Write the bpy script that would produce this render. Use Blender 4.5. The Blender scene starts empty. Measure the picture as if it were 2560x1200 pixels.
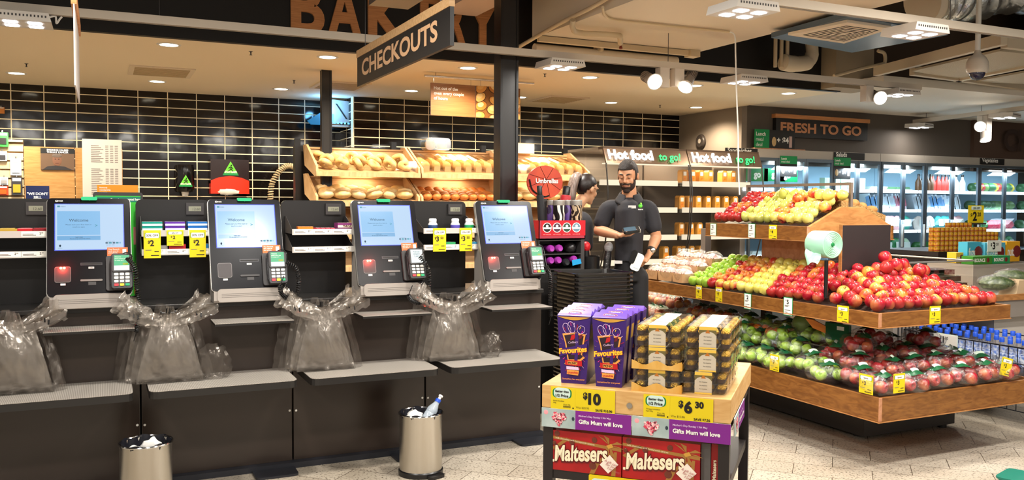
import bpy, math, random
from mathutils import Vector, Matrix, noise
random.seed(7)
SC = bpy.context.scene
COL = SC.collection
R = math.radians
# ---------------------------------------------------------------- camera
F, H, YAW, PITCH, ROLL = 2167.0, 1.5, R(25.32), R(2.408), R(.319)
FW = Vector((math.sin(YAW)*math.cos(PITCH), math.cos(YAW)*math.cos(PITCH), -math.sin(PITCH)))
_r = Vector((math.cos(YAW), -math.sin(YAW), 0)); _u = _r.cross(FW)
RT = _r*math.cos(ROLL)+_u*math.sin(ROLL); UP = _u*math.cos(ROLL)-_r*math.sin(ROLL)
EYE = Vector((0, 0, H))
cam = bpy.data.objects.new('camera', bpy.data.cameras.new('camera')); COL.objects.link(cam)
cam.matrix_world = Matrix(((RT.x, UP.x, -FW.x, EYE.x), (RT.y, UP.y, -FW.y, EYE.y), (RT.z, UP.z, -FW.z, EYE.z), (0, 0, 0, 1)))
cam.data.sensor_width = 36; cam.data.lens = 36*F/2560; cam.data.clip_start = .05
SC.camera = cam
def P(x, y, X=None, Y=None, Z=None, D=None):
    """the point of the place that lies on a plane X=, Y=, Z= or at depth D= along the sight line of a photo pixel"""
    d = FW+RT*((x-1280)/F)+UP*((600-y)/F)
    t = D if D is not None else ((X/d.x) if X is not None else (Y/d.y) if Y is not None else (Z-H)/d.z)
    return EYE+d*t
# ---------------------------------------------------------------- colour, light
SC.view_settings.view_transform = 'Standard'; SC.view_settings.look = 'None'
SC.view_settings.gamma = 1; SC.view_settings.use_curve_mapping = False
SC.view_settings.exposure = 0.32
SC.cycles.max_bounces = 8; SC.cycles.diffuse_bounces = 3; SC.cycles.glossy_bounces = 4
SC.cycles.transmission_bounces = 6; SC.cycles.transparent_max_bounces = 16
SC.cycles.caustics_reflective = False; SC.cycles.caustics_refractive = False; SC.cycles.sample_clamp_indirect = 4
w = bpy.data.worlds.new('World'); SC.world = w; w.use_nodes = True
w.node_tree.nodes['Background'].inputs[0].default_value = (1, .91, .80, 1)
w.node_tree.nodes['Background'].inputs[1].default_value = .54
def lamp(name, kind, loc, power, col=(1, 1, 1), size=.2, aim=None, spot=None, blend=.5):
    l = bpy.data.lights.new(name, kind); l.energy = power; l.color = col
    if kind == 'AREA': l.shape = 'SQUARE'; l.size = size
    else: l.shadow_soft_size = size
    if spot: l.spot_size = R(spot); l.spot_blend = blend
    o = bpy.data.objects.new(name, l); COL.objects.link(o); o.location = loc
    d = (Vector(aim)-Vector(loc)) if aim else Vector((0, 0, -1))
    o.rotation_euler = d.to_track_quat('-Z', 'Y').to_euler()
    return o
WARM, NEUT = (1, .80, .56), (1, .95, .87)
# ---------------------------------------------------------------- materials
def lin(h):
    h = h.lstrip('#'); out = []
    for i in (0, 2, 4):
        c = int(h[i:i+2], 16)/255; out.append(c/12.92 if c <= .04045 else ((c+.055)/1.055)**2.4)
    return tuple(out)
_M = {}
def mat(name, col='808080', rough=.5, metal=0, emit=0, trans=0, alpha=1, spec=.5, coat=0, ior=1.45, bump=0, bscale=40, ecol=None, tint=None, mix=.3, vscale=6, mid=.5):
    if name in _M: return _M[name]
    m = bpy.data.materials.new(name); m.use_nodes = True; nt = m.node_tree; b = nt.nodes['Principled BSDF']
    c = lin(col) if isinstance(col, str) else col
    b.inputs['Base Color'].default_value = (*c, 1); b.inputs['Roughness'].default_value = rough
    b.inputs['Metallic'].default_value = metal; b.inputs['IOR'].default_value = ior
    b.inputs['Specular IOR Level'].default_value = spec; b.inputs['Coat Weight'].default_value = coat
    b.inputs['Transmission Weight'].default_value = trans; b.inputs['Alpha'].default_value = alpha
    if emit:
        b.inputs['Emission Color'].default_value = (*(lin(ecol) if ecol else c), 1); b.inputs['Emission Strength'].default_value = emit
    if bump or tint:
        tc = nt.nodes.new('ShaderNodeTexCoord'); n = nt.nodes.new('ShaderNodeTexNoise')
        n.inputs['Scale'].default_value = bscale if bump else vscale; n.inputs['Detail'].default_value = 4
        nt.links.new(tc.outputs['Object'], n.inputs['Vector'])
        if bump:
            bp = nt.nodes.new('ShaderNodeBump'); bp.inputs['Strength'].default_value = bump; bp.inputs['Distance'].default_value = .01
            nt.links.new(n.outputs['Fac'], bp.inputs['Height']); nt.links.new(bp.outputs['Normal'], b.inputs['Normal'])
        if tint:
            n2 = nt.nodes.new('ShaderNodeTexNoise'); n2.inputs['Scale'].default_value = vscale; n2.inputs['Detail'].default_value = 3
            nt.links.new(tc.outputs['Object'], n2.inputs['Vector'])
            rp = nt.nodes.new('ShaderNodeValToRGB'); rp.color_ramp.elements[0].position = mid-mix*.5; rp.color_ramp.elements[1].position = mid+mix*.5
            rp.color_ramp.elements[0].color = (*c, 1); rp.color_ramp.elements[1].color = (*lin(tint), 1)
            nt.links.new(n2.outputs['Fac'], rp.inputs['Fac']); nt.links.new(rp.outputs['Color'], b.inputs['Base Color'])
    _M[name] = m; return m
def glow(name, col, s, rough=.5):
    return mat(name, '0c0e10', rough, emit=s, ecol=col)
def wood(name, a, b_, sc=(1, 14, 14), rough=.45, knots=0, coat=0):
    if name in _M: return _M[name]
    m = mat(name, a, rough, coat=coat); nt = m.node_tree; b = nt.nodes['Principled BSDF']
    tc = nt.nodes.new('ShaderNodeTexCoord'); mp = nt.nodes.new('ShaderNodeMapping'); mp.inputs['Scale'].default_value = sc
    n = nt.nodes.new('ShaderNodeTexNoise'); n.inputs['Scale'].default_value = 3; n.inputs['Detail'].default_value = 6; n.inputs['Distortion'].default_value = .8+knots
    rp = nt.nodes.new('ShaderNodeValToRGB'); rp.color_ramp.elements[0].position = .35; rp.color_ramp.elements[1].position = .65
    rp.color_ramp.elements[0].color = (*lin(a), 1); rp.color_ramp.elements[1].color = (*lin(b_), 1)
    L = nt.links.new
    L(tc.outputs['Object'], mp.inputs['Vector']); L(mp.outputs['Vector'], n.inputs['Vector']); L(n.outputs['Fac'], rp.inputs['Fac']); L(rp.outputs['Color'], b.inputs['Base Color'])
    return m
def film(name, col='ffffff', op=.3, rough=.15, bump=.0, bscale=20):
    """thin clear or tinted plastic film: partly transparent, glossy"""
    if name in _M: return _M[name]
    m = mat(name, col, rough, alpha=op, bump=bump, bscale=bscale, spec=.8)
    return m
def pane(name, col='ffffff', op=.12, rough=.05, bump=0, bscale=20):
    """clear acrylic or glass sheet: transparent with a Fresnel gloss"""
    if name in _M: return _M[name]
    m = bpy.data.materials.new(name); m.use_nodes = True; nt = m.node_tree; nt.nodes.clear(); L = nt.links.new
    o = nt.nodes.new('ShaderNodeOutputMaterial'); t = nt.nodes.new('ShaderNodeBsdfTransparent'); t.inputs[0].default_value = (*[.97*c for c in lin(col)], 1)
    g = nt.nodes.new('ShaderNodeBsdfGlossy'); g.inputs['Roughness'].default_value = rough
    fr = nt.nodes.new('ShaderNodeFresnel'); fr.inputs[0].default_value = 1.45
    ad = nt.nodes.new('ShaderNodeMath'); ad.operation = 'ADD'; ad.inputs[1].default_value = op; ad.use_clamp = True
    x = nt.nodes.new('ShaderNodeMixShader')
    ge = nt.nodes.new('ShaderNodeNewGeometry'); mu = nt.nodes.new('ShaderNodeMath'); mu.operation = 'SUBTRACT'; mu.use_clamp = True
    L(fr.outputs[0], ad.inputs[0]); L(ad.outputs[0], mu.inputs[0]); L(ge.outputs['Backfacing'], mu.inputs[1]); L(mu.outputs[0], x.inputs[0]); L(t.outputs[0], x.inputs[1]); L(g.outputs[0], x.inputs[2]); L(x.outputs[0], o.inputs[0])
    if bump:
        tc = nt.nodes.new('ShaderNodeTexCoord'); n = nt.nodes.new('ShaderNodeTexNoise'); n.inputs['Scale'].default_value = bscale; n.inputs['Detail'].default_value = 5; n.inputs['Distortion'].default_value = 1.5
        bp = nt.nodes.new('ShaderNodeBump'); bp.inputs['Strength'].default_value = bump; bp.inputs['Distance'].default_value = .02
        L(tc.outputs['Object'], n.inputs['Vector']); L(n.outputs['Fac'], bp.inputs['Height']); L(bp.outputs['Normal'], g.inputs['Normal']); L(bp.outputs['Normal'], fr.inputs['Normal'])
    _M[name] = m; return m
# ---------------------------------------------------------------- mesh builder
_TX = {}
def glyphs(s, bold=0.0, shear=0.0):
    k = (s, bold, shear)
    if k not in _TX:
        cu = bpy.data.curves.new('t', 'FONT'); cu.body = s; cu.offset = bold; cu.resolution_u = 4; cu.shear = shear
        ob = bpy.data.objects.new('t', cu); COL.objects.link(ob)
        me = bpy.data.meshes.new_from_object(ob.evaluated_get(bpy.context.evaluated_depsgraph_get()))
        vs = [(v.co.x, v.co.y) for v in me.vertices]; fs = [tuple(p.vertices) for p in me.polygons]
        bpy.data.objects.remove(ob); bpy.data.curves.remove(cu); bpy.data.meshes.remove(me)
        if not vs: vs = [(0, 0)]
        _TX[k] = (vs, fs)
    return _TX[k]
def rrect(x0, x1, y0, y1, r, n=5):
    out = []
    for cx, cy, a in ((x1-r, y1-r, 0), (x0+r, y1-r, 90), (x0+r, y0+r, 180), (x1-r, y0+r, 270)):
        for i in range(n+1):
            t = R(a+90*i/n); out.append((cx+r*math.cos(t), cy+r*math.sin(t)))
    return out
class MB:
    def __init__(s): s.v = []; s.f = []; s.m = []; s.sm = []; s.ms = []; s.T = None
    def add(s, vs, fs, m, sm=False):
        n = len(s.v); T = s.T
        s.v += [tuple(T @ Vector(p)) for p in vs] if T else [tuple(p) for p in vs]
        if m not in s.ms: s.ms.append(m)
        i = s.ms.index(m)
        for f in fs: s.f.append(tuple(n+k for k in f)); s.m.append(i); s.sm.append(sm)
        return s
    def box(s, x0, x1, y0, y1, z0, z1, m):
        v = [(x, y, z) for z in (z0, z1) for y in (y0, y1) for x in (x0, x1)]
        return s.add(v, [(0, 2, 3, 1), (4, 5, 7, 6), (0, 1, 5, 4), (2, 6, 7, 3), (0, 4, 6, 2), (1, 3, 7, 5)], m)
    def prism(s, pts, ax, a, b, m, sm=False, capm=None):
        """extrude a 2-D outline: ax 'x': pts=(y,z), 'y': pts=(x,z), 'z': pts=(x,y)"""
        g = {'x': lambda p, t: (t, p[0], p[1]), 'y': lambda p, t: (p[0], t, p[1]), 'z': lambda p, t: (p[0], p[1], t)}[ax]
        n = len(pts); v = [g(p, a) for p in pts]+[g(p, b) for p in pts]
        ar = sum(pts[i][0]*pts[(i+1) % n][1]-pts[(i+1) % n][0]*pts[i][1] for i in range(n))
        flip = (ar < 0) ^ (a > b) ^ (ax == 'y')
        sd = [(i, (i+1) % n, n+(i+1) % n, n+i) for i in range(n)]; c = [tuple(range(n))[::-1], tuple(range(n, 2*n))]
        if flip: sd = [f[::-1] for f in sd]; c = [f[::-1] for f in c]
        s.add(v, sd, m, sm); k = len(s.v)-2*n
        mm = capm or m
        if mm not in s.ms: s.ms.append(mm)
        for f in c: s.f.append(tuple(k+i for i in f)); s.m.append(s.ms.index(mm)); s.sm.append(False)
        return s
    def quad(s, a, b, c, d, m): return s.add([a, b, c, d], [(0, 1, 2, 3)], m)
    def plate(s, o, u, v, w, h, t, m):
        """thin upright slab: corner o, unit directions u (width) and v (height), front normal u x v"""
        o, u, v = Vector(o), Vector(u).normalized(), Vector(v).normalized(); n = u.cross(v)
        p = [o, o+u*w, o+u*w+v*h, o+v*h]; q = [x-n*t for x in p]
        return s.add(p+q, [(0, 1, 2, 3), (7, 6, 5, 4), (0, 4, 5, 1), (1, 5, 6, 2), (2, 6, 7, 3), (3, 7, 4, 0)], m)
    def tube(s, path, r, m, n=8, sm=True, cap=True):
        path = [Vector(p) for p in path]; N = len(path); rr = r if isinstance(r, (list, tuple)) else [r]*N
        vs = []; t0 = (path[1]-path[0]).normalized(); a = Vector((0, 0, 1)) if abs(t0.z) < .9 else Vector((1, 0, 0)); u = t0.cross(a).normalized()
        for i, p in enumerate(path):
            t = (path[min(i+1, N-1)]-path[max(i-1, 0)]); t = t.normalized() if t.length > 1e-9 else t0
            u = (u-t*u.dot(t)); u = u.normalized() if u.length > 1e-6 else t.orthogonal().normalized(); w_ = t.cross(u)
            ra = rr[i]; ra = ra if isinstance(ra, (list, tuple)) else (ra, ra)
            vs += [p+u*math.cos(6.28318*k/n)*ra[0]+w_*math.sin(6.28318*k/n)*ra[1] for k in range(n)]
        fs = [(i*n+k, i*n+(k+1) % n, (i+1)*n+(k+1) % n, (i+1)*n+k) for i in range(N-1) for k in range(n)]
        s.add(vs, fs, m, sm)
        if cap: s.add(vs[:n], [tuple(range(n))[::-1]], m); s.add(vs[-n:], [tuple(range(n))], m)
        return s
    def lathe(s, prof, m, n=20, c=(0, 0, 0), sm=True, fn=None, cap=True):
        vs = []; cx, cy, cz = c
        for (r, z) in prof:
            for k in range(n):
                a = 6.28318531*k/n; p = (cx+r*math.cos(a), cy+r*math.sin(a), cz+z); vs.append(fn(p, a) if fn else p)
        N = len(prof)
        fs = [(i*n+k, i*n+(k+1) % n, (i+1)*n+(k+1) % n, (i+1)*n+k) for i in range(N-1) for k in range(n)]
        s.add(vs, fs, m, sm)
        k = len(s.v)-len(vs)
        for row, fl in ((0, True), (N-1, False)):
            if cap and prof[row][0] > 1e-5:
                f = tuple(k+row*n+j for j in range(n)); s.f.append(f[::-1] if fl else f); s.m.append(s.ms.index(m)); s.sm.append(False)
        return s
    def ball(s, c, r, m, n=12, k=8, fn=None):
        r = r if isinstance(r, (tuple, list)) else (r, r, r); vs = []
        for i in range(k+1):
            t = math.pi*i/k
            for j in range(n):
                a = 6.28318531*j/n; d = Vector((math.sin(t)*math.cos(a), math.sin(t)*math.sin(a), -math.cos(t)))
                q = 1+fn(d) if fn else 1
                vs.append((c[0]+r[0]*d.x*q, c[1]+r[1]*d.y*q, c[2]+r[2]*d.z*q))
        return s.add(vs, [(i*n+j, i*n+(j+1) % n, (i+1)*n+(j+1) % n, (i+1)*n+j) for i in range(k) for j in range(n)], m, True)
    def grid(s, fn, nu, nv, m, sm=True, back=False):
        vs = [fn(i/nu, j/nv) for j in range(nv+1) for i in range(nu+1)]; k = nu+1
        return s.add(vs, [(j*k+i, j*k+i+1, (j+1)*k+i+1, (j+1)*k+i) for j in range(nv) for i in range(nu)], m, sm)
    def text(s, st, o, u, v, h, m, w=None, al='L', bold=0.0, shear=0.0, lift=.0012, maxw=None):
        """flat lettering: cap height h; o = baseline point; u, v directions; w squeezes or stretches to a width"""
        vs, fs = glyphs(st, bold, shear); u = Vector(u).normalized(); v = Vector(v).normalized(); nn = u.cross(v)*lift; o = Vector(o)
        x0, x1 = min(p[0] for p in vs), max(p[0] for p in vs); sc = h/.70; sx = sc
        if w: sx = w/max(1e-6, x1-x0)
        elif maxw and (x1-x0)*sc > maxw: sx = maxw/(x1-x0)
        off = {'L': x0, 'C': (x0+x1)/2, 'R': x1}[al]
        return s.add([o+nn+u*((p[0]-off)*sx)+v*(p[1]*sc) for p in vs], fs, m)
    def mesh(s, name='mesh'):
        me = bpy.data.meshes.new(name); me.from_pydata(s.v, [], s.f)
        for m in s.ms: me.materials.append(m)
        me.polygons.foreach_set('material_index', s.m); me.polygons.foreach_set('use_smooth', s.sm); me.update()
        if any(s.sm): me.set_sharp_from_angle(angle=R(42))
        return me
    def build(s, name, par=None, loc=None, rz=0, bevel=0):
        o = bpy.data.objects.new(name, s.mesh(name)); COL.objects.link(o)
        if par is not None: o.parent = par
        if loc is not None: o.location = loc
        if rz: o.rotation_euler.z = rz
        if bevel:
            b = o.modifiers.new('bevel', 'BEVEL'); b.width = bevel; b.segments = 2; b.limit_method = 'ANGLE'
        return o
def tag(o, label, cat, group=None):
    o['label'] = label; o['category'] = cat
    if group: o['group'] = group
    return o
def thing(name, label, cat, loc=(0, 0, 0), rz=0, group=None):
    o = bpy.data.objects.new(name, None); COL.objects.link(o); o.location = loc; o.rotation_euler = (0, 0, rz)
    return tag(o, label, cat, group)
def struct(o): o['kind'] = 'structure'; return o
def dup(o, loc=None, rz=None, label=None, group=None, par=None, rot=None, sc=None):
    c = o.copy(); COL.objects.link(c)
    if par is not None: c.parent = par
    if loc is not None: c.location = loc
    if rz is not None: c.rotation_euler = (0, 0, rz)
    if rot is not None: c.rotation_euler = rot
    if sc is not None: c.scale = sc if isinstance(sc, (tuple, list)) else (sc, sc, sc)
    if label: c['label'] = label
    if group: c['group'] = group
    for ch in list(o.children): dup(ch, par=c)
    return c
def nz(x, y=0, z=0): return noise.noise((x, y, z))
def smooth(pts, k=8):
    pts = [Vector(p) for p in pts]; out = []
    for i in range(len(pts)-1):
        p0, p1, p2, p3 = pts[max(i-1, 0)], pts[i], pts[i+1], pts[min(i+2, len(pts)-1)]
        for j in range(k):
            f = j/k; out.append(.5*((2*p1)+(p2-p0)*f+(2*p0-5*p1+4*p2-p3)*f*f+(3*p1-p0-3*p2+p3)*f**3))
    return out+[pts[-1]]
BLACK = mat('black_satin', '1c1a1a', .42); BLK2 = mat('black_plastic', '141314', .3); WHITE = mat('white_plastic', 'e8e6e0', .5)
INK = mat('ink_black', '17140f', .6); WINK = mat('ink_white', 'f4f1ea', .6); CREAM = mat('cream_paint', 'e6d9c3', .8)
YEL = mat('price_yellow', 'dfc60e', .6); RED = mat('print_red', 'c01820', .45); GRN = mat('print_green', '0d7a3c', .5)
STEEL = mat('brushed_steel', 'c4beb4', .28, 1); CHROME = mat('chrome', 'd8d8d8', .12, 1); GREYP = mat('grey_plastic', 'a9a29b', .5)
DGREY = mat('dark_grey', '3a3737', .5); CLEAR = pane('clear_acrylic', 'ffffff', .03, .06); GLASS = pane('cabinet_glass', 'f2f8fa', .02, .03)
SILV = mat('silver_paint', 'b8b4ae', .35, .6)
# ================================================================ the setting
def noded(name, rough=.5, spec=.5):
    m = mat(name, '808080', rough, spec=spec); nt = m.node_tree; return m, nt, nt.nodes['Principled BSDF'], nt.links.new
def floor_mat():
    m, nt, b, L = noded('terrazzo_tiles', .32); N = nt.nodes.new
    tc = N('ShaderNodeTexCoord'); mp = N('ShaderNodeMapping'); mp.inputs['Rotation'].default_value = (0, 0, R(45.9)); L(tc.outputs['Object'], mp.inputs['Vector'])
    br = N('ShaderNodeTexBrick'); br.inputs['Scale'].default_value = 1; br.inputs['Brick Width'].default_value = .42; br.inputs['Row Height'].default_value = .21
    br.inputs['Mortar Size'].default_value = .0022; br.inputs['Mortar Smooth'].default_value = .2; br.offset = .5
    br.inputs['Color1'].default_value = (*lin('c4baaa'), 1); br.inputs['Color2'].default_value = (*lin('b6ab9b'), 1); br.inputs['Mortar'].default_value = (*lin('5a4d40'), 1)
    L(mp.outputs['Vector'], br.inputs['Vector'])
    v = N('ShaderNodeTexNoise'); v.inputs['Scale'].default_value = 75; v.inputs['Detail'].default_value = 2; L(tc.outputs['Object'], v.inputs['Vector'])
    rp = N('ShaderNodeValToRGB'); rp.color_ramp.elements[0].position = .33; rp.color_ramp.elements[1].position = .45
    rp.color_ramp.elements[0].color = (*lin('57493b'), 1); rp.color_ramp.elements[1].color = (1, 1, 1, 1); L(v.outputs['Fac'], rp.inputs['Fac'])
    mx = N('ShaderNodeMix'); mx.data_type = 'RGBA'; mx.blend_type = 'MULTIPLY'; mx.inputs[0].default_value = .8
    L(br.outputs['Color'], mx.inputs[6]); L(rp.outputs['Color'], mx.inputs[7])
    d = N('ShaderNodeTexNoise'); d.inputs['Scale'].default_value = 1.3; d.inputs['Detail'].default_value = 5; L(tc.outputs['Object'], d.inputs['Vector'])
    r2 = N('ShaderNodeValToRGB'); r2.color_ramp.elements[0].position = .3; r2.color_ramp.elements[0].color = (*lin('c8c0b4'), 1); r2.color_ramp.elements[1].position = .6; L(d.outputs['Fac'], r2.inputs['Fac'])
    m2 = N('ShaderNodeMix'); m2.data_type = 'RGBA'; m2.blend_type = 'MULTIPLY'; m2.inputs[0].default_value = .7
    L(mx.outputs[2], m2.inputs[6]); L(r2.outputs['Color'], m2.inputs[7]); L(m2.outputs[2], b.inputs['Base Color']); return m
def tile_mat(name, ax, ox, oz, tw=.2995, th=.097):
    """glossy black tiles in a stack bond with cream grout"""
    m, nt, b, L = noded(name, .12); N = nt.nodes.new
    tc = N('ShaderNodeTexCoord'); sp = N('ShaderNodeSeparateXYZ'); L(tc.outputs['Object'], sp.inputs[0])
    def edge(sock, off, size, g):
        a = N('ShaderNodeMath'); a.operation = 'SUBTRACT'; L(sock, a.inputs[0]); a.inputs[1].default_value = off
        d = N('ShaderNodeMath'); d.operation = 'DIVIDE'; L(a.outputs[0], d.inputs[0]); d.inputs[1].default_value = size
        f = N('ShaderNodeMath'); f.operation = 'FRACT'; L(d.outputs[0], f.inputs[0])
        p = N('ShaderNodeMath'); p.operation = 'LESS_THAN'; L(f.outputs[0], p.inputs[0]); p.inputs[1].default_value = g*1.3/size; return p.outputs[0]
    e1 = edge(sp.outputs[ax], ox, tw, .0075); e2 = edge(sp.outputs[2], oz, th, .0075)
    mx = N('ShaderNodeMath'); mx.operation = 'MAXIMUM'; L(e1, mx.inputs[0]); L(e2, mx.inputs[1])
    c = N('ShaderNodeMix'); c.data_type = 'RGBA'; L(mx.outputs[0], c.inputs[0]); c.inputs[6].default_value = (*lin('14100f'), 1); c.inputs[7].default_value = (*lin('fff2d0'), 1)
    L(c.outputs[2], b.inputs['Base Color'])
    ro = N('ShaderNodeMapRange'); L(mx.outputs[0], ro.inputs[0]); ro.inputs[3].default_value = .1; ro.inputs[4].default_value = .8; L(ro.outputs[0], b.inputs['Roughness'])
    nn = N('ShaderNodeTexNoise'); nn.inputs['Scale'].default_value = 3.5; L(tc.outputs['Object'], nn.inputs['Vector']); bp = N('ShaderNodeBump'); bp.inputs['Strength'].default_value = .15; bp.inputs['Distance'].default_value = .02
    L(nn.outputs['Fac'], bp.inputs['Height']); L(bp.outputs['Normal'], b.inputs['Normal']); return m
MB().box(-9, 16, -6, 12, -.1, 0, floor_mat()).build('floor')['kind'] = 'structure'
for o in [o for o in COL.objects if o.name == 'floor']: struct(o)
X_CORN = P(883, 242, Y=9.69).x
YL, YR = 10.28, 9.69
tl = tile_mat('black_tiles_a', 0, P(25, 215, Y=YL).x, 2.7-.097*20-.078)
tr_ = tile_mat('black_tiles_b', 0, X_CORN, 2.7-.097*20-.07); ts = tile_mat('black_tiles_c', 1, YR, 2.7-.097*20-.07)
struct(MB().box(-6, X_CORN, YL, YL+.1, 0, 2.7, tl).build('wall_bakery'))
struct(MB().box(X_CORN, 7.1, YR, YR+.1, 0, 2.7, tr_).build('wall_bakery_right'))
struct(MB().box(X_CORN, X_CORN+.1, YR+.1, YL, 0, 2.7, ts).build('wall_return'))
ceil = mat('ceiling_cream', 'f6e8cd', .85)
struct(MB().box(-6, 7.08, 6.85, 10.4, 2.7, 2.8, ceil).build('ceiling_bakery'))
bulk = mat('bulkhead_black', '17130f', .55, bump=.05, bscale=200)
struct(MB().box(-6, 7.02, 6.8, 6.86, 2.69, 4.9, bulk).build('wall_bulkhead'))
gw = mat('wall_taupe', '8b8075', .8)
struct(MB().box(7.08, 7.16, 8.42, 10.4, 0, 2.75, gw).build('wall_side'))
fw = mat('wall_charcoal', '5f5750', .75)
struct(MB().box(7.16, 11.2, 8.42, 8.5, 2.0, 2.75, fw).build('wall_fresh'))
struct(MB().box(11.2, 16, 8.36, 8.5, 2.0, 2.75, mat('wall_brown', '5a4438', .75)).build('wall_fresh_brown'))
struct(MB().box(7.16, 16, 9.3, 9.4, 0, 2.75, fw).build('wall_rear'))
cg = mat('ceiling_grey', 'e6dfd2', .85)
struct(MB().box(7.08, 16, 6.3, 9.4, 2.72, 2.8, cg).build('ceiling_fresh'))
struct(MB().box(-9, 16, -6, 12, 4.9, 5.0, mat('ceiling_dark', '3a3028', .9)).build('ceiling_void'))
struct(MB().box(15.9, 16, -6, 12, 0, 4.9, mat('wall_far', '6a5847', .8)).build('wall_far_right'))
# suspended plasterboard box above the produce with its seams
bx = MB(); bx.box(3.25, 4.87, 2.2, 6.5, 2.87, 4.9, CREAM)
struct(bx.build('ceiling_box'))
struct(MB().box(7.02, 16, 7.7, 7.8, 2.8, 4.9, mat('wall_void', '5e4c3c', .8)).build('wall_upper'))
_a, _b = P(1100, 38, Y=6.7), P(1190, 41, Y=6.7); struct(MB().box(_a.x, _b.x, 5.2, 6.7, _b.z, 4.9, mat('box_pink', 'd8b8a0', .8)).build('ceiling_box_small'))
# columns
def column(name, x0, x1, y, Y, d, z1, lab):
    a, b = P(x0, y, Y=Y).x, P(x1, y, Y=Y).x
    t = MB().box(a, b, Y, Y+d, 0, z1, BLACK).box(a-.006, a+.012, Y-.006, Y+.01, 0, z1, BLK2).box(b-.012, b+.006, Y-.006, Y+.01, 0, z1, BLK2)
    o = t.build(name); struct(o); o['label'] = lab; o['category'] = 'column'
column('trim_1', 1252, 1293, 300, 5.95, .13, 4.9, 'tall square black steel column behind the checkouts')
column('trim_2', 806, 828, 300, 7.88, .09, 2.7, 'slim black post at the end of the bread shelves')
# lighting: the downlights of the bakery ceiling
dl = thing('downlight', 'round downlight in the bakery ceiling, in the row nearest the black bulkhead', 'ceiling light', (.48, 7.17, 2.7), group='front row of bakery downlights')
MB().lathe([(.05, -.002), (.085, -.006), (.09, 0)], WHITE, 24).build('trim_ring', dl)
MB().lathe([(0, -.004), (.072, -.004)], glow('downlight_glow', 'fff0d2', 9), 24).build('lens', dl)
DL = [(1.70, 7.17), (2.95, 7.17), (4.2, 7.17), (5.42, 7.17), (6.68, 7.2)]; DL2 = [(-.71, 9.42), (.516, 9.4), (1.733, 9.4), (3.01, 8.9), (4.28, 8.86), (5.46, 8.82), (6.65, 8.76)]
for x, y in DL: dup(dl, (x, y, 2.7))
for x, y in DL2: dup(dl, (x, y, 2.7), label='round downlight deep in the bakery ceiling, in the row near the tiles', group='back row of bakery downlights')
for i, (x, y) in enumerate([(-.75, 7.17), (.48, 7.17)]+DL+DL2):
    lamp('downlight_lamp', 'SPOT', (x, y, 2.685), 125, WARM, .06, spot=150, blend=.6)
# ================================================================ overhead: rails, lamps, ducts, signs
def rail(lab, a, b, w_=.045, h=.05):
    a, b = Vector(a), Vector(b); d = (b-a); L_ = d.length; t = thing('lighting_track', lab, 'lighting track', a, math.atan2(d.y, d.x))
    MB().box(0, L_, -w_/2, w_/2, 0, h, mat('track_white', 'cfc4b4', .5)).build('rail', t); MB().box(0, L_, -w_*.22, w_*.22, -.003, 0, mat('track_slot', '8d8478', .6)).build('slot', t)
    for k in (.12, .62): MB().tube([(L_*k, 0, h), (L_*k, 0, h+4.85-a.z-h)], .0025, DGREY, 5).build('suspension_wire', t)
    return t
YA, ZA = 5.8, 2.60
ra = rail('long pale lighting track in front of the black bulkhead and bakery letters', (P(-30, 17, Y=YA).x, YA, ZA-.01), (P(2300, 222, Y=YA).x, YA, ZA-.01))
ZB = 2.62; pb = P(2560, 97, Z=ZB); YB = pb.y
rb = rail('pale lighting track crossing below the silver duct', (3.2, YB, ZB), (pb.x+.3, YB, ZB))
pc0, pc1 = P(2285, 309, Z=2.6), P(2575, 274, Z=2.6)
rc = rail('short pale lighting track with the glaring twin spotlight, before the charcoal wall', (pc0.x, pc0.y, 2.6), (pc1.x, pc1.y, 2.6))
led_glow = glow('led_glow', 'f4f4ff', 7)
fx = None
def fixture(lab, loc, rz=0, power=22):
    global fx
    if fx is None:
        fx = thing('panel_lamp', '', 'ceiling light', (0, 0, 0), group='square four-LED track lamps'); b = MB(); b.prism([(-.15, 0), (.15, 0), (.135, .05), (-.135, .05)], 'y', -.13, .13, mat('lamp_white', 'd9d3cb', .5))
        for k in range(14): b.box(-.12+k*.0185-.004, -.12+k*.0185+.004, -.1315, -.13, .022, .034, DGREY)
        b.build('housing', fx)
        for x in (-.062, .062):
            for y in (-.058, .058): MB().prism(rrect(x-.036, x+.036, y-.032, y+.032, .012), 'z', -.004, .001, led_glow).build('led_lens', fx)
        b = MB(); b.tube(smooth([(.13, 0, .05), (.165, 0, .06), (.17, 0, .02), (.19, 0, .05), (.2, 0, .06)]), .006, WHITE, 6); b.build('lead', fx); MB().box(-.05, .05, -.03, .03, .05, .065, WHITE).build('track_adapter', fx); o = fx
    else: o = dup(fx)
    o.location = loc; o.rotation_euler.z = rz; o['label'] = lab
    if power: lamp('panel_lamp_light', 'AREA', (loc[0], loc[1], loc[2]-.012), power, NEUT, .2)
za = ZA-.01-.066
for x, y, s in ((58, 30, 'square four-LED track lamp with white lead, above the tobacco counter'), (1400, 143, 'square four-LED track lamp just past the tall black column'), (1860, 187, 'square four-LED track lamp beside the hanging white cord, before the bulkhead'), (2245, 224, 'square four-LED track lamp at the end of the long track')):
    fixture(s, (P(x, y, Y=YA).x, YA, za))
for x, s in ((1857, 'square four-LED track lamp below the cream ceiling box'), (2288, 'square four-LED track lamp beside the square air diffuser')): fixture(s, (P(x, 30, Y=YB).x, YB, ZB-.066), 0, 28)
p = P(2298, 307, Z=2.6); fixture('square four-LED track lamp seen edge-on above the chilled cabinets', (p.x, p.y, 2.535), .3, 5); p = P(2512, 281, Z=2.6); fixture('square four-LED track lamp beyond the glaring twin spotlight', (p.x, p.y, 2.535), .3, 10)
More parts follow.
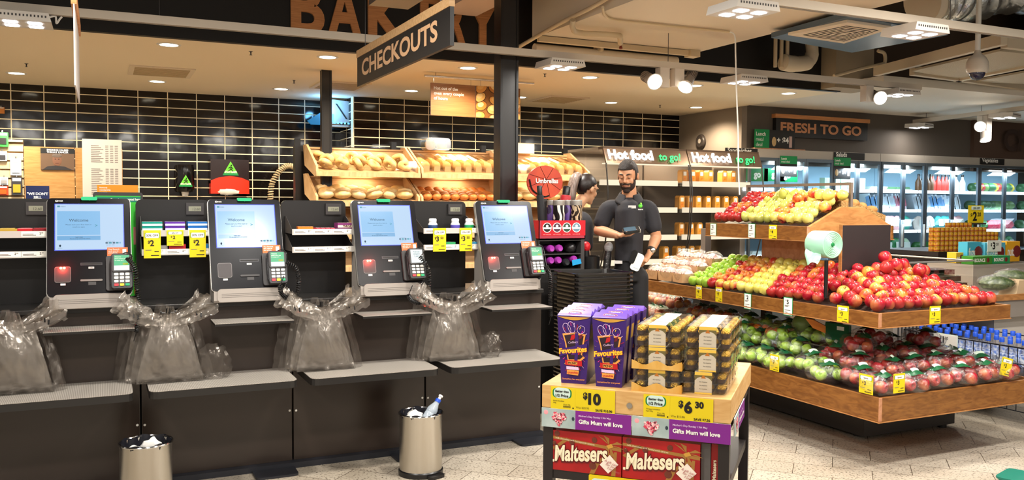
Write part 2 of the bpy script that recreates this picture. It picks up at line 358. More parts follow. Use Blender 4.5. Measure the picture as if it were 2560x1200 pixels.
for x, y, pw in ((-1.3, YB, 22), (.35, YB, 30), (1.95, YB, 30), (-1.2, 2.3, 30), (.5, 2.3, 34), (2.2, 2.3, 34), (4.4, 3.0, 22), (3.9, 2.2, 34), (5.4, 2.2, 34), (-.6, .2, 26), (1.4, .2, 24), (3.4, .5, 24), (5.6, .8, 24)):
    lamp('unseen_lamp_light', 'AREA', (x, y, 2.75), pw, NEUT, .2)  # unseen lamps without fixtures, added to light fronts and trays from the camera side
# spotlight heads
def spot_head(lab, px, py, Y, aim, lit=True, s=1.0, zr=None):
    p = P(px, py, Y=Y) if Y < 50 else P(px, py, Z=zr)-Vector((0, 0, .13 if lit else .22)); zt = zr or ZA-.012; t = thing('spotlight', lab, 'spotlight', p); d = (Vector(aim)-p).normalized(); Mx = d.to_track_quat('-Z', 'Y').to_matrix().to_4x4()
    b = MB(); b.T = Mx; b.lathe([(0, .12), (.035, .12), (.042, .11), (.042, .0), (.05, -.06), (.062, -.085)], mat('spot_taupe', '8a8078', .45), 24)
    for k in range(20): a = k*.314; b.box(.041*math.cos(a)-.002, .041*math.cos(a)+.002, .041*math.sin(a)-.002, .041*math.sin(a)+.002, .02, .11, DGREY)
    b.build('head', t); b = MB(); b.T = Mx; b.lathe([(.056, -.07), (.064, -.086), (.066, -.092), (.06, -.094)], mat('spot_ring', 'e6e0d8', .4), 24); b.build('trim_ring', t)
    b = MB(); b.T = Mx; b.lathe([(0, -.096), (.058, -.0955)], glow('spot_lens_lit', 'fff0dc', 22 if lit else 3), 24); b.build('lens', t)
    b = MB(); b.tube([(0, 0, .03), (s*.09, .02, .03)], .012, SILV, 8); b.build('pivot', t); hx = s*.115; b = MB(); b.box(hx-.045, hx+.045, -.035, .035, -.06, zt-p.z-.0, mat('spot_box', 'd8cec2', .5)); b.build('driver_box', t)
    if lit: lamp('spotlight_light', 'SPOT', p+d*.1, 14, (1, .85, .65), .05, aim=p+d*2, spot=55)
spot_head('lit track spotlight facing the checkouts, first of the pair near the hanging cord', 1626, 198, YA, (3.2, 1.6, .9)); spot_head('track spotlight turned away, second of the pair near the hanging cord', 1722, 200, YA, (2.6, 4.9, .6), True, -1)
spot_head('lit track spotlight over the fresh food cabinets, hung from the end of the long track', 2190, 240, YA, (4.6, 1.4, .9), True, -1)
spot_head('glaring twin spotlight head over the chilled cabinets', 2450, 289, 99, (1.2, .3, 1.3), True, .35, 2.6); spot_head('dim lower twin spotlight head under the glaring one', 2462, 288, 99, (9.5, 6.6, .8), False, .35, 2.6)
# ducts, pipes, diffuser
t = thing('air_diffuser', 'square pyramid-louvred air diffuser in its blue-grey frame', 'air vent', P(2110, 85, Z=2.78)); cx = t.location.copy(); t.rotation_euler.z = R(0)
pd = [P(x, y, Z=2.78)-cx for x, y in ((1970, 88), (2118, 56), (2228, 72), (2110, 109))]
q = [p*1.0 for p in pd]; b = MB(); b.add([(p.x, p.y, 0) for p in q]+[(p.x, p.y, .02) for p in q], [(3, 2, 1, 0), (0, 1, 5, 4), (1, 2, 6, 5), (2, 3, 7, 6), (3, 0, 4, 7)], CREAM); b.build('face_plate', t)
for k in range(5):
    f0, f1 = .74-.14*k, .70-.14*k; b = MB(); vs = [(p.x*f0, p.y*f0, -.002) for p in q]+[(p.x*f1, p.y*f1, -.002+.0) for p in q]; b.add(vs, [(0, 4, 5, 1), (1, 5, 6, 2), (2, 6, 7, 3), (3, 7, 4, 0)], mat('louvre_dark', '2c2620', .8)); b.build('louvre', t)
b = MB(); q2 = [P(x, y, Z=2.80)-cx for x, y in ((1928, 95), (2130, 40), (2370, 88), (2130, 132))]; b.add([(p.x, p.y, .021) for p in q2]+[(p.x, p.y, .06) for p in q2], [(3, 2, 1, 0), (0, 1, 5, 4), (1, 2, 6, 5), (2, 3, 7, 6), (3, 0, 4, 7), (4, 5, 6, 7)], mat('duct_bluegrey', '566878', .5, .3)); b.build('plenum_box', t)
fo = mat('foil', 'c9cfd2', .22, .9, bump=1.0, bscale=18); t = thing('foil_duct', 'crinkled silver foil air duct at the upper picture edge', 'duct')
pa, pb_ = P(2330, 2, Y=5.2), P(2660, -45, Y=4.9); b = MB(); n_s = 40
b.tube([pa+(pb_-pa)*(i/n_s)+Vector((0, 0, .02*math.sin(i*.4))) for i in range(n_s+1)], [.2+.012*math.sin(i*1.9)+.01*nz(i*.7) for i in range(n_s+1)], fo, 28); b.build('foil_sleeve', t); b = MB(); b.lathe([(.185, 0), (.185, .12), (.16, .14)], CREAM, 24, (0, 0, 0)); o = b.build('collar', t); o.location = pa-Vector((.12, 0, .02)); o.rotation_euler = (0, R(75), 0)
def pipe(name, lab, cat, pts, r_, m, extra=None):
    o = MB().tube(smooth(pts, 6), r_, m, 10).build(name); return tag(o, lab, cat)
pc = mat('pipe_cream', 'd9c6a4', .5)
zb = 2.855
pipe('conduit_pipe', 'thin cream conduit running under the ceiling box to the hanging cord', 'pipe', [P(1507, 18, Z=2.85), P(1512, 38, Z=zb), P(1535, 50, Z=zb), P(1600, 57, Z=zb), P(1700, 68, Z=zb), P(1825, 80, Z=zb)], .010, pc)
pipe('hanging_cable', 'long white cord hanging from the ceiling box in front of the fruit stand', 'cord', [P(1825, 80, Y=5.3), P(1837, 90, Y=5.3), P(1839, 140, Y=5.3), P(1841, 220, Y=5.3), P(1845, 330, Y=5.3), P(1846, 420, Y=5.3), P(1849, 487, Y=5.3)], .006, WHITE)
t = thing('sprinkler_pipe', 'cream sprinkler pipe with a red-tipped head under the ceiling box', 'pipe'); b = MB(); b.tube(smooth([P(1432, 50, Z=2.866), P(1432, 70, Z=2.82), P(1450, 82, Z=2.82), P(1540, 88, Z=2.82), P(1550, 95, Z=2.82), P(1551, 108, Z=2.8)], 6), .022, pc, 12); b.build('pipe', t); p = P(1552, 112, Z=2.79); b = MB(); b.lathe([(.008, -.035), (.016, -.03), (.01, -.01), (.01, .0)], mat('sprinkler_red', '8a3a2a', .4), 10, p); b.build('sprinkler_head', t)
pipe('drain_pipe', 'long cream pipe slanting up along the flank of the ceiling box', 'pipe', [P(1296, 118, X=3.2), P(1400, 58, X=3.2), P(1480, 18, X=3.2), P(1530, -12, X=3.2)], .016, pc)
t = thing('cable_tray', 'cream square conduit along the far edge of the ceiling box', 'conduit'); a_, b_ = P(1345, 101, Y=6.35), P(1733, 132, Y=6.35); b = MB(); b.box(a_.x, b_.x, 6.33, 6.37, 2.82, 2.865, pc).box(b_.x-.06, b_.x+.04, 6.3, 6.4, 2.81, 2.87, pc); b.build('trunking', t)
b = MB(); b.tube([(3.3, 6.56, 2.80), (4.75, 6.56, 2.80)], .045, CREAM, 14); b.box(3.9, 3.93, 6.48, 6.6, 2.82, 2.87, pc); tag(b.build('round_duct'), 'smooth cream round pipe under the far edge of the ceiling box', 'pipe')
def elbow():
    t = thing('duct_elbow', 'bulky white insulated pipe elbow against the black bulkhead', 'duct'); Y = 6.55; b = MB(); b.tube(smooth([P(2028, 100, Y=Y), P(2030, 135, Y=Y), P(2018, 156, Y=Y), P(1985, 160, Y=Y), P(1955, 155, Y=Y)], 6), [.1*.6]*6+[.065]*6+[.075]*6+[.08]*6+[.02], mat('lagging', 'e0d2b8', .7), 14); b.build('lagged_pipe', t)
    for x in (1938, 1953, 1968): b = MB(); b.tube([(P(x, 92, Y=Y).x, Y, 4.88), P(x, 168 if x < 1960 else 150, Y=Y)], .018, pc, 8); b.build('riser_pipe', t)
elbow()
pipe('bent_pipe', 'thin cream pipe with an elbow at the end of the black bulkhead', 'pipe', [P(2085, 190, Y=6.2), P(2150, 172, Y=6.2), P(2200, 161, Y=6.2), P(2212, 156, Y=6.2), P(2211, 134, Y=6.2), P(2195, 127, Y=6.2)], .017, pc)
_a, _b = P(922, 14, Y=5.95), P(1020, 24, Y=5.95); t = thing('metal_box', 'grey riveted metal box above the black hanging sign, cut by the top of the picture', 'box', (_a.x, 5.3, _b.z)); MB().box(0, _b.x-_a.x, 0, .65, 0, .12, mat('galvanised', '8f8880', .45, .6)).build('casing', t)
MB().box(.05, .09, .3, .34, .12, 4.88-_b.z, DGREY).build('hanger', t)
# mesh ceiling grid on steel channels
t = thing('ceiling_grid', 'white steel mesh ceiling panels on channels beside the dome camera', 'ceiling grid'); zg = 2.78; mz = mat('grid_mesh', 'c9bba2', .7, bump=.8, bscale=90)
def flat(pts, z0, z1, m, nm): b = MB(); q = [P(x, y, Z=z0) for x, y in pts]; n = len(q); b.add([tuple(p) for p in q]+[(p.x, p.y, z1) for p in q], [tuple(range(n)), tuple(range(n, 2*n))[::-1]]+[(i, (i+1) % n, n+(i+1) % n, n+i)[::-1] for i in range(n)], m); return b.build(nm, t)
flat([(2280, 178), (2500, 128), (2570, 135), (2570, 165), (2390, 200)], zg+.02, zg+.04, mz, 'mesh_panel'); flat([(2430, 205), (2570, 180), (2570, 210)], zg+.02, zg+.04, mz, 'mesh_panel')
for a_, b_ in (((2190, 190), (2510, 112)), ((2510, 120), (2575, 128)), ((2280, 188), (2580, 228)), ((2390, 205), (2580, 168))):
    p0, p1 = P(*a_, Z=zg), P(*b_, Z=zg); d = (p1-p0).normalized(); n = Vector((-d.y, d.x, 0))*.03; b = MB(); v = [p0-n, p1-n, p1+n, p0+n]; b.add([(p.x, p.y, zg) for p in v]+[(p.x, p.y, zg+.09) for p in v], [(0, 3, 2, 1), (4, 5, 6, 7), (0, 1, 5, 4), (1, 2, 6, 5), (2, 3, 7, 6), (3, 0, 4, 7)], mat('channel', 'd3c4aa', .6)); b.build('steel_channel', t)
struct(MB().box(P(2090, 150, Y=6.6).x, P(2185, 150, Y=6.6).x, 6.6, 6.9, 2.7, 3.4, mat('beam_taupe', 'a8987e', .7)).build('ceiling_beam'))
struct(MB().box(9.2, 9.45, 5.6, 5.85, 2.87, 4.9, CREAM).build('ceiling_post')); struct(MB().box(10.3, 16, 6.7, 6.8, 2.8, 4.9, mat('duct_red', '7a2f18', .6)).build('wall_red_void'))
# dome camera
t = thing('security_camera', 'white dome security camera hanging on a pole', 'camera', P(2443, 168, Y=4.6)); b = MB(); b.lathe([(.02, .12), (.02, 1.2)], WHITE, 12); b.build('pole', t)
b = MB(); b.lathe([(.02, .13), (.03, .1), (.06, .075), (.078, .04), (.08, 0), (.078, -.03), (.07, -.045)], mat('camera_white', 'd5cabb', .4), 28); b.build('housing', t); MB().ball((0, 0, -.045), (.058, .058, .055), mat('dome_tint', '2a2a44', .05, spec=.9), 20, 12).build('dome', t)
# ceiling bits in the bakery
for x, y, w_, s in ((403, 181, .55, 'white slotted air vent in the bakery ceiling above the tobacco board'), (850, 216, .5, 'white ceiling vent behind the hanging checkouts sign'), (1395, 250, .5, 'flat square air vent in the bakery ceiling past the tall column')):
    p = P(x, y, Z=2.69); t = thing('ceiling_vent', s, 'air vent', (p.x, p.y, 2.7)); b = MB(); b.box(-w_/2, w_/2, -.3, .3, -.012, 0, CREAM); b.build('frame', t); b = MB()
    for k in range(9): b.box(-w_*.42, w_*.42, -.25+k*.058, -.225+k*.058, -.016, -.012, mat('vent_shadow', 'c4b08c', .8))
    b.build('slat', t)
for x, y, s in ((66, 165, 'above the tobacco board'), (735, 206, 'left of the slim black post'), (627, 135, 'midway along the ceiling front'), (1650, 267, 'near the taupe side wall'), (1362, 190, 'past the tall black column')):
    p = P(x, y, Z=2.68); t = thing('sprinkler', 'small dark ceiling sprinkler '+s, 'sprinkler', (p.x, p.y, 2.7)); MB().lathe([(.004, -.03), (.013, -.028), (.004, -.023), (.006, -.004), (.018, 0)], DGREY, 12).build('sprinkler_head', t)
# ---- signs
ORW = wood('letter_wood', 'd8965e', 'c07f4c', (2, 14, 40), .5); PALEW = wood('pale_wood', 'd8b080', 'c59a68', (2, 20, 20), .5)
def letter(s, h, depth, m, bold=.03):
    vs, fs = glyphs(s, bold); sc = h/.70; b = MB(); n = len(vs); v3 = [(x*sc, 0, z*sc) for x, z in vs]+[(x*sc, depth, z*sc) for x, z in vs]
    ed = {}
    for f in fs:
        for i in range(len(f)): k = (f[i], f[(i+1) % len(f)]); ed[k] = ed.get((k), 0)+1
    side = [(a, b2, n+b2, n+a) for (a, b2) in ed if (b2, a) not in ed]
    b.add(v3, [tuple(f) for f in fs]+[tuple(n+i for i in f)[::-1] for f in fs]+[s_[::-1] for s_ in side], m); return b
YS = 6.775; t = thing('bakery_sign', 'big wooden letters spelling BAKERY on the black bulkhead', 'sign', (P(728, 77, Y=YS).x, YS, P(728, 77, Y=YS).z)); xe = P(1247, 118, Y=YS).x-t.location.x
hB = .40; ws = [max(p[0] for p in glyphs(c, .03)[0])-min(p[0] for p in glyphs(c, .03)[0]) for c in 'BAKERY']; k = 1.0
starts = [P(x, 90, Y=YS).x-t.location.x for x in (728, 819, 921, 1052, 1116, 1168)]; ends = [P(x, 90, Y=YS).x-t.location.x for x in (812, 906, 1016, 1108, 1168, 1247)]
for c, a_, e_ in zip('BAKERY', starts, ends):
    b = letter(c, hB, .03, ORW); x0 = min(v[0] for v in b.v); x1 = max(v[0] for v in b.v); b.v = [((v[0]-x0)*(e_-a_)/(x1-x0)+a_, v[1], v[2]) for v in b.v]; b.build('letter', t)
# checkouts sign, hung square to the checkouts
XS = 1.47; c = [P(893, 124, X=XS), P(1127, -6, X=XS), P(1125, 110, X=XS), P(897, 218, X=XS)]; y0, y1 = c[2].y, c[0].y; zt, zl = (c[0].z+c[1].z)/2, (c[2].z+c[3].z)/2
t = thing('checkouts_sign', 'black hanging CHECKOUTS sign with a wooden top strip', 'sign', (XS, y0, zl)); L_ = y1-y0; hh = zt-zl
MB().box(0, .02, 0, L_, 0, hh-.045, mat('sign_black', '201d1c', .45)).build('board', t); MB().box(-.004, .024, 0, L_+.005, hh-.045, hh, PALEW).build('wooden_strip', t)
b = MB(); b.text('CHECKOUTS', (0, L_*.93, hh*.24), (0, -1, 0), (0, 0, 1), hh*.42, mat('letter_tan', 'd7ab82', .5), w=L_*.83, bold=.03, lift=.002); b.build('lettering', t)
for y in (.15, L_-.15): MB().tube([(.01, y, hh), (.01, y, 4.9-zl)], .002, DGREY, 5).build('suspension_wire', t)
t = thing('hanging_sign', 'thin hanging sign seen edge-on above the tobacco counter', 'sign', (0, 0, 0)); X = P(196, 100, Y=5.3).x; ztop, zbot = P(196, 62, Y=5.3).z, P(198, 238, Y=4.4).z
b = MB(); b.box(X-.003, X+.003, 4.45, 5.3, zbot+.05, ztop-.06, mat('sign_white_edge', 'd8d0c8', .5)); b.build('board', t); MB().box(X-.012, X+.012, 4.45, 5.31, ztop-.06, ztop, ORW).build('wooden_strip', t)
for y in (4.6, 5.2): MB().tube([(X, y, ztop), (X, y, 4.9)], .002, DGREY, 5).build('suspension_wire', t)
# bakery promo banner
YP = 7.55; a_, e_ = P(1077, 207, Y=YP), P(1300, 292, Y=YP); xm = P(1190, 220, Y=YP).x; hz = P(1077, 207, Y=YP).z-P(1077, 288, Y=YP).z; zt = P(1100, 208, Y=YP).z
t = thing('bread_banner', 'hanging brown banner about hot bread with a photo of rolls', 'sign', (a_.x, YP, zt-hz)); W_ = e_.x-a_.x; wm = xm-a_.x
b = MB(); b.box(0, wm-.006, 0, .012, 0, hz, wood('banner_brown', '9a683e', '8a5a34', (1, 4, 30), .35)); 
for k, s in enumerate(('Hot out of the', 'oven every couple', 'of hours')): b.text(s, (.03, 0, hz*(.80-.155*k)), (1, 0, 0), (0, 0, 1), hz*.095, WINK, bold=.02, maxw=wm-.05)
b.build('text_panel', t)
b = MB(); b.box(wm, W_, 0, .012, 0, hz, mat('photo_brown', '8a5a2a', .4)); bm = [mat('photo_roll_a', 'd99a4a', .5), mat('photo_roll_b', 'c47f34', .5), mat('photo_roll_c', 'e6b468', .5)]; random.seed(3)
for i in range(15):
    cx, cz, rr, ro = wm+(W_-wm)*(.1+.27*(i % 4)+random.uniform(-.05, .05)), hz*(.05+.28*(i//4)+random.uniform(-.06, .06)), hz*random.uniform(.14, .19), random.uniform(-.6, .6)
    for q, (f, m) in enumerate(((1.12, mat('photo_shade', '5a3414', .5)), (1, bm[i % 3]), (.55, mat('photo_light', 'f2d090', .5) if i % 3 else bm[2]))):
        pts = []
        for a in range(14): c_, s_ = math.cos(a*.4488)*rr*1.2*f, math.sin(a*.4488)*rr*.85*f; pts.append((min(max(cx+c_*math.cos(ro)-s_*math.sin(ro)-(.1*rr if q == 2 else 0), wm), W_), min(max(cz+c_*math.sin(ro)+s_*math.cos(ro)+(.2*rr if q == 2 else 0), 0), hz)))
        b.prism(pts, 'y', -.0002*(3*i+q)-.0006, 0, m)
b.build('photo_panel', t); b = MB(); b.tube([(-.06, .006, hz+.06), (W_+.15, .006, hz+.06)], .012, CHROME, 10); 
b.build('hanging_rail', t)
for x in (.03, wm-.05, wm+.05, W_-.05): MB().tube([(x, .006, hz), (x, .006, hz+.055)], .003, CHROME, 5).build('hook', t)
for x in (.05, W_*.95): MB().tube([(x, .006, hz+.06), (x, .006, 2.7-zt+hz)], .002, DGREY, 5).build('suspension_wire', t)
# fresh to go sign, chilled-aisle name boards, dark wall lettering
a_, e_ = P(1942, 291, Y=8.35), P(2170, 352, Y=8.35); t = thing('fresh_sign', 'black FRESH TO GO wall sign with orange wooden letters', 'sign', (a_.x, 8.36, e_.z)); W_, hh = e_.x-a_.x, P(2170, 308, Y=8.35).z-e_.z
MB().box(0, W_, 0, .06, 0, hh, mat('sign_black')).build('board', t); MB().box(-.02, W_+.03, -.01, .06, hh, hh+.05, ORW).build('wooden_strip', t); b = MB(); b.text('FRESH TO GO', (W_*.045, 0, hh*.27), (1, 0, 0), (0, 0, 1), hh*.5, mat('letter_copper', 'c98a60', .5), w=W_*.88, bold=.035, lift=.004); b.build('lettering', t)
p = P(2510, 375, Y=8.3); t = thing('wall_lettering', 'dark CHILLED lettering on the brown wall, cut by the picture edge', 'sign', p); b = MB(); b.text('CHILLED', (0, 0, 0), (1, 0, 0), (0, 0, 1), .3, mat('letter_dark', '3d2a22', .6), bold=.03); b.build('lettering', t)
b = MB(); p = P(1753, 353, Y=9.0); 
t = thing('wall_clock', 'small round dark clock on the taupe side wall', 'clock', (7.06, P(1753, 353, X=7.06).y, P(1753, 353, X=7.06).z)); b.T = Matrix.Rotation(R(-90), 4, 'Y'); b.lathe([(0, .03), (.075, .03), (.085, .02), (.09, 0)], mat('clock_dark', '3b3532', .4), 28); b.build('case', t); b = MB(); b.T = Matrix.Rotation(R(-90), 4, 'Y'); b.lathe([(0, .032), (.03, .031)], mat('clock_face', 'a49c92', .5), 20); b.build('face', t)
# insect killer lamp on the corner, with its blue glow
t = thing('insect_killer', 'white wall-mounted insect killer lamp glowing blue at the tile corner', 'lamp', P(838, 290, Y=9.9)); b = MB(); b.prism([(-.09, -.1), (.2, -.06), (.2, .17), (-.09, .19)], 'y', -.01, .01, mat('lamp_shell', 'cfd4d4', .4)); b.box(-.09, .2, 0, .12, -.12, -.1, WHITE); b.build('shell', t); b = MB(); b.box(-.05, -.02, -.012, -.0105, -.07, .02, glow('uv_window', '58b8ff', 3)).prism([(.0, .14), (.02, .14), (.14, -.03), (.12, -.03)], 'y', -.0125, -.0105, DGREY)
for k in range(6): b.box(-.06+k*.04, -.04+k*.04, -.012, -.0105, -.09, -.07, glow('uv_window', '58b8ff', 3))
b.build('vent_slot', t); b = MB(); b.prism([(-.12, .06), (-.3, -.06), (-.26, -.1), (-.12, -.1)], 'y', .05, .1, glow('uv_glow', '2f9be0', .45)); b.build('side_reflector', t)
lamp('insect_light', 'POINT', P(820, 272, Y=9.8), 5, (.15, .5, 1), .05)
# ================================================================ self-checkout row
SEAM, MOD, YF = .173, .795, 4.95
WHICH = ['first self-checkout from the tobacco counter', 'second self-checkout, beside the taller glare', 'third self-checkout', 'fourth self-checkout, nearest the umbrella stand']
panel_m = mat('panel_brown_black', '322924', .2, spec=.5, bump=.03, bscale=300); top_m = mat('counter_black', '211f1e', .3)
def rib_mat():
    m, nt, b, L = noded('ribbed_shelf', .34, .6); N = nt.nodes.new
    tc = N('ShaderNodeTexCoord'); wv = N('ShaderNodeTexWave'); wv.bands_direction = 'X'; wv.inputs['Scale'].default_value = 40; L(tc.outputs['Object'], wv.inputs['Vector'])
    rp = N('ShaderNodeValToRGB'); rp.color_ramp.elements[0].color = (*lin('8a837b'), 1); rp.color_ramp.elements[1].color = (*lin('b0a9a0'), 1); L(wv.outputs['Fac'], rp.inputs['Fac']); L(rp.outputs['Color'], b.inputs['Base Color'])
    bp = N('ShaderNodeBump'); bp.inputs['Strength'].default_value = .3; bp.inputs['Distance'].default_value = .002; L(wv.outputs['Fac'], bp.inputs['Height']); L(bp.outputs['Normal'], b.inputs['Normal']); return m
rib_m = rib_mat()
def counter():
    t = thing('checkout_counter', 'black checkout counter under the self-checkout nearest the tobacco counter', 'counter', (SEAM-MOD, YF, 0), group='black checkout counters')
    MB().box(.004, MOD-.004, 0, .5, .03, .93, panel_m).build('front_panel', t, bevel=.003)
    MB().box(.001, MOD-.001, -.03, .52, .93, .955, top_m).build('counter_top', t, bevel=.004)
    o = [(.026, 0), (.026, -.34)]+[(.026+.04-.04*math.cos(a), -.34-.04*math.sin(a)) for a in (.5, 1.0, 1.57)]
    o2 = [(MOD-x, y) for x, y in o[::-1]]; o2 = [(x-.02, y) for x, y in o2]
    b = MB(); b.prism(o+o2, 'z', .527, .563, top_m); b.prism(o+o2, 'z', .563, .566, rib_m); b.build('bag_shelf', t)
    b = MB(); b.box(.355, .765, -.2, 0, .846, .858, top_m).box(.355, .765, -.2, 0, .858, .861, rib_m); b.build('purse_shelf', t)
    MB().box(0, MOD, -.055, .45, .0, .032, mat('kick_strip', '23242a', .4)).build('kick_strip', t)
    b = MB(); b.prism(rrect(.56, .79, -.2, .02, .03), 'z', 0, .012, mat('kick_strip')); b.build('foot_plate', t)
    b = MB(); b.lathe([(0, .003), (.006, .003), (.007, 0)], WHITE, 8); m = b.mesh('cap')
    for x, z in ((.018, .315), (MOD-.018, .318)):
        o = bpy.data.objects.new('screw_cap', m); COL.objects.link(o); o.parent = t; o.location = (x, -.001, z); o.rotation_euler.x = R(90)
    b = MB()
    for sx in (-.035, .035): b.tube([(.13+sx, -.02, .93), (.13+sx, -.15, .925), (.13+sx, -.17, .935)], .004, BLK2, 6)
    b.tube([(.095, -.15, .925), (.165, -.15, .925)], .004, BLK2, 6); b.tube([(.13, -.15, .925), (.13, -.165, .93), (.13, -.165, .95)], .012, BLK2, 8)
    b.build('bag_hook', t)
    return t
c0 = counter(); CNT = [c0]
for i, s in enumerate(['black checkout counter under the self-checkout with the white glare on its screen', 'black checkout counter behind the steel bin with the bottle', 'black checkout counter beside the stack of black baskets']):
    CNT.append(dup(c0, (SEAM+MOD*i, YF, 0), label=s))
# ---- kiosks
KW = P(330, 740, Y=4.88).x-P(117, 740, Y=4.88).x; KL = .523
KX0 = (P(117, 740, Y=4.88).x+P(330, 740, Y=4.88).x)/2
v_ = Vector((0, .17, .495)).normalized(); n_ = Vector((1, 0, 0)).cross(v_)
BT = Matrix(((1, 0, 0, -KW/2), (0, v_.y, n_.y, 0), (0, v_.z, n_.z, .065), (0, 0, 0, 1)))
bu = lambda p: (p-60)/840*KW
bv = lambda p: (1000-p)/925*KL
kgrey = mat('kiosk_grey', 'a29a93', .45, bump=.02, bscale=300); bez = mat('kiosk_bezel', '110f12', .26, spec=.16)
scr_bg = glow('screen_white', 'c6e0fb', .78, .14); scr_box = glow('screen_blue', '8cc2ee', .78, .22); scr_box2 = glow('screen_blue_dark', '7ab2e0', .78, .22); scr_ink = mat('screen_ink', '123c58', .5); scr_teal = mat('screen_teal', '0f6a80', .5)
def kiosk(leds=True, n=0):
    t = thing('self_checkout', '', 'self-checkout', (KX0, 4.88, .955), group=None)
    b = MB(); b.T = BT
    b.prism(rrect(0, KW, 0, KL, .022), 'z', -.03, 0, bez); b.prism(rrect(-.003, KW+.003, -.003, KL+.003, .024), 'z', -.034, -.012, SILV)
    b.text('NCR', (bu(172), bv(108), 0), (1, 0, 0), (0, 1, 0), .007, WINK, bold=.02)
    b.prism(rrect(bu(140), bu(168), bv(110), bv(94), .004), 'z', 0, .001, WINK); b.prism(rrect(bu(147), bu(161), bv(106), bv(98), .002), 'z', .001, .0014, bez)
    b.lathe([(0, .001), (.004, .001)], SILV, 10, (bu(483), bv(90), 0)).build('bezel', t)
    b = MB(); b.T = BT; x0, x1, y0, y1 = bu(140), bu(825), bv(568), bv(135)
    b.box(x0-.004, x1+.004, y0-.004, y1+.004, 0, .001, mat('screen_edge', '2440b8', .4)); b.box(x0, x1, y0, y1, 0, .0015, scr_bg)
    z = .0018; q = lambda a, c, d, e, m, z=z: b.quad((bu(a), bv(e), z), (bu(c), bv(e), z), (bu(c), bv(d), z), (bu(a), bv(d), z), m)
    q(158, 588, 200, 430, scr_box); q(158, 590, 437, 478, scr_box2)
    U, V = (1, 0, 0), (0, 1, 0); tx = lambda s, x, y, h, m, al='C', **k: b.text(s, (bu(x), bv(y), z), U, V, h/925*KL, m, al=al, **k)
    tx('Welcome', 372, 302, 28, scr_ink, bold=.006); tx('Please scan your first item or', 372, 336, 12.5, scr_ink); tx('touch to start', 372, 359, 12.5, scr_ink)
    tx('>', 548, 354, 30, scr_teal, bold=.01); tx('CARD ONLY', 375, 455, 8, scr_ink, bold=.02); tx('We only accept cards at this checkout', 385, 469, 7.5, scr_ink, bold=.02)
    q(160, 186, 147, 163, scr_teal); tx('metro', 190, 162, 12, scr_ink, 'L'); q(180, 196, 532, 541, scr_ink); b.lathe([(0, .0003), (.005, .0003)], scr_ink, 10, (bu(188), bv(527), z)); tx('Assistance', 188, 555, 6, scr_ink)
    for a, c, m in ((640, 664, scr_ink), (673, 703, scr_teal), (713, 738, scr_ink), (747, 773, scr_teal), (780, 797, scr_box2)): q(a, c, 500, 514, m)
    tx('card payments accepted', 690, 494, 5, scr_ink); tx('tap  insert  swipe', 690, 530, 7, scr_ink); b.build('screen', t)
    b = MB(); b.T = BT; b.prism(rrect(bu(133), bu(293), bv(870), bv(725), .01), 'z', -.001, .002, mat('scanner_edge', '6a6260', .3)); b.prism(rrect(bu(138), bu(288), bv(865), bv(730), .009), 'z', .002, .003, mat('scanner_glass', '2c2222' if leds else '6b6560', .4)); b.box(bu(190), bu(240), bv(897), bv(880), 0, .001, WINK)
    s = b.build('barcode_scanner', t)
    if leds:
        b = MB(); b.T = BT
        for x in (195, 228): b.ball((bu(x), bv(738), .004), .0068, glow('scanner_led', 'ff3b2a', 40), 8, 6)
        b.build('scanner_led', s)
    b = MB(); b.T = BT; b.box(bu(386), bu(605), bv(717), bv(692), 0, .002, mat('slot_edge', '37343a', .3)); b.box(bu(394), bu(598), bv(712), bv(697), .002, .0026, INK); b.box(bu(466), bu(522), bv(748), bv(731), 0, .001, WINK); b.text('CARD', (bu(494), bv(744), .001), U, V, .005, INK, al='C', bold=.02); b.build('card_slot', t)
    b = MB(); b.T = BT; b.prism(rrect(bu(385), bu(606), bv(866), bv(848), .004), 'z', 0, .006, mat('slot_grey', '76716c', .5) if n != 1 else DGREY); b.box(bu(462), bu(540), bv(900), bv(870), 0, .001, DGREY); b.build('receipt_slot', t)
    b = MB(); b.T = BT; b.prism(rrect(bu(640), bu(915), bv(965), bv(640), .012), 'z', .0, .018, DGREY); b.box(bu(680), bu(880), bv(860), bv(700), .018, .03, BLK2); b.build('terminal_bracket', t)
    b = MB(); b.T = BT; b.box(bu(655), bu(866), bv(690), bv(555), .006, .0085, WHITE); oc = mat('card_orange', 'e8601c', .45)
    b.box(bu(655), bu(866), bv(650), bv(555), .0085, .009, oc); b.box(bu(812), bu(850), bv(640), bv(572), .009, .0095, WINK)
    for k, s_ in enumerate(('Your Rewards', 'card, now on', 'your iPhone.'[:4]+' phone.')): b.text(s_, (bu(668), bv(578+k*17), .009), U, V, .0062, WINK, bold=.015)
    b.build('rewards_sign', t)
    b = MB(); b.box(-KW*.41, KW*.46, .005, .16, 0, .008, kgrey)
    pr = [(.0, .012), (.012, 0), (.19, 0), (.205, .02), (.205, .38), (.16, .44), (.13, .44), (.028, .075), (.004, .068)]
    b.prism(pr, 'x', -KW*.475, KW*.475, kgrey)
    b.prism(rrect(-KW*.43, KW*.44, .004, .075, .02), 'y', -.006, .03, kgrey)
    for r_ in range(3):
        for k in range(58):
            x = -KW*.37+k*KW*.76/57; zz = .03+r_*.009; b.box(x-.0013, x+.0013, -.0066, -.0058, zz-.0013, zz+.0013, DGREY)
    b.build('base_housing', t)
    b = MB(); b.prism(rrect(-.038, .038, .55, .568, .007), 'y', .15, .19, glow('lane_light', '2fd88a', .9)); b.build('lane_light', t)
    b = MB()
    for sx in (-1, 1): b.lathe([(0, .004), (.007, .003), (.009, 0)], CHROME, 10, (0, 0, 0))
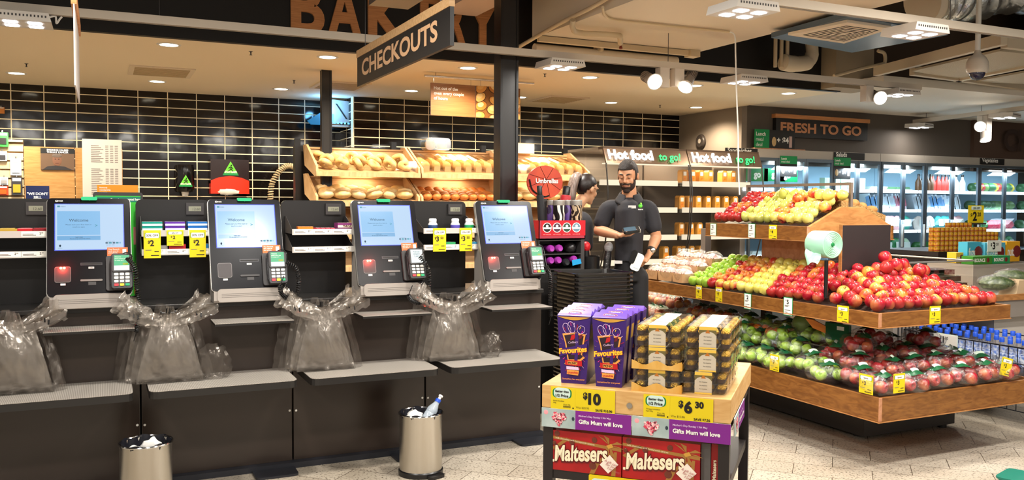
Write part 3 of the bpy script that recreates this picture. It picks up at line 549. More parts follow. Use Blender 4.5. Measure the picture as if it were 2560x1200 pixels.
    b.T = Matrix.Translation((-KW*.475, .12, .28)) @ Matrix.Rotation(R(-90), 4, 'Y'); b2 = MB(); b2.T = b.T; b2.lathe([(.009, 0), (.007, .004), (0, .005)], CHROME, 10); b2.build('side_lock', t)
    return t
KL_LABEL = ['self-checkout with lit welcome screen, the first after the tobacco board, beside a green stand', 'self-checkout with white glare on its welcome screen and no red scanner lights', 'self-checkout with lit welcome screen standing before the bread shelves', 'self-checkout with lit welcome screen at the end, in front of the umbrella stand']
k0 = kiosk(); k1 = kiosk(False, 1)
KS = [k0, k1, dup(k0), dup(k0)]
for i, k in enumerate(KS):
    k.location = (KX0+MOD*i+(-.012 if i == 1 else 0), 4.88, .955); k['label'] = KL_LABEL[i]; k['group'] = 'self-checkouts'
for i in (0, 2, 3):
    q = KS[i].location+BT @ Vector((bu(211), bv(738), .03)); lamp('scanner_light', 'POINT', q, .9, (1, .05, .03), .01)
# the ceiling spotlight behind the camera that glares in the second screen
_p = P(617, 598, Y=4.97); _d = (_p-EYE).normalized(); _n = (BT.to_3x3() @ Vector((0, 0, 1))).normalized(); _r2 = _d-2*_d.dot(_n)*_n; _t = (2.9-_p.z)/_r2.z
lamp('spotlight_light', 'SPOT', _p+_r2*_t, 60, (1, .97, .92), .06, aim=_p, spot=24)
# ---- card terminals with their coiled cords
def terminal(green=True):
    t = thing('card_terminal', '', 'card reader', (0, 0, 0)); b = MB()
    W_, L_ = .1, .185; tb = mat('terminal_black', '232224', .35)
    b.prism(rrect(0, W_, 0, L_, .014), 'z', 0, .035, tb); b.prism(rrect(-.004, W_+.004, .02, L_-.03, .01), 'z', 0, .02, tb)
    b.prism(rrect(.004, W_-.004, .085, L_-.004, .01), 'z', .035, .042, DGREY); b.build('body', t, bevel=.002)
    b = MB(); z = .0425; sc = glow('terminal_screen', 'e8f4ee', 1.0); sg = glow('terminal_green', '58c48a', .85)
    b.box(.014, W_-.014, .093, L_-.012, z, z+.001, sc)
    if green:
        b.box(.014, W_-.014, .118, L_-.012, z+.001, z+.0014, sg); b.box(.055, .08, .121, .131, z+.0014, z+.0017, glow('terminal_lime', 'c8e04a', .6))
        for k, s_ in enumerate(('Welcome', 'please insert, tap', 'or swipe card')): b.text(s_, (.018, L_-.024-k*.009, z+.0014), (1, 0, 0), (0, 1, 0), .0052, WINK)
    else:
        for k, s_ in enumerate(('PLEASE', 'INSERT', 'CARD')): b.text(s_, (.05, L_-.03-k*.014, z+.001), (1, 0, 0), (0, 1, 0), .009, scr_ink, al='C', bold=.01)
    b.build('display', t); b = MB(); kw_ = mat('key_white', 'd9d6d0', .5)
    for r_ in range(4):
        for c in range(3):
            m = kw_ if r_ else (mat('key_red', 'd22f3a', .5), mat('key_yellow', 'eec22c', .5), mat('key_green', '18a06a', .5))[c]
            b.prism(rrect(.014+c*.026, .034+c*.026, .012+r_*.0185, .025+r_*.0185, .003, 2), 'z', .034, .04, m)
    b.build('keypad', t)
    return t
def coil(pts, n, r, turns, m, thick=.0028, seg=6):
    """helix wound round a polyline"""
    pts = [Vector(p) for p in pts]; N = turns*9; out = []
    def at(s):
        k = s*(len(pts)-1); i = min(int(k), len(pts)-2); f = k-i
        p0, p1, p2, p3 = pts[max(i-1, 0)], pts[i], pts[i+1], pts[min(i+2, len(pts)-1)]
        return .5*((2*p1)+(p2-p0)*f+(2*p0-5*p1+4*p2-p3)*f*f+(3*p1-p0-3*p2+p3)*f**3)
    for j in range(N+1):
        s = j/N; c = at(s); t = (at(min(1, s+.01))-at(max(0, s-.01))).normalized(); u = t.cross(Vector((.1, 1, .05))).normalized(); w_ = t.cross(u)
        a = 6.2832*s*turns; out.append(c+u*math.cos(a)*r+w_*math.sin(a)*r)
    return out
TT = BT @ Matrix.Translation((bu(690), bv(968), .03))
CORD = [[(318, 645), (336, 668), (341, 710), (346, 750), (345, 790), (341, 830)], [(716, 655), (740, 672), (747, 705), (742, 735), (722, 745), (704, 735), (700, 714)],
        [(1050, 642), (1068, 668), (1073, 700), (1068, 735), (1050, 757), (1030, 752), (1021, 738)], [(1366, 665), (1375, 690), (1376, 730), (1376, 765), (1378, 790)]]
TL = ['card reader on the self-checkout beside the green stand, cord hanging straight down', 'card reader on the self-checkout with the screen glare, cord looping under it', 'card reader with plain blue-white display and a long looped cord, before the bread shelves', 'card reader on the end self-checkout next to the stacked black baskets']
for i in range(4):
    t = terminal(i != 2); t['label'] = TL[i]; t['group'] = 'card readers'; t.matrix_world = KS[i].matrix_basis @ TT
    iv = t.matrix_world.inverted(); c = [iv @ P(px, py, Y=4.83-.01*k) for k, (px, py) in enumerate(CORD[i])]; b = MB(); b.tube(coil(c, 0, .0105, 36, BLK2), .0034, BLK2, 5)
    b.tube(smooth([(.05, .184, .02), (.075, .185, .05), (.1, .165, .045), c[0]]), .0025, BLK2, 6)
    b.tube(smooth([c[-1], iv @ P(CORD[i][-1][0]-6, CORD[i][-1][1]+22, Y=4.8)] if i in (0, 3) else [c[-1], iv @ P(CORD[i][-1][0]+10, CORD[i][-1][1]-24, Y=4.83)]), .0025, BLK2, 6)
    b.build('coiled_cord', t)
# ---- sweet racks between the self-checkouts
PX0 = P(340, 600, Y=5.25).x; PX1 = P(864, 600, Y=5.25).x-MOD; PWID = PX1-PX0
rail_m = mat('price_rail', 'b9b4ae', .5); lab_m = mat('price_label', 'efeae2', .6); tick = mat('label_grey', '6f6a66', .6)
def price_label(b, x, y, z, w_, txt):
    b.plate((x, y, z), (1, 0, 0), (0, 0, 1), w_, .026, .001, lab_m); b.text(txt[0], (x+w_*.74, y, z+.011), (1, 0, 0), (0, 0, 1), .011, INK, bold=.012); b.text(txt[1:], (x+w_*.74+.009, y, z+.016), (1, 0, 0), (0, 0, 1), .006, INK)
    for k in range(2): b.box(x+.006, x+w_*(.6-.1*k), y-.0012, y-.0006, z+.006+k*.006, z+.0085+k*.006, tick)
def ticket(b, x, y, z, w_, h_, txt, sup='', top='20% OFF'):
    """hanging yellow special ticket, front towards -y, top edge at z"""
    b.plate((x, y, z-h_), (1, 0, 0), (0, 0, 1), w_, h_, .001, YEL); U, V = (1, 0, 0), (0, 0, 1)
    b.prism(rrect(x+w_*.1, x+w_*.9, z-h_*.28, z-h_*.1, h_*.05), 'y', y, y-.0012, WINK); b.text(top, (x+w_*.5, y-.0012, z-h_*.225), U, V, h_*.075, INK, al='C', maxw=w_*.7, bold=.01)
    for sx in (.07, .9): b.box(x+w_*sx, x+w_*(sx+.03), y-.0014, y-.0002, z-h_*.29, z-h_*.09, GRN)
    q = .12 if sup else 0; b.text('$', (x+w_*(.24-q), y, z-h_*.47), U, V, h_*.1, INK, bold=.02); b.text(txt, (x+w_*(.36-q), y, z-h_*.56), U, V, h_*.2, INK, bold=.03)
    if sup: b.text(sup, (x+w_*.56, y, z-h_*.47), U, V, h_*.1, INK, bold=.02)
    b.box(x+w_*.1, x+w_*.45, y-.0012, y-.0004, z-h_*.72, z-h_*.7, tick); b.box(x+w_*.62, x+w_*.88, y-.0012, y-.0004, z-h_*.78, z-h_*.75, INK); b.box(x+w_*.42, x+w_*.9, y-.0012, y-.0004, z-h_*.92, z-h_*.89, INK)
ZT = (P(430, 588, Y=5.03).z, P(430, 635, Y=5.03).z)
def rack(lab, labels, ticks, full=True):
    t = thing('sweet_rack', lab, 'rack', (PX0, 5.25, .955), group='sweet racks between the self-checkouts')
    b = MB(); h = 1.512-.955; b.prism([(0, 0), (PWID, 0)]+[(PWID-.03+.03*math.cos(a), h-.03+.03*math.sin(a)) for a in (0, .5, 1.05, 1.57)]+[(.03-.03*math.sin(a), h-.03+.03*math.cos(a)) for a in (0, .5, 1.05, 1.57)], 'y', 0, .025, BLACK); b.build('back_panel', t)
    b = MB(); x = PWID-.075; b.box(x-.05, x+.045, -.014, 0, h-.085, h-.018, DGREY); b.box(x-.037, x+.03, -.0155, -.014, h-.065, h-.038, mat('lcd', '8f8f7c', .3)); b.text('12.60', (x+.025, -.0155, h-.06), (1, 0, 0), (0, 0, 1), .014, mat('lcd_ink', '55564a', .5), al='R'); b.build('weight_display', t)
    for k in range(2):
        z = ZT[k]-.955; tr = MB(); tr.box(.02, PWID-.005, -.22, 0, z-.004, z, DGREY); tr.prism([(-.22, z-.004), (0, z-.004), (0, z+.1), (-.03, z+.1), (-.22, z+.02)], 'x', .02, .024, DGREY); tr.prism([(-.22, z-.004), (0, z-.004), (0, z+.1), (-.03, z+.1), (-.22, z+.02)], 'x', PWID-.009, PWID-.005, DGREY)
        s = tr.build('tray', t); b = MB(); b.box(.02, PWID-.005, -.224, -.22, z-.006, z+.028, rail_m)
        for j, tx in enumerate(labels[k]):
            if tx: price_label(b, .03+j*(PWID-.05)/3, -.2245, z, (PWID-.06)/3, tx)
        b.build('price_rail', s)
    for (x, k, txt, sup, hh) in ticks:
        b = MB(); ticket(b, x, -.228, ZT[k]-.955+.028, .085, hh, txt, sup, '30% OFF' if not sup else '25% OFF'); b.build('special_ticket', t)
    return t
RK = [rack('sweet rack beside the first self-checkout, half hidden, holding red sweet packs', (('200', '', '200'), ('', '200', '200')), ()),
      rack('sweet rack with three yellow two-dollar tickets, between the first and second self-checkouts', (('', '', '170'), ('225', '225', '225')), ((.03, 0, '2', '', .15), (.145, 0, '2', '', .085), (.26, 0, '2', '', .15))),
      rack('sweet rack without yellow tickets, holding lozenge packs before the bread shelves', (('225', '225', '225'), ('170', '170', '170')), ()),
      rack('sweet rack with two yellow three-fifty tickets and white gum tubs', (('450', '', '170'), ('225', '225', '225')), ((.08, 0, '3', '50', .145), (.255, 0, '3', '50', .145)))]
for i, r_ in enumerate(RK): r_.location.x = PX0+MOD*(i-1)
# ---- goods in the racks
def carton(name, lab, cat, c1, c2, loc, dim=(.09, .12, .04), txt='', group=None, rz=0, ink=WINK, stripes=0):
    w_, d, h = dim; t = MB(); m1 = mat('pack_'+c1, c1, .35); m2 = mat('pack_'+c2, c2, .35)
    t.box(-w_/2, w_/2, 0, d, 0, h, m1); t.quad((-w_/2, -.0006, h*.1), (w_/2, -.0006, h*.1), (w_/2, -.0006, h*.55), (-w_/2, -.0006, h*.55), m2); t.quad((-w_/2, 0, h+.0006), (w_/2, 0, h+.0006), (w_/2, d*.4, h+.0006), (-w_/2, d*.4, h+.0006), m2)
    for k in range(stripes): t.quad((-w_/2, -.001, h*(k+.4)/stripes), (w_/2, -.001, h*(k+.4)/stripes), (w_/2, -.001, h*(k+.6)/stripes), (-w_/2, -.001, h*(k+.6)/stripes), ink)
    if txt: t.text(txt, (0, -.0012, h*.22), (1, 0, 0), (0, 0, 1), h*.34, ink, al='C', maxw=w_*.92, bold=.03)
    return tag(t.build(name, None, loc, rz), lab, cat, group)
def rk(i, x, k, dz=.001, y=5.04): return (PX0+MOD*(i-1)+x, y, ZT[k]+dz)
for j in range(3):
    cc = (('0f8f82', 'e9f2ef'), ('5a2e9a', 'e6e0f2'), ('1668b8', 'dceafa'))[j]
    for r_ in range(3): carton('gum_pack', ('teal', 'purple', 'blue')[j]+' gum pack in the '+('top', 'middle', 'bottom')[2-r_]+' of its pile above the two-dollar tickets', 'gum', cc[0], cc[1], rk(1, .075+.115*j, 0, .001+r_*.024), (.1, .1, .023), 'extra' if 0 else '', 'gum packs in the rack')
carton('lozenge_box', 'pink and white lozenge box beside the gum packs', 'sweets', 'e85a6e', 'f4d8cc', rk(1, .395, 0), (.068, .1, .06), 'allens'[:0])
carton('gum_carton', 'small red gum carton under the middle two-dollar ticket', 'gum', 'b8202a', 'e0483a', rk(1, .2, 1), (.085, .1, .05))
carton('gum_carton', 'small grey gum carton between the tickets on the lower tray', 'gum', '8f8a88', 'c6c2be', rk(1, .12, 1), (.06, .1, .045))
carton('gum_carton', 'blue and white gum carton under the pink lozenge box', 'gum', '1e76b8', 'eef2f4', rk(1, .37, 1), (.1, .1, .05))
carton('lozenge_packet', 'orange lozenge packet on the top tray before the bread shelves', 'sweets', 'f07a1c', 'f6d8b8', rk(2, .1, 0), (.085, .1, .04), rz=-.1)
for j in range(4): carton('lozenge_stick', 'red and white lozenge stick in the row beside the orange packet', 'sweets', 'c8324a', 'f2e6e6', rk(2, .175+j*.028, 0), (.022, .1, .032), group='red lozenge sticks')
for j in range(2): carton('lozenge_box', ('lower', 'upper')[j]+' purple and cream throat lozenge box of the stacked pair', 'sweets', '7a2f6a', 'f0dcc4', rk(2, .355, 0, .001+j*.031), (.135, .09, .03), 'THROATIES', ink=mat('ink_brown', '3a1d16', .6))
def tub(lab, i, x, c):
    t = thing('gum_tub', lab, 'gum', rk(i, x-.06, 0, .001, 5.085)); MB().lathe([(.0, 0), (.026, 0), (.029, .004), (.029, .05), (.022, .062), (.02, .066)], mat('tub_white', 'e9e9ec', .3), 18).build('tub', t); b = MB(); b.lathe([(.0292, .008), (.0296, .009), (.0296, .044), (.0292, .045)], mat('pack_'+c, c, .3), 18); b.build('label_band', t); MB().lathe([(.023, .064), (.024, .068), (.024, .08), (.02, .085), (0, .086)], mat('tub_lid', 'f4f2f4', .3), 18).build('lid', t)
tub('white gum tub with dark blue label at the end of the row', 3, .16, '23406e'); tub('white gum tub with blue and violet label in the middle', 3, .31, '4a3fa0'); tub('white gum tub with green label nearest the end self-checkout', 3, .405, '1f9a5a')
carton('gum_carton', 'green gum carton lying between the three-fifty tickets', 'gum', '2a9a5a', 'bfe0c8', rk(3, .2, 1), (.07, .1, .04)); carton('gum_carton', 'pale blue gum carton under the green labelled tub', 'gum', '3f9ac8', 'e2eef4', rk(3, .38, 1), (.1, .1, .04))
for j in range(3): carton('sweet_bag', ('gold foil', 'red', 'dark red')[j]+' sweet packet on the top tray of the rack nearest the tobacco counter', 'sweets', ('c09a3a', 'c41c24', '8e1620')[j], ('d8c060', 'f0e4e4', 'd03038')[j], (P(18+45*j, 575, Y=5.06).x, 5.05, ZT[0]+.001), (.09, .12, .04), rz=.15*j-.1)
# ---- carrier bags on the hooks
def bag_mat(nm, col, op, tr):
    m = mat(nm, col, .2, metal=.5, spec=.9, bump=.45, bscale=11); nt = m.node_tree; b = nt.nodes['Principled BSDF']; L = nt.links.new
    tc = nt.nodes.new('ShaderNodeTexCoord'); n = nt.nodes.new('ShaderNodeTexNoise'); n.inputs['Scale'].default_value = 7; n.inputs['Detail'].default_value = 4; n.inputs['Distortion'].default_value = 1
    r_ = nt.nodes.new('ShaderNodeMapRange'); r_.inputs[1].default_value = .35; r_.inputs[2].default_value = .65; r_.inputs[3].default_value = op-.08; r_.inputs[4].default_value = op+.1
    L(tc.outputs['Object'], n.inputs['Vector']); L(n.outputs['Fac'], r_.inputs[0]); L(r_.outputs[0], b.inputs['Alpha']); return m
bagm, bagm2 = bag_mat('bag_film', 'a39a90', .36, 0), bag_mat('bag_film_dark', '6f675f', .32, 0)
def bag_sheet(seed, w0=.16, w1=.075, hh=.33, amp=.016):
    def cr(x, z): q = x+.25*z*nz(seed, z*4, x*3); return amp*(.9*nz(q*9+seed, z*3, seed)+1.1*(.5-abs(nz(q*15+seed, z*4, 3.1)))+.55*(.5-abs(nz(q*30+z*12, z*9, seed)))+max(0, .07-z)*16*nz(q*26, z*40, seed))
    b = MB()
    def wid(v): return w0+(w1-w0)*(v**1.25)
    def body(u, v): x = (u-.5)*2*wid(v)*(1+.04*nz(v*5, seed, u)); return (x, cr(x, v*hh)-.035*math.sin(v*3.1)*math.cos((u-.5)*3), v*hh)
    b.grid(body, 40, 34, bagm)
    for s in (-1, 1):
        def handle(u, v, s=s):
            """a wide flattened band from the neck out to the flared end"""
            f = v**.9; cx, cz = s*(.035+.175*f), hh*.93+.055*f+.05*f*f; wd = (.04+.028*f)*(1+.25*(v > .85))
            k = .010*nz(u*5+seed, v*8, s)+.008*math.sin(u*11+v*4+seed); a = 1.2-.35*f
            return (cx-s*(u-.5)*wd*math.cos(a)*1.1+k, -.03-.035*f+k*1.8+.02*math.sin(u*3.1), cz+(u-.5)*wd*1.5*math.sin(a)+k*.8)
        b.grid(handle, 10, 16, bagm)
        def side(u, v, s=s): x = s*(wid(v*.95)+.01+u*.045*(1-.3*v)); return (x+.008*nz(v*8, u*3, seed), .015+.03*u+cr(x, v*hh)*.8, v*hh*(.98+.12*u))
        b.grid(side, 5, 18, bagm2)
        b.tube([(s*.15, -.075, hh*1.02), (s*.15, -.06, hh*1.02+.018)], .004, BLK2, 6)
    def tab(u, v): x = (u-.5)*(.085-.05*v); return (x, .004-.02*v+.008*math.sin(u*12+seed), hh*.93+v*.085)
    b.grid(tab, 8, 8, bagm); return b
BAGX = [P(40, 880, Y=4.8).x, P(425, 880, Y=4.8).x, P(812, 850, Y=4.8).x, P(1135, 830, Y=4.8).x]
BL = ['pack of grey carrier bags hanging at the picture edge by the first self-checkout', 'pack of grey carrier bags hanging above the first steel bin', 'pack of grey carrier bags hanging before the rack without yellow tickets', 'pack of grey carrier bags hanging under the white gum tubs']
def loose(seed, sc, fn=.25): return MB().ball((0, 0, 0), sc, bagm2, 26, 16, lambda d: fn*nz(d.x*2.6+seed, d.y*2.6, d.z*2.6)+.12*nz(d.x*7, d.y*7+seed, d.z*7))
for i in range(4):
    t = thing('carrier_bag_pack', BL[i], 'bags', (BAGX[i], 4.80, .568), group='packs of carrier bags')
    for k in range(3):
        o = bag_sheet(i*7.3+k*2.1, .16 if k == 0 else .17, .075+.02*k).build('bag', t); o.location = (-.022*k, .04*k-.03, .004*k); o.rotation_euler = (R(-3), 0, R(-4+4*k)); o.scale = (1.0, 1, 1.0)
    b = MB()
    for k in range(5): b.grid(lambda u, v, k=k: ((u-.5)*.33, -.05+v*.12+.01*nz(u*6, v*5, k), .004+.006*k+.006*nz(u*9, v*9, k+i)), 14, 6, bagm)
    b.build('folded_base', t)
def teardrop(lab, loc, sc, seed): tag(loose(seed, sc).build('loose_bag', None, loc), lab, 'bag')
teardrop('loose dark carrier bag slumped beside the bags above the first steel bin', (P(535, 915, Y=4.8).x, 4.8, .565+.075), (.085, .06, .1), 3)
teardrop('crumpled silvery carrier bag on the bag shelf by the end self-checkout', (P(1225, 865, Y=4.8).x, 4.8, .565+.065), (.075, .06, .085), 8)
# ---- steel bins
def bin_(lab, x, y):
    t = thing('pedal_bin', lab, 'bin', (x, y, 0), group=None); r_ = .118
    MB().lathe([(r_, .03), (r_, .335), (r_+.002, .338)], STEEL, 40, cap=False).build('steel_body', t); MB().lathe([(0, 0), (r_+.006, 0), (r_+.006, .026), (r_, .032)], BLK2, 32).build('base_ring', t)
    b = MB(); b.tube([(r_*1.02*math.cos(a*.1571), r_*1.02*math.sin(a*.1571), .34) for a in range(41)], .005, CHROME, 6, cap=False); b.build('rim', t)
    b = MB(); b.lathe([(r_*.98, .345), (r_*.97, .33), (r_*.93, .29), (r_*.86, .25), (r_*.7, .225), (0, .22)], mat('bin_liner', '1c1c22', .25), 44, fn=lambda p, a: (p[0]*(1+.05*math.sin(a*9)*(p[2] < .34)), p[1]*(1+.05*math.sin(a*11)*(p[2] < .34)), p[2]+.006*math.sin(a*7)), cap=False); b.build('liner', t)
    b = MB(); b.prism(rrect(-.05, .05, -r_-.035, -.09, .015), 'z', .004, .018, BLK2); b.build('pedal', t); return t
b1 = bin_('round steel pedal bin with crumpled paper, standing at the picture bottom edge', .178, 4.5); b1.rotation_euler.z = .5
b2 = bin_('round steel pedal bin with a plastic bottle sticking out of it', 1.585, 4.52); b2.rotation_euler.z = .35
paper = mat('paper_white', 'd2d0cc', .7)
def wad(lab, x, y, z, s, seed): tag(MB().ball((0, 0, 0), s, paper, 14, 9, lambda d: .35*nz(d.x*2+seed, d.y*2, d.z*2)+.15*nz(d.x*5, d.y*5+seed, d.z*5)).build('crumpled_paper', None, (x, y, z)), lab, 'paper')
wad('crumpled white paper in the bin at the bottom edge', .205, 4.51, .308, (.05, .04, .04), 1); wad('crumpled white paper under the bottle in the steel bin', 1.545, 4.52, .312, (.05, .04, .04), 4); wad('small white paper ball deep in the bin at the bottom edge', .13, 4.53, .29, (.035, .035, .03), 9)
t = thing('water_bottle', 'empty clear sports bottle with blue and white cap, tilted in the steel bin', 'bottle', (1.60, 4.52, .27)); t.rotation_euler = (R(-8), R(38), 0)
MB().lathe([(0, 0), (.028, 0), (.031, .01), (.031, .07), (.029, .075), (.031, .08), (.03, .1), (.016, .135), (.013, .15)], film('bottle_shell', 'dce8f4', .42, .12), 20).build('body', t); MB().lathe([(.016, .145), (.016, .163), (.012, .165)], mat('cap_blue', '1f4fc0', .4), 14).build('cap', t); MB().lathe([(.008, .163), (.009, .178), (.013, .181), (.012, .19), (0, .192)], WHITE, 12).build('spout', t)
# ================================================================ tobacco counter behind the first self-checkout
YW = 6.6; bwd = wood('board_oak', 'c99452', 'b5803f', (3, 6, 30), .5)
t = thing('service_counter', 'dark service counter under the oak tobacco board, hidden by the self-checkouts', 'counter', (-.75, 5.95, 0)); MB().box(0, 1.0, 0, .9, 0, 1.32, mat('counter_dark', '241d1a', .5)).build('cabinet', t); MB().box(-.02, 1.02, -.02, .92, 1.32, 1.35, BLACK).build('counter_top', t)
xa, xm, xb = P(60, 400, Y=YW).x, P(187, 400, Y=YW).x, P(306, 400, Y=YW).x; zt = P(150, 368, Y=YW).z
t = thing('oak_board', 'oak veneer back board of the tobacco counter', 'board', (xa, YW, 1.352)); MB().box(0, xm-xa-.002, 0, .03, 0, zt-1.352, bwd).build('panel', t); MB().box(xm-xa+.002, xb-xa, 0, .03, 0, zt-1.352, bwd).build('panel', t)
x0 = P(-10, 400, Y=YW).x; t = thing('slat_panel', 'pale slatted hanging panel at the picture edge with gadgets on it', 'panel', (x0, YW, 1.352)); b = MB(); W_ = xa-x0-.004
for k in range(9): b.box(0, W_, .0, .02, .01+k*.058, .058+k*.058, mat('slat_pale', 'e8c898', .5))
b.box(0, W_, .02, .03, 0, .54, mat('slat_gap', 'a88458', .6)); b.build('slat_board', t); MB().box(0, W_, -.03, .02, .535, .55, mat('slat_rail', 'f2d6a0', .5)).build('top_rail', t)
lamp('slat_light', 'AREA', (x0+.1, YW-.25, zt+.1), 1.5, (1, .9, .75), .15, aim=(x0+.15, YW, 1.6))
def flat(nm, lab, cat, px0, px1, py0, py1, Y, m, d=.01): a, e = P(px0, py1, Y=Y), P(px1, py0, Y=Y); o = MB(); o.box(0, e.x-a.x, 0, d, 0, e.z-a.z, m); return o, a, e.x-a.x, e.z-a.z, nm, lab, cat
def fin(x, extra=None): b, a, w_, h_, nm, lab, cat = x; return tag(b.build(nm, None, a), lab, cat)
x = flat('warning_poster', 'smoking warning poster with a man’s portrait on the oak board'.replace('’s', ''), 'poster', 102, 186, 372, 424, YW-.012, mat('poster_brown', '6a4e34', .5)); b, _, w_, h_ = x[:4]
b.box(0, w_, -.001, 0, h_*.76, h_, INK); b.text('SMOKING CAUSES', (w_/2, -.001, h_*.885), (1, 0, 0), (0, 0, 1), h_*.075, WINK, al='C', bold=.03, maxw=w_*.9); b.text('THROAT CANCER', (w_/2, -.001, h_*.785), (1, 0, 0), (0, 0, 1), h_*.075, WINK, al='C', bold=.03, maxw=w_*.9)
b.ball((w_*.48, 0, h_*.45), (w_*.14, .002, h_*.28), mat('portrait_skin', '7d5238', .6), 14, 8).ball((w_*.48, -.001, h_*.66), (w_*.15, .002, h_*.1), mat('portrait_hair', '6a5a4c', .7), 12, 6); b.prism([(w_*.05, 0), (w_*.2, h_*.16), (w_*.45, h_*.2), (w_*.7, h_*.16), (w_*.95, 0)], 'y', -.003, 0, mat('portrait_coat', '2c2622', .6))
for u in (.43, .53): b.ball((w_*u, -.0025, h_*.5), (w_*.025, .001, h_*.02), INK, 8, 5)
b.box(w_*.43, w_*.53, -.0032, -.001, h_*.3, h_*.325, mat('portrait_lip', '6a3a2c', .6)); fin(x)
x = flat('price_list', 'tall pale printed price list stood in front of the oak board', 'price list', 207, 304, 350, 492, YW-.22, mat('list_paper', 'd9c6b0', .6)); b, _, w_, h_ = x[:4]; g1 = mat('print_grey', '8a7c70', .7)
for k in range(28):
    if k in (10, 11, 12): continue
    z = h_*(.88-.031*k); b.box(w_*.22, w_*(.42+.14*((k*7) % 5)/5), -.0008, 0, z, z+h_*.014, g1)
    for c in range(3): b.box(w_*(.58+.12*c), w_*(.66+.12*c), -.0008, 0, z, z+h_*.014, g1)
b.box(w_*.4, w_*.6, .01, .03, -(P(207, 492, Y=YW-.22).z-1.352), h_*.3, WHITE)
fin(x)
x = flat('navy_sign', 'navy sign saying we do not sell tobacco, standing below the oak board', 'sign', 65, 123, 465, 522, 6.12, mat('navy', '14204e', .5)); b, _, w_, h_ = x[:4]
for k, s in enumerate(('“WE DON’T', 'SELL', 'TOBACCO'.replace('’', "'"))): b.text(s.replace('“', '"').replace('’', "'"), (w_/2, 0, h_*(.6-.16*k)), (1, 0, 0), (0, 0, 1), h_*.11, WINK, al='C', bold=.04, maxw=w_*.9)
fin(x)
# green information stand beside the first self-checkout
Yg = 5.34; a, e = P(232, 480, Y=Yg), P(357, 480, Y=Yg); t = thing('info_stand', 'black-framed green information stand behind the first self-checkout', 'sign', (a.x, Yg, .956)); W_, hh = e.x-a.x, a.z-.956
MB().prism(rrect(0, W_, 0, hh, .015), 'y', 0, .04, DGREY).build('frame', t); b = MB(); b.box(.012, W_-.012, -.003, 0, .01, hh-.02, mat('stand_lime', '3cc23a', .5)); b.box(.012, W_-.012, -.004, -.003, hh-.055, hh-.025, mat('stand_teal', '0f7a62', .5)); b.text('Donations accepted here', (W_*.95, -.004, hh-.046), (1, 0, 0), (0, 0, 1), .013, WINK, al='R', bold=.03, maxw=W_*.6); b.box(W_*.8, W_-.012, -.0045, -.003, .02, .12, YEL); b.box(W_*.8, W_-.012, -.0045, -.003, .3, .4, mat('stand_pink', 'd88a8a', .5)); b.build('panel', t); 
a2, e2 = P(243, 483, Y=Yg+.05), P(345, 463, Y=Yg+.05); b = MB(); b.box(0, e2.x-a2.x, 0, .006, 0, e2.z-a2.z+.02, mat('card_amber', 'f09018', .5)); 
for k, s in enumerate(('Rewards', 'membership', 'program')): b.text(s, (.012, 0, .048-.013*k), (1, 0, 0), (0, 0, 1), .008, WINK, bold=.02)
b.lathe([(0, 0), (.011, 0), (.011, .001)], WINK, 14, (0, 0, 0)); tag(b.build('reward_card', None, (a2.x, Yg+.045, a2.z-.02)), 'orange rewards card standing on top of the green information stand', 'sign')
# gadgets on the slat panel
def gadget(nm, lab, px0, px1, py0, py1, m1, m2, Y=YW-.03): x = flat(nm, lab, 'accessory', px0, px1, py0, py1, Y, m1, .03); b, _, w_, h_ = x[:4]; b.box(w_*.15, w_*.85, -.006, 0, h_*.15, h_*.6, m2); b.box(w_*.1, w_*.9, -.002, 0, h_*.78, h_*.95, WINK); b.box(w_*.45, w_*.55, -.002, .03, h_, h_+.012, CHROME); fin(x)
gp_ = mat('blister', 'd8dce0', .2); gadget('blister_pack', 'white earphone pack hanging on the slat panel', 26, 53, 396, 438, gp_, WHITE); gadget('blister_pack', 'black gadget pack with a yellow stripe low on the slat panel', 29, 55, 443, 488, DGREY, mat('pack_gold', 'd8a82a', .4)); gadget('blister_pack', 'dark cable pack at the top of the slat panel by the picture edge', -6, 17, 378, 402, gp_, DGREY); gadget('blister_pack', 'grey gadget pack by the picture edge above the orange box', 0, 20, 443, 462, gp_, GREYP); gadget('gadget_box', 'orange gadget box low on the slat panel at the picture edge', -6, 20, 465, 488, mat('box_orange', 'd8481c', .4), mat('box_orange2', 'e8681c', .4))
gadget('green_box', 'bright green box above the slat panel at the picture edge', -8, 20, 331, 366, mat('lime_box', '2fc83c', .4), INK, YW-.05); gadget('tag_card', 'small orange card high on the tiles at the picture edge', -6, 11, 268, 283, mat('card_tan', 'd98a3a', .5), mat('card_tan', 'd98a3a', .5), YL-.03)
p = P(25, 500, Y=6.2); b = MB(); b.ball((0, 0, 0), (.09, .06, .06), mat('headset_teal', '8fc8ae', .4), 18, 10); b.ball((.0, -.01, .012), (.1, .055, .058), BLK2, 18, 10); tag(b.build('headset_case', None, (p.x, 6.2, 1.405)), 'teal and black rounded case on the service counter at the picture edge', 'case')
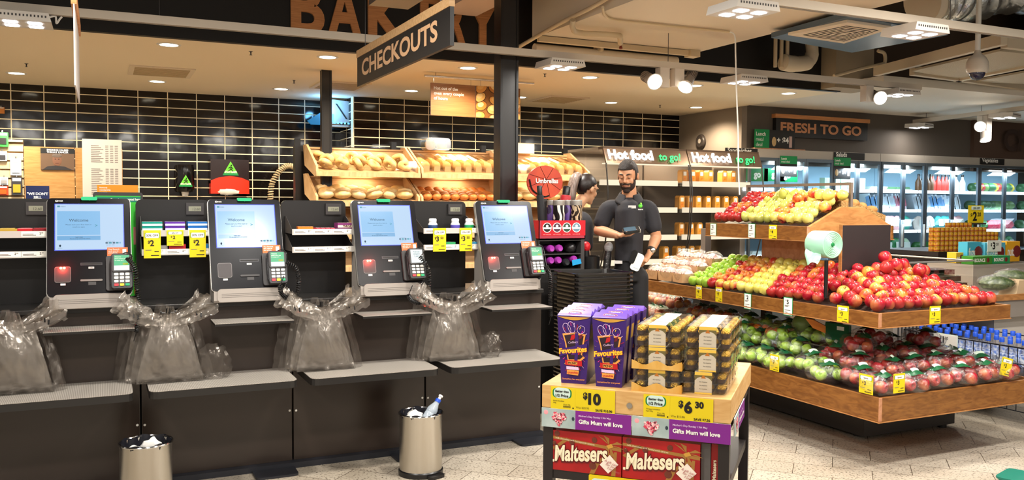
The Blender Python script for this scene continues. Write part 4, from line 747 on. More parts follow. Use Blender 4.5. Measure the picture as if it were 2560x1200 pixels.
# dispensers on the tiled wall
lime, dg = mat('sticker_lime', '63c83a', .4), mat('sticker_green', '1c8a4a', .4)
def stay(b, cx, cz, s, y):
    b.prism([(cx-s, cz), (cx+s, cz), (cx+s*.86, cz+s*.28), (cx-s*.86, cz+s*.28)], 'y', y-.001, y, dg); b.prism([(cx-s*.86, cz+s*.28), (cx+s*.86, cz+s*.28), (cx, cz+s*1.8)], 'y', y-.001, y, lime); b.text('STAY SAFE', (cx, y-.001, cz+s*.3), (1, 0, 0), (0, 0, 1), s*.24, WINK, al='C', bold=.04, maxw=s*1.5)
    for a_, e_ in (((0, .75), (.05, 1.15)), ((.05, .75+.1), (.3, .5)), ((0, .8), (-.3, .52)), ((-.02, 1.1), (-.28, .9)), ((.05, 1.1), (.3, .85))): b.tube([(cx+a_[0]*s, y-.003, cz+a_[1]*s), (cx+e_[0]*s, y-.003, cz+e_[1]*s)], s*.05, INK, 5)
    b.ball((cx+.08*s, y-.002, cz+1.28*s), (s*.1, .003, s*.1), INK, 8, 5)
a, e = P(440, 490, Y=10.1), P(487, 412, Y=10.1); w_, h_ = e.x-a.x, e.z-a.z; t = thing('soap_dispenser', 'black rounded soap dispenser with a green stay-safe triangle on the tiles', 'dispenser', (a.x+w_/2, YL, a.z)); b = MB(); b.lathe([(0, h_*.12), (w_*.42, h_*.14), (w_*.5, h_*.25), (w_*.5, h_*.85), (w_*.47, h_), (0, h_)], mat('gloss_black', '0f0d0e', .12), 28, (0, -.12, 0)).box(-w_*.4, w_*.4, -.06, 0, h_*.2, h_*.95, BLK2); b.build('body', t); b = MB(); stay(b, 0, h_*.3, w_*.36, -.12-w_*.5-.002); b.build('sticker', t); b = MB(); b.lathe([(.0, -.01), (.03, 0), (.04, h_*.13)], WHITE, 12, (0, -.13, 0)); b.build('spout', t)
a, e = P(527, 484, Y=10.15), P(622, 400, Y=10.15); w_, h_ = e.x-a.x, e.z-a.z; t = thing('glove_dispenser', 'dark and red dispenser with a green stay-safe triangle on the tiles', 'dispenser', (a.x, YL-.13, a.z)); MB().box(.0, w_, 0, .13, h_*.3, h_, mat('dispenser_tint', '2b2325', .12)).build('cover', t); b = MB(); b.prism([(0, 0), (w_, 0), (w_, h_*.38), (w_*.8, h_*.47), (w_*.5, h_*.52), (w_*.2, h_*.47), (0, h_*.38)], 'y', -.02, .13, mat('dispenser_red', 'e03018', .3)); b.build('red_front', t); b = MB(); stay(b, w_*.52, h_*.54, w_*.21, -.002); b.build('sticker', t); b = MB(); b.ball((w_*.45, -.02, .02), (w_*.28, .02, .035), paper, 18, 8, lambda d: .4*nz(d.x*6, d.y, d.z*4)); b.build('sheet', t)
c = [P(675, 520, Y=10.0), P(676, 495, Y=10.0), P(680, 460, Y=10.0), P(697, 430, Y=10.0), P(720, 415, Y=10.0), P(742, 423, Y=10.0), P(755, 445, Y=10.0)]; t = thing('spray_hose', 'arched coiled spray hose in front of the tiles', 'hose', (0, 0, 0)); b = MB(); b.tube(coil(c, 0, .026, 34, BLK2), .009, mat('hose_cream', 'b8a684', .4), 5); b.build('coil', t); b = MB(); b.tube(smooth(c), .02, DGREY, 8).tube([c[-1], P(764, 470, Y=10.0), P(766, 520, Y=10.05)], .014, DGREY, 8).tube([c[0], (c[0].x, 10.0, .9)], .02, DGREY, 8); b.build('pipe', t); t2 = thing('wash_bench', 'black wash bench under the coiled hose, hidden behind the checkouts', 'bench', (c[0].x-.5, 9.7, 0)); MB().box(0, .95, 0, .55, 0, .9, BLACK).build('cabinet', t2)
# ================================================================ fruit stand
random.seed(11)
brd = wood('stand_wood', '8a5a28', '6e4218', (3, 3, 12), .42, .6); brd2 = wood('stand_wood_light', 'b8804a', '9a6636', (3, 3, 10), .5, .4); edge_m = wood('stand_edge', 'c08a68', 'a8714f', (6, 6, 6), .5); liner = mat('tray_liner', '3a2a24', .5)
st = thing('fruit_stand', 'three-tier wooden fruit stand on a black base, stepped up to a ridge', 'fruit stand', (4.6, 4.9, 0)); SO = Vector((4.6, 4.9, 0))
def part(b, nm, par=None, bevel=0):
    o = b.build(nm, par or st, bevel=bevel); o.location = -SO if par is None else (0, 0, 0); return o
TR = [(3.89, 5.24, 3.44, 6.6, .295, .43), (4.03, 5.18, 3.58, 6.06, .797, .88), (4.22, 5.02, 4.35, 5.42, 1.265, 1.36)]
for k, (x0, x1, y0, y1, z0, z1) in enumerate(TR):
    b = MB(); t_ = .022
    b.box(x0, x0+t_, y0, y1, z0, z1, brd).box(x1-t_, x1, y0, y1, z0, z1, brd).box(x0+t_, x1-t_, y1-t_, y1, z0, z1, brd)
    if k == 2: b.prism([(x0+t_, z0), (x1-t_, z0), (x1-t_, z1), (x1-.3, z1+.13), (x0+.3, z1+.13), (x0+t_, z1)], 'y', y0, y0+t_, brd2)
    else: b.box(x0+t_, x1-t_, y0, y0+t_, z0, z1, brd)
    b.box(x0-.001, x0+t_+.001, y0-.001, y0+.004, z0, z1, edge_m); t = part(b, 'tray', bevel=.003)
    xc = (x0+x1)/2; rise = (.13, .16, .14)[k]; b = MB(); zz = z1-.055; yi = y0+.35
    b.add([(x0+t_, y0+t_, zz), (x1-t_, y0+t_, zz), (x1-t_, y1-t_, zz), (x0+t_, y1-t_, zz), (xc, yi if k < 2 else y0+t_, zz+rise), (xc, y1-.3 if k < 2 else y1-t_, zz+rise)], [(0, 1, 4), (1, 2, 5, 4), (2, 3, 5), (3, 0, 4, 5)], liner); part(b, 'liner')
    b = MB(); b.box(x0-.004, x1+.004, y0-.004, y1, z0-.006, z0, brd2); part(b, 'tray_bottom')
b = MB(); b.box(4.36, 5.2, 3.97, 6.3, .03, .295, mat('stand_base', '2b2826', .5)); part(b, 'plinth')
for x, y in ((4.45, 4.1), (5.14, 4.02), (4.45, 6.2), (5.14, 6.2)): b = MB(); b.lathe([(.03, 0), (.03, .02), (.015, .03), (.015, .06)], BLK2, 12, (x, y, 0)); part(b, 'foot')
for y in (4.45, 5.15, 5.9): b = MB(); b.box(4.57, 4.63, y-.03, y+.03, .29, 1.3, mat('post_grey', '6f6862', .5)); part(b, 'post')
b = MB(); b.box(4.5, 4.52, 4.65, 5.1, .93, 1.27, edge_m); part(b, 'support_board')
# acrylic lips on the middle and lower trays
for (x0, x1, y0, y1, z0, z1), hh in ((TR[1], .055), (TR[0], .05), (TR[2], .055)):
    b = MB(); b.box(x0+.024, x0+.028, y0+.03, min(y1, 5.4), z1-.04, z1+hh, CLEAR).box(x0+.024, x1-.03, y0+.024, y0+.028, z1-.04, z1+hh, CLEAR); part(b, 'clear_lip')
# ridge frame on the top tray
yr0, yr1 = P(2125, 456, X=4.66).y, P(1872, 462, X=4.66).y; zr1, zr0 = P(2125, 456, X=4.66).z, P(2125, 492, X=4.66).z; fm = mat('frame_taupe', '7d6e62', .45, .3); b = MB()
b.box(4.65, 4.67, yr0, yr1, zr1-.02, zr1, fm).box(4.65, 4.67, yr0, yr1, zr0-.012, zr0+.003, fm).box(4.65, 4.67, yr0-.02, yr0, 1.33, zr1, fm).box(4.65, 4.67, yr1, yr1+.02, 1.33, zr1, fm); part(b, 'ridge_frame')
# black divider board
yb_ = 4.2; xb0, xb1 = P(2106, 600, Y=yb_).x, P(2226, 600, Y=yb_).x; zb0, zb1 = .9, P(2165, 563, Y=yb_).z
b = MB(); b.box(xb0, xb1, yb_, yb_+.02, zb0, zb1, mat('board_black', '2c2424', .45)).box(xb0-.005, xb0, yb_, yb_+.025, zb0, zb1, brd2).box(xb0-.005, xb1, yb_, yb_+.025, zb1, zb1+.005, brd2); part(b, 'divider_board')
def stand_ticket(px, py, face, kind, txt, w_=.075, h_=.11, k=1, tilt=0, sup='', top='Special'):
    x0, x1, y0, y1, z0, z1 = TR[k]; p = P(px, py, X=x0-.002) if face == 'L' else P(px, py, Y=y0-.002)
    b = MB(); b.T = Matrix.Translation(p) @ Matrix.Rotation(R(-90 if face == 'L' else 0), 4, 'Z') @ Matrix.Rotation(R(tilt), 4, 'Y')
    if kind == 'Y': ticket(b, -w_/2, 0, h_/2, w_, h_, txt, sup, top)
    else:
        b.plate((-w_/2, 0, -h_/2), (1, 0, 0), (0, 0, 1), w_, h_, .001, GRN); b.plate((-w_*.44, -.0006, -h_*.46), (1, 0, 0), (0, 0, 1), w_*.88, h_*.92, .001, WINK); U, V = (1, 0, 0), (0, 0, 1)
        b.text('$', (-w_*.25, -.0006, h_*.27), U, V, h_*.09, INK, bold=.03); b.text(txt, (-w_*.12, -.0006, h_*.13), U, V, h_*.23, INK, bold=.03); b.text(sup, (w_*.1, -.0006, h_*.26), U, V, h_*.09, INK, bold=.02)
        for zz, ww in ((.03, .5), (-.02, .35), (-.22, .6), (-.34, .3)): b.box(-w_*.34, -w_*.34+w_*ww, -.0016, -.0008, h_*zz, h_*(zz+.03), tick)
    o = b.build('price_ticket', st); o.location = -SO
for a in ((1747, 731, 'L', 'Y', '9', .07, .105, 1), (1797, 737, 'L', 'Y', '7', .075, .11, 1), (1869, 753, 'L', 'W', '2', .075, .11, 1), (1970, 766, 'L', 'W', '5', .085, .12, 1), (2107, 786, 'L', 'Y', '3', .09, .105, 1), (2338, 787, 'F', 'Y', '3', .095, .105, 1), (1783, 574, 'L', 'W', '5', .075, .095, 2), (1879, 577, 'L', 'W', '5', .075, .105, 2), (1932, 581, 'L', 'Y', '4', .08, .105, 2), (1936, 907, 'L', 'Y', '7', .085, .105, 0), (2165, 960, 'L', 'Y', '3', .1, .11, 0), (2248, 958, 'F', 'Y', '3', .09, .11, 0), (2516, 917, 'F', 'Y', '3', .1, .11, 0, 14)): stand_ticket(*a)
# ---- fruit
def apple_mat(nm, a, b_, mix, sc=9, mid=.5): return mat(nm, a, .28, tint=b_, mix=mix, vscale=sc, spec=.5, mid=mid)
AM = {'pink': apple_mat('apple_pink', 'a61628', 'dc9450', .4, 11, .66), 'red': apple_mat('apple_red', '8c0e1c', 'b8332c', .5), 'orange': apple_mat('apple_orange', 'b8281e', 'eab24a', .4, 13, .56), 'yellow': apple_mat('apple_yellow', 'cfc04a', 'e8d878', .5), 'green': apple_mat('apple_green', '86b32e', 'a9cc4a', .5), 'mixed': apple_mat('apple_mixed', 'e0bc52', 'c02f2c', .28, 12), 'pear': apple_mat('pear_green', 'a9b04a', 'c4bc62', .5)}
stem_m = mat('stem_brown', '4a2f1a', .7)
def fruit_mesh(kind, sticker=False):
    b = MB(); m = AM[kind]
    if kind == 'pear': pr = [(0, -.037), (.016, -.038), (.033, -.026), (.038, -.006), (.034, .014), (.024, .032), (.015, .046), (.006, .05), (0, .048)]
    else: pr = [(0, -.028), (.008, -.033), (.02, -.034), (.034, -.02), (.0395, .002), (.037, .02), (.027, .034), (.015, .037), (.006, .031), (0, .026)]
    b.lathe(pr, m, 18); b.tube([(0, 0, .026), (.003, .001, .042), (.007, .002, .05)] if kind != 'pear' else [(0, 0, .047), (.004, .001, .066)], .0016, stem_m, 5)
    if sticker: b.ball((0, -.037, .006), (.0065, .003, .0055), mat('sticker', 'dcdce0', .4), 8, 5); b.ball((0, -.0385, .0085), (.006, .0025, .002), mat('sticker_blue', '7a90b8', .4), 8, 5)
    return b.mesh('fruit_'+kind)
FM = {k: fruit_mesh(k) for k in AM}; FMS = {k: fruit_mesh(k, True) for k in ('pink', 'orange', 'green', 'mixed')}
NAMES = {'pear': 'pear'}
def fruit(kind, loc, lab, group, s=1.0):
    me = FMS[kind] if kind in FMS and random.random() < .14 else FM[kind]
    o = bpy.data.objects.new(NAMES.get(kind, 'apple'), me); COL.objects.link(o); o.location = loc; o.scale = (s, s, s*random.uniform(.94, 1.03)); o.rotation_euler = (random.uniform(-.7, .7), random.uniform(-.7, .7), random.uniform(-3, 3))
    return tag(o, lab, 'fruit', group)
def slope(k, x, y, z_): x0, x1, y0, y1, z0, z1 = TR[k]; d = min(x-x0, (y-y0) if k < 2 else 9, x1-x, .5); return z_+d*(.40 if k == 1 else .5 if k == 2 else .2)
# middle tray: front mound of pink-red apples
for r_ in range(6):
    y = 3.655+r_*.083; n = 13 if r_ < 5 else 11
    for c in range(n):
        x = 4.10+(c+.5*(r_ % 2))*.0815
        if x > 5.13 or (r_ >= 5 and not xb0-.1 < x < xb1+.25): continue
        jx, jy = random.uniform(-.006, .006), random.uniform(-.006, .006); kd = random.choice(['pink', 'pink', 'pink', 'red', 'orange', 'pink', 'mixed', 'pink'])
        fruit(kd, (x+jx, y+jy, slope(1, x, y, .885)+random.uniform(0, .012)), 'red and pink apple in the mound at the front end of the middle tray', 'pink-red apples on the middle tray', random.uniform(.96, 1.08))
for x, y in ((4.62, 3.98), (4.66, 4.1), (4.80, 4.08), (4.74, 3.9), (4.9, 4.0), (4.5, 3.95), (4.87, 4.12)):
    fruit('pink' if x > 4.6 else 'red', (x, y, slope(1, x, y, .885)+.072), 'red and pink apple in the mound at the front end of the middle tray', 'pink-red apples on the middle tray', 1.06)
def side_kind(y): return 'pink' if y < 4.35 else random.choice(['red', 'orange', 'pink']) if y < 4.62 else 'yellow' if y < 4.86 else random.choice(['orange', 'red', 'mixed', 'mixed']) if y < 5.2 else 'green'
SIDE = {'pink': ('red apple on the side slope of the middle tray, by the front mound', 'side-slope apples near the mound'), 'yellow': ('yellow apple in the pale band on the side slope of the middle tray', 'yellow apples on the middle tray'), 'green': ('bright green apple at the far end of the middle tray, beside the paper-based packs', 'green apples on the middle tray')}
for r_ in range(6):
    x = 4.10+r_*.078
    for c in range(18):
        y = 4.13+(c+.5*(r_ % 2))*.079
        if y > 5.45: continue
        kd = side_kind(y+random.uniform(-.05, .05)); key = kd if kd in ('yellow', 'green') else 'pink' if y < 4.62 else 'mix'
        lab, g = SIDE.get(key, ('red or orange apple on the side slope of the middle tray, between yellow and green', 'orange-red apples on the middle tray'))
        fruit(kd, (x+random.uniform(-.006, .006), y+random.uniform(-.006, .006), slope(1, x, y, .885)+random.uniform(0, .012)), lab, g, random.uniform(.94, 1.05))
# top tray
def top_kind(y, r_): return random.choice(['yellow', 'yellow', 'mixed']) if y < 4.62 else random.choice(['mixed', 'orange', 'yellow']) if y < 4.78 else random.choice(['pear', 'pear', 'yellow']) if y < 5.08 else random.choice(['red', 'orange', 'red'])
TOPL = {'yellow': ('pale yellow apple on the top tray, at the end near the ridge frame post', 'yellow apples on the top tray'), 'pear': ('green pear in the middle of the top tray', 'pears on the top tray'), 'red': ('dark red apple at the far end of the top tray', 'red apples on the top tray'), 'mix': ('red and yellow apple on the top tray, between yellow ones and pears', 'mixed apples on the top tray')}
for r_ in range(5):
    x = 4.29+r_*.078
    for c in range(14):
        y = 4.42+(c+.5*(r_ % 2))*.077
        if y > 5.36: continue
        kd = top_kind(y, r_); lab, g = TOPL[kd if kd in ('yellow', 'pear', 'red') else 'mix']
        if kd == 'yellow' and y > 4.78: lab, g = ('yellow apple lying among the green pears on the top tray', 'yellow apples among the pears')
        if kd == 'orange' and y > 5.08: lab, g = TOPL['red'][0].replace('dark red', 'orange-red'), 'orange apples at the far end of the top tray'
        if kd == 'mixed' and y < 4.62: lab, g = TOPL['mix']
        fruit(kd, (x, y, slope(2, x, y, 1.37)+random.uniform(0, .01)), lab, g, random.uniform(.95, 1.06))
for x, y, kd in ((4.52, 4.6, 'mixed'), (4.5, 4.52, 'yellow'), (4.45, 4.68, 'orange'), (4.52, 4.9, 'pear'), (4.5, 4.45, 'yellow')): fruit(kd, (x, y, slope(2, x, y, 1.37)+.06), TOPL['mix'][0] if kd in ('mixed', 'orange') else TOPL[kd][0], TOPL['mix'][1] if kd in ('mixed', 'orange') else TOPL[kd][1], 1.05)
# ---- bagged apples on the lower tray
bfilm = pane('produce_film', 'ffffff', .10, .2, .7, 26); lab_g = mat('bag_label_green', '14512f', .35); lab_p = mat('bag_print_glint', 'c8d8c8', .35)
def apple_bag(kinds, seed):
    random.seed(seed); t = thing('apple_bag', '', 'bagged fruit'); pts = [(-.055, -.045), (.05, -.05), (0, .0), (-.06, .04), (.055, .045)]
    for i, (x, y) in enumerate(pts):
        o = bpy.data.objects.new('apple', FM[random.choice(kinds)]); COL.objects.link(o); o.parent = t; o.location = (x, y, .045+.028*(i == 2)); o.scale = (.92,)*3; o.rotation_euler = (random.random()*3, random.random()*3, 0)
    b = MB(); b.ball((0, 0, .05), (.125, .115, .068), bfilm, 22, 12, lambda d: .10*nz(d.x*4+seed, d.y*4, d.z*4)+.05*nz(d.x*11, d.y*11+seed, d.z*11)+.12*(abs(d.x) > .85)); b.build('film', t)
    b = MB(); b.grid(lambda u, v: ((u-.5)*.115, (v-.55)*.085-.02, .104+.022*math.cos((u-.5)*3.4)*math.cos((v-.4)*3)+.006*nz(u*5, v*5, seed)), 8, 6, lab_g); b.grid(lambda u, v: ((u-.5)*.06, (v-.5)*.028-.03, .1225+.014*math.cos((u-.5)*2)-.02*(1-v)+.004*nz(u*5, v*5, seed)), 5, 4, lab_p); b.build('printed_header', t)  # pale print block on the header, also painted in for white film glints
    return t
BG = {'red': apple_bag(['pink', 'red', 'pink'], 1), 'green': apple_bag(['green'], 5), 'mix': apple_bag(['pink', 'orange', 'mixed'], 9)}
BLAB = {'red': ('clear bag of red apples with a dark green header, on the lower tray', 'bags of red apples'), 'green': ('clear bag of green apples with a dark green header, on the lower tray', 'bags of green apples'), 'mix': ('clear bag of pink and yellow apples at the far end of the lower tray', 'bags of pink apples')}
used = set(); random.seed(5)
def put_bag(kd, x, y, z, rz):
    o = BG[kd] if kd not in used else dup(BG[kd]); used.add(kd); o.location = (x, y, z+.028); o.rotation_euler = (random.uniform(-.12, .12), random.uniform(-.12, .12), rz); o['label'], o['group'] = BLAB[kd]
for r_ in range(4):
    for c in range(6):
        x = 3.99+c*.213+.05*(r_ % 2); y = 3.545+r_*.185
        if x < 5.2: put_bag('green' if (c == 0 and r_ > 1) else 'red', x+random.uniform(-.02, .02), y+random.uniform(-.02, .02), slope(0, x, y, .385)+.02*(r_ == 3), random.uniform(-.5, .5))
for r_ in range(3):
    for c in range(8):
        x = 3.99+r_*.2; y = 4.30+c*.205+.08*(r_ % 2); put_bag('green' if y < 5.25 else 'mix', x+random.uniform(-.02, .02), y+random.uniform(-.02, .02), slope(0, x, y, .385)+.03*r_, 1.57+random.uniform(-.5, .5))
for r_ in range(3):
    for c in range(4): x, y = 4.02+r_*.2, 6.05+c*.14-.02*r_; put_bag('mix', x, y, slope(0, x, y, .385)+.05*r_, 1.57+random.uniform(-.5, .5))
for x, y, kd in ((4.52, 4.08, 'red'), (4.3, 3.98, 'red'), (4.85, 3.95, 'red'), (4.16, 4.9, 'green'), (4.2, 4.55, 'green')): put_bag(kd, x, y, slope(0, x, y, .47), random.uniform(-1, 1))
# ---- bags of oranges, melon and cards in the shade of the middle tray
om = apple_mat('orange_peel', 'e8701a', 'f08a2a', .6, 30); ORM = MB().ball((0, 0, 0), .036, om, 14, 10).mesh('orange')
def orange_bag(lab, x, y, z, n):
    t = thing('orange_bag', lab, 'bagged fruit', (x, y, z)); random.seed(n)
    for i in range(n):
        o = bpy.data.objects.new('orange', ORM); COL.objects.link(o); o.parent = t; o.location = ((i % 3-1)*.068+random.uniform(-.01, .01), (i//3 % 2-.5)*.068, .04+.062*(i//6)+random.uniform(0, .01))
    b = MB(); b.ball((0, 0, .08), (.13, .1, .1), bfilm, 20, 12, lambda d: .12*nz(d.x*4+n, d.y*4, d.z*4)); b.build('film', t); b = MB(); b.grid(lambda u, v: ((u-.5)*.1, -.1+.02*v, .06+v*.06), 5, 4, lab_g); b.build('printed_header', t)
orange_bag('clear bag of oranges nearest the grey stand post, under the middle tray', P(1905, 810, X=4.32).x, P(1905, 810, X=4.32).y, .5, 11); orange_bag('clear bag of oranges beside the green melon, under the middle tray', P(1955, 815, X=4.3).x, P(1955, 815, X=4.3).y, .5, 12)
p = P(2010, 808, X=4.38); t = MB().ball((0, 0, 0), (.085, .075, .07), apple_mat('melon_green', '6f9440', 'a8b878', .5, 8), 22, 14).build('melon', None, (p.x, p.y, p.z)); tag(t, 'round green melon lying under the middle tray', 'fruit')
p = P(2048, 812, X=4.3); b = MB(); b.prism([(-.1, 0), (-.03, -.035), (.06, -.03), (.1, 0), (.05, .012), (-.05, .015)], 'y', -.03, .03, mat('papaya', 'f08a28', .45)); t = b.build('melon_wedge', None, (p.x, p.y, p.z), .4); t.rotation_euler = (0, R(25), R(-40)); tag(t, 'orange melon wedge leaning beside the green melon', 'fruit')
p = P(2095, 832, X=4.32); b = MB(); b.box(-.01, .01, -.1, .1, -.05, .06, lab_g).box(-.011, -.01, -.06, .0, .02, .045, WINK); t = b.build('display_card', None, (p.x, p.y, p.z)); tag(t, 'dark green printed card standing under the middle tray', 'sign')
# ---- paper-based packs at the far end of the middle tray
def roll_pack():
    t = thing('wrapped_pack', 'clear-wrapped brown punnet with pink contents, far end of the middle tray', 'packed food', group='paper-based packs'); km = mat('kraft', 'b89066', .7)
    MB().prism([(-.075, 0), (.075, 0), (.085, .07), (-.085, .07)], 'y', -.06, .06, km).build('punnet', t); b = MB(); b.grid(lambda u, v: ((u-.5)*.165, (v-.5)*.12, .07+.035*math.sin(u*3.14)*math.sin(v*3.14)+.02*nz(u*7, v*7, 1)), 12, 10, mat('shallot_pink', 'b8706a', .4, tint='e6c8c0', vscale=30)); b.build('contents', t)
    b = MB(); b.ball((0, 0, .06), (.1, .075, .07), bfilm, 18, 10, lambda d: .12*nz(d.x*6, d.y*6, d.z*6)); b.build('film', t); return t
w0 = roll_pack(); n = 0
for r_ in range(3):
    for c in range(3):
        x, y = 4.12+r_*.14, 5.55+c*.18; o = w0 if n == 0 else dup(w0); n += 1; o.location = (x, y, slope(1, x, y, .855)); o.rotation_euler = (0, 0, 1.57+random.uniform(-.15, .15))
# ---- wicker basket of potatoes on the ridge
wk = mat('wicker', 'd2a468', .6, bump=1.0, bscale=120, tint='9a6c34', vscale=70, mix=.3); yk = 4.55
xk0, xk1 = P(2103, 520, Y=yk).x, P(2212, 535, Y=yk).x; t = thing('wicker_basket', 'sloping wicker basket of brown potatoes behind the ridge frame', 'basket', (xk0, yk, 1.36)); L_ = xk1-xk0; za_, zb_ = P(2110, 502, Y=yk).z-1.36, P(2212, 538, Y=yk).z-1.36
b = MB(); b.prism([(0, 0), (L_, -.06), (L_+.01, zb_), (L_*.45, za_*.8), (0, za_)], 'y', 0, .26, wk); b.build('basket_body', t)
for i in range(9):
    u = (i % 5)/5+.08*(i//5); p = (xk0+L_*u, yk+.05+.1*(i//5)+random.uniform(-.01, .01), 1.36+za_+(zb_-za_)*u**1.3+.012); o = MB().ball((0, 0, 0), (.05, .035, .032), mat('potato', 'c08a50', .75, tint='a8743c', vscale=20), 12, 8, lambda d: .06*nz(d.x*3+i, d.y*3, d.z*3)).build('potato', None, p); o.rotation_euler = (0, 0, random.random()*3); tag(o, 'brown potato heaped in the wicker basket', 'vegetable', 'potatoes in the wicker basket')
# ---- roll of produce bags on its holder
p = P(2082, 612, Y=3.98); t = thing('bag_roll', 'pale green roll of produce bags on a holder before the black board', 'bag roll', p); rm = film('roll_film', '9fd6b8', .95, .3); b = MB(); b.T = Matrix.Rotation(R(-90), 4, 'X'); prof = [(0, -.001)]
for k in range(14): r_ = .012+k*.005; prof += [(r_, -.0015 if k % 2 else .002)]
b.lathe(prof+[(.083, 0), (.085, .01), (.084, .15), (.08, .155), (0, .155)], rm, 36); b.build('roll', t); b = MB(); b.T = Matrix.Rotation(R(-90), 4, 'X'); b.lathe([(0, -.006), (.01, -.006), (.012, .002)], GRN, 14); b.build('core', t)
b = MB(); b.grid(lambda u, v: (-.075-.02*v+.02*math.sin(u*4+v*3), .03+u*.1, -.035-v*.085+.012*math.sin(u*7)), 8, 6, rm); b.build('loose_end', t); b = MB(); b.box(-.1, .09, -.01, .17, -.095, -.092, CLEAR).box(-.0, .004, -.02, .17, -.1, -.09, CLEAR); b.tube([(-.03, .02, -.095), (-.03, .02, -(p.z-.93))], .012, BLK2, 10); b.build('holder', t)
# ---- water bottles in the wire cage beyond the stand
x0, x1, y0, y1 = 5.56, 6.12, 3.0, 4.7; zt, zb_ = .55, .12; t = thing('wire_cage', 'long black wire cage filled with water bottles', 'cage', (x0, y0, 0)); wm = mat('wire_black', '1a1a1f', .4); b = MB()
for k in range(27): y = (y1-y0)*k/26; b.tube([(0, y, zb_), (0, y, zt)], .0035, wm, 5)
for z in (zb_, .2, .28, .36, .44, zt): b.tube([(0, 0, z), (0, y1-y0, z)], .0035 if z < zt else .006, wm, 5)
b.build('wire_mesh', t); b = MB()
for k in range(9): x = (x1-x0)*k/8; b.tube([(x, 0, zb_), (x, 0, zt)], .0035, wm, 5).tube([(x, y1-y0, zb_), (x, y1-y0, zt)], .0035, wm, 5)
for z in (zb_, .28, .44, zt): b.tube([(0, 0, z), (x1-x0, 0, z), (x1-x0, y1-y0, z), (0, y1-y0, z)], .0045, wm, 5)
b.build('end_mesh', t); MB().box(0, x1-x0, 0, y1-y0, .34, .35, wm).build('floor_grid', t)
for x, y in ((.03, .03), (x1-x0-.03, .03), (.03, y1-y0-.03), (x1-x0-.03, y1-y0-.03)): MB().box(x-.015, x+.015, y-.015, y+.015, 0, zb_, wm).build('foot', t)
p = P(2364, 850, X=x0-.004)-Vector((x0, y0, 0)); b = MB(); b.T = Matrix.Translation(p) @ Matrix.Rotation(R(-90), 4, 'Z'); b.box(-.1, .1, -.003, 0, -.04, .045, mat('tag_pale', 'd8e8dc', .4)).box(-.095, .095, -.004, -.003, -.035, .04, WINK); b.text('$', (-.045, -.004, .005), (1, 0, 0), (0, 0, 1), .02, INK, bold=.02); b.text('1', (-.02, -.004, -.02), (1, 0, 0), (0, 0, 1), .045, INK, bold=.03); b.text('10', (.0, -.004, .005), (1, 0, 0), (0, 0, 1), .02, INK, bold=.02); b.build('price_sign', t)
wb = thing('water_bottle', 'clear water bottle with blue cap and label in the wire cage', 'bottle', group='water bottles in the cage'); MB().lathe([(0, 0), (.03, 0), (.032, .01), (.03, .05), (.032, .1), (.03, .15), (.015, .2), (.0135, .222)], pane('bottle_clear'), 14).build('body', wb); MB().lathe([(.0165, .205), (.0165, .235), (.014, .238), (0, .238)], mat('cap_blue'), 12).build('cap', wb); MB().lathe([(.0325, .06), (.0328, .062), (.0328, .125), (.0325, .127)], mat('label_blue', '6a8ad0', .4, tint='e0e8f4', vscale=40, mix=.2), 14).build('label_band', wb)
n = 0
for i in range(4):
    for j in range(20):
        o = wb if n == 0 else dup(wb); n += 1; o.location = (x0+.06+i*.088+.03*(j % 2), y0+.06+j*.082, .352+.018*(i > 1))
# ---- chilled counters at the picture edge
cm = mat('chiller_grey', 'a49a90', .4, .3); Yc = 4.75; xa, xb_ = P(2235, 700, Y=Yc).x, P(2432, 700, Y=Yc).x; zt = P(2330, 655, Y=Yc).z
t = thing('meat_chiller', 'clear-sided open chiller with dark red meat packs behind the fruit stand', 'chiller', (xa, Yc, 0)); W_ = xb_-xa; MB().box(0, W_, 0, 1.1, 0, zt-.28, cm).build('cabinet', t); b = MB(); b.box(0, W_, 0, .008, zt-.28, zt, CLEAR).box(W_-.008, W_, 0, 1.1, zt-.28, zt, CLEAR).box(0, W_, 1.09, 1.1, zt-.28, zt, CLEAR); b.build('clear_guard', t); b = MB(); b.tube([(0, 0, zt), (W_, 0, zt), (W_, 1.1, zt), (0, 1.1, zt)], .008, SILV, 6); b.build('rim', t)
b = MB()
for k in range(16): b.box(.05+k*.04, .065+k*.04, -.003, 0, .1, zt-.4, DGREY)
b.build('vent_grille', t)
mp = [mat('meat_a', '6e2024', .3, tint='3a1416', vscale=30), mat('meat_b', '8c3a34', .3, tint='c89a8c', vscale=25, mix=.2)]
for r_ in range(4):
    for c in range(7):
        z = zt-.28+.05*(r_); lay = MB().box(-.095, .095, 0, .2, 0, .04, mp[1 if c > 5 and r_ > 2 else 0]).box(-.1, .1, -.005, .205, .04, .044, bfilm); o = lay.build('meat_pack', None, (xa+.11+c*.208*W_/1.5, Yc+.03+.06*r_, z)); lab = 'paler meat pack at the end of the top row in the clear chiller' if (c > 5 and r_ > 2) else 'dark red wrapped meat pack stacked in the clear chiller'; tag(o, lab, 'packed meat', 'pale meat packs' if (c > 5 and r_ > 2) else 'dark meat packs')
Yd = 4.3; xa = P(2440, 740, Y=Yd).x; xb_ = xa+1.3; zt = P(2500, 742, Y=Yd).z; t = thing('herb_counter', 'grey counter with a brown edge holding bagged greens, cut by the picture edge', 'counter', (xa, Yd, 0)); W_ = 1.3
MB().box(0, W_, 0, .42, zt-.16, zt-.03, cm).build('tray', t); MB().box(-.01, W_, -.015, .0, zt-.03, zt+.015, brd2).build('front_edge', t); MB().box(.35, W_, .1, .42, 0, zt-.16, mat('counter_white', 'd9d2c8', .5)).build('base', t); b = MB(); b.box(.0, .006, 0, .42, zt-.03, zt+.16, CLEAR).box(0, W_, .41, .416, zt-.03, zt+.2, CLEAR); b.build('clear_guard', t)
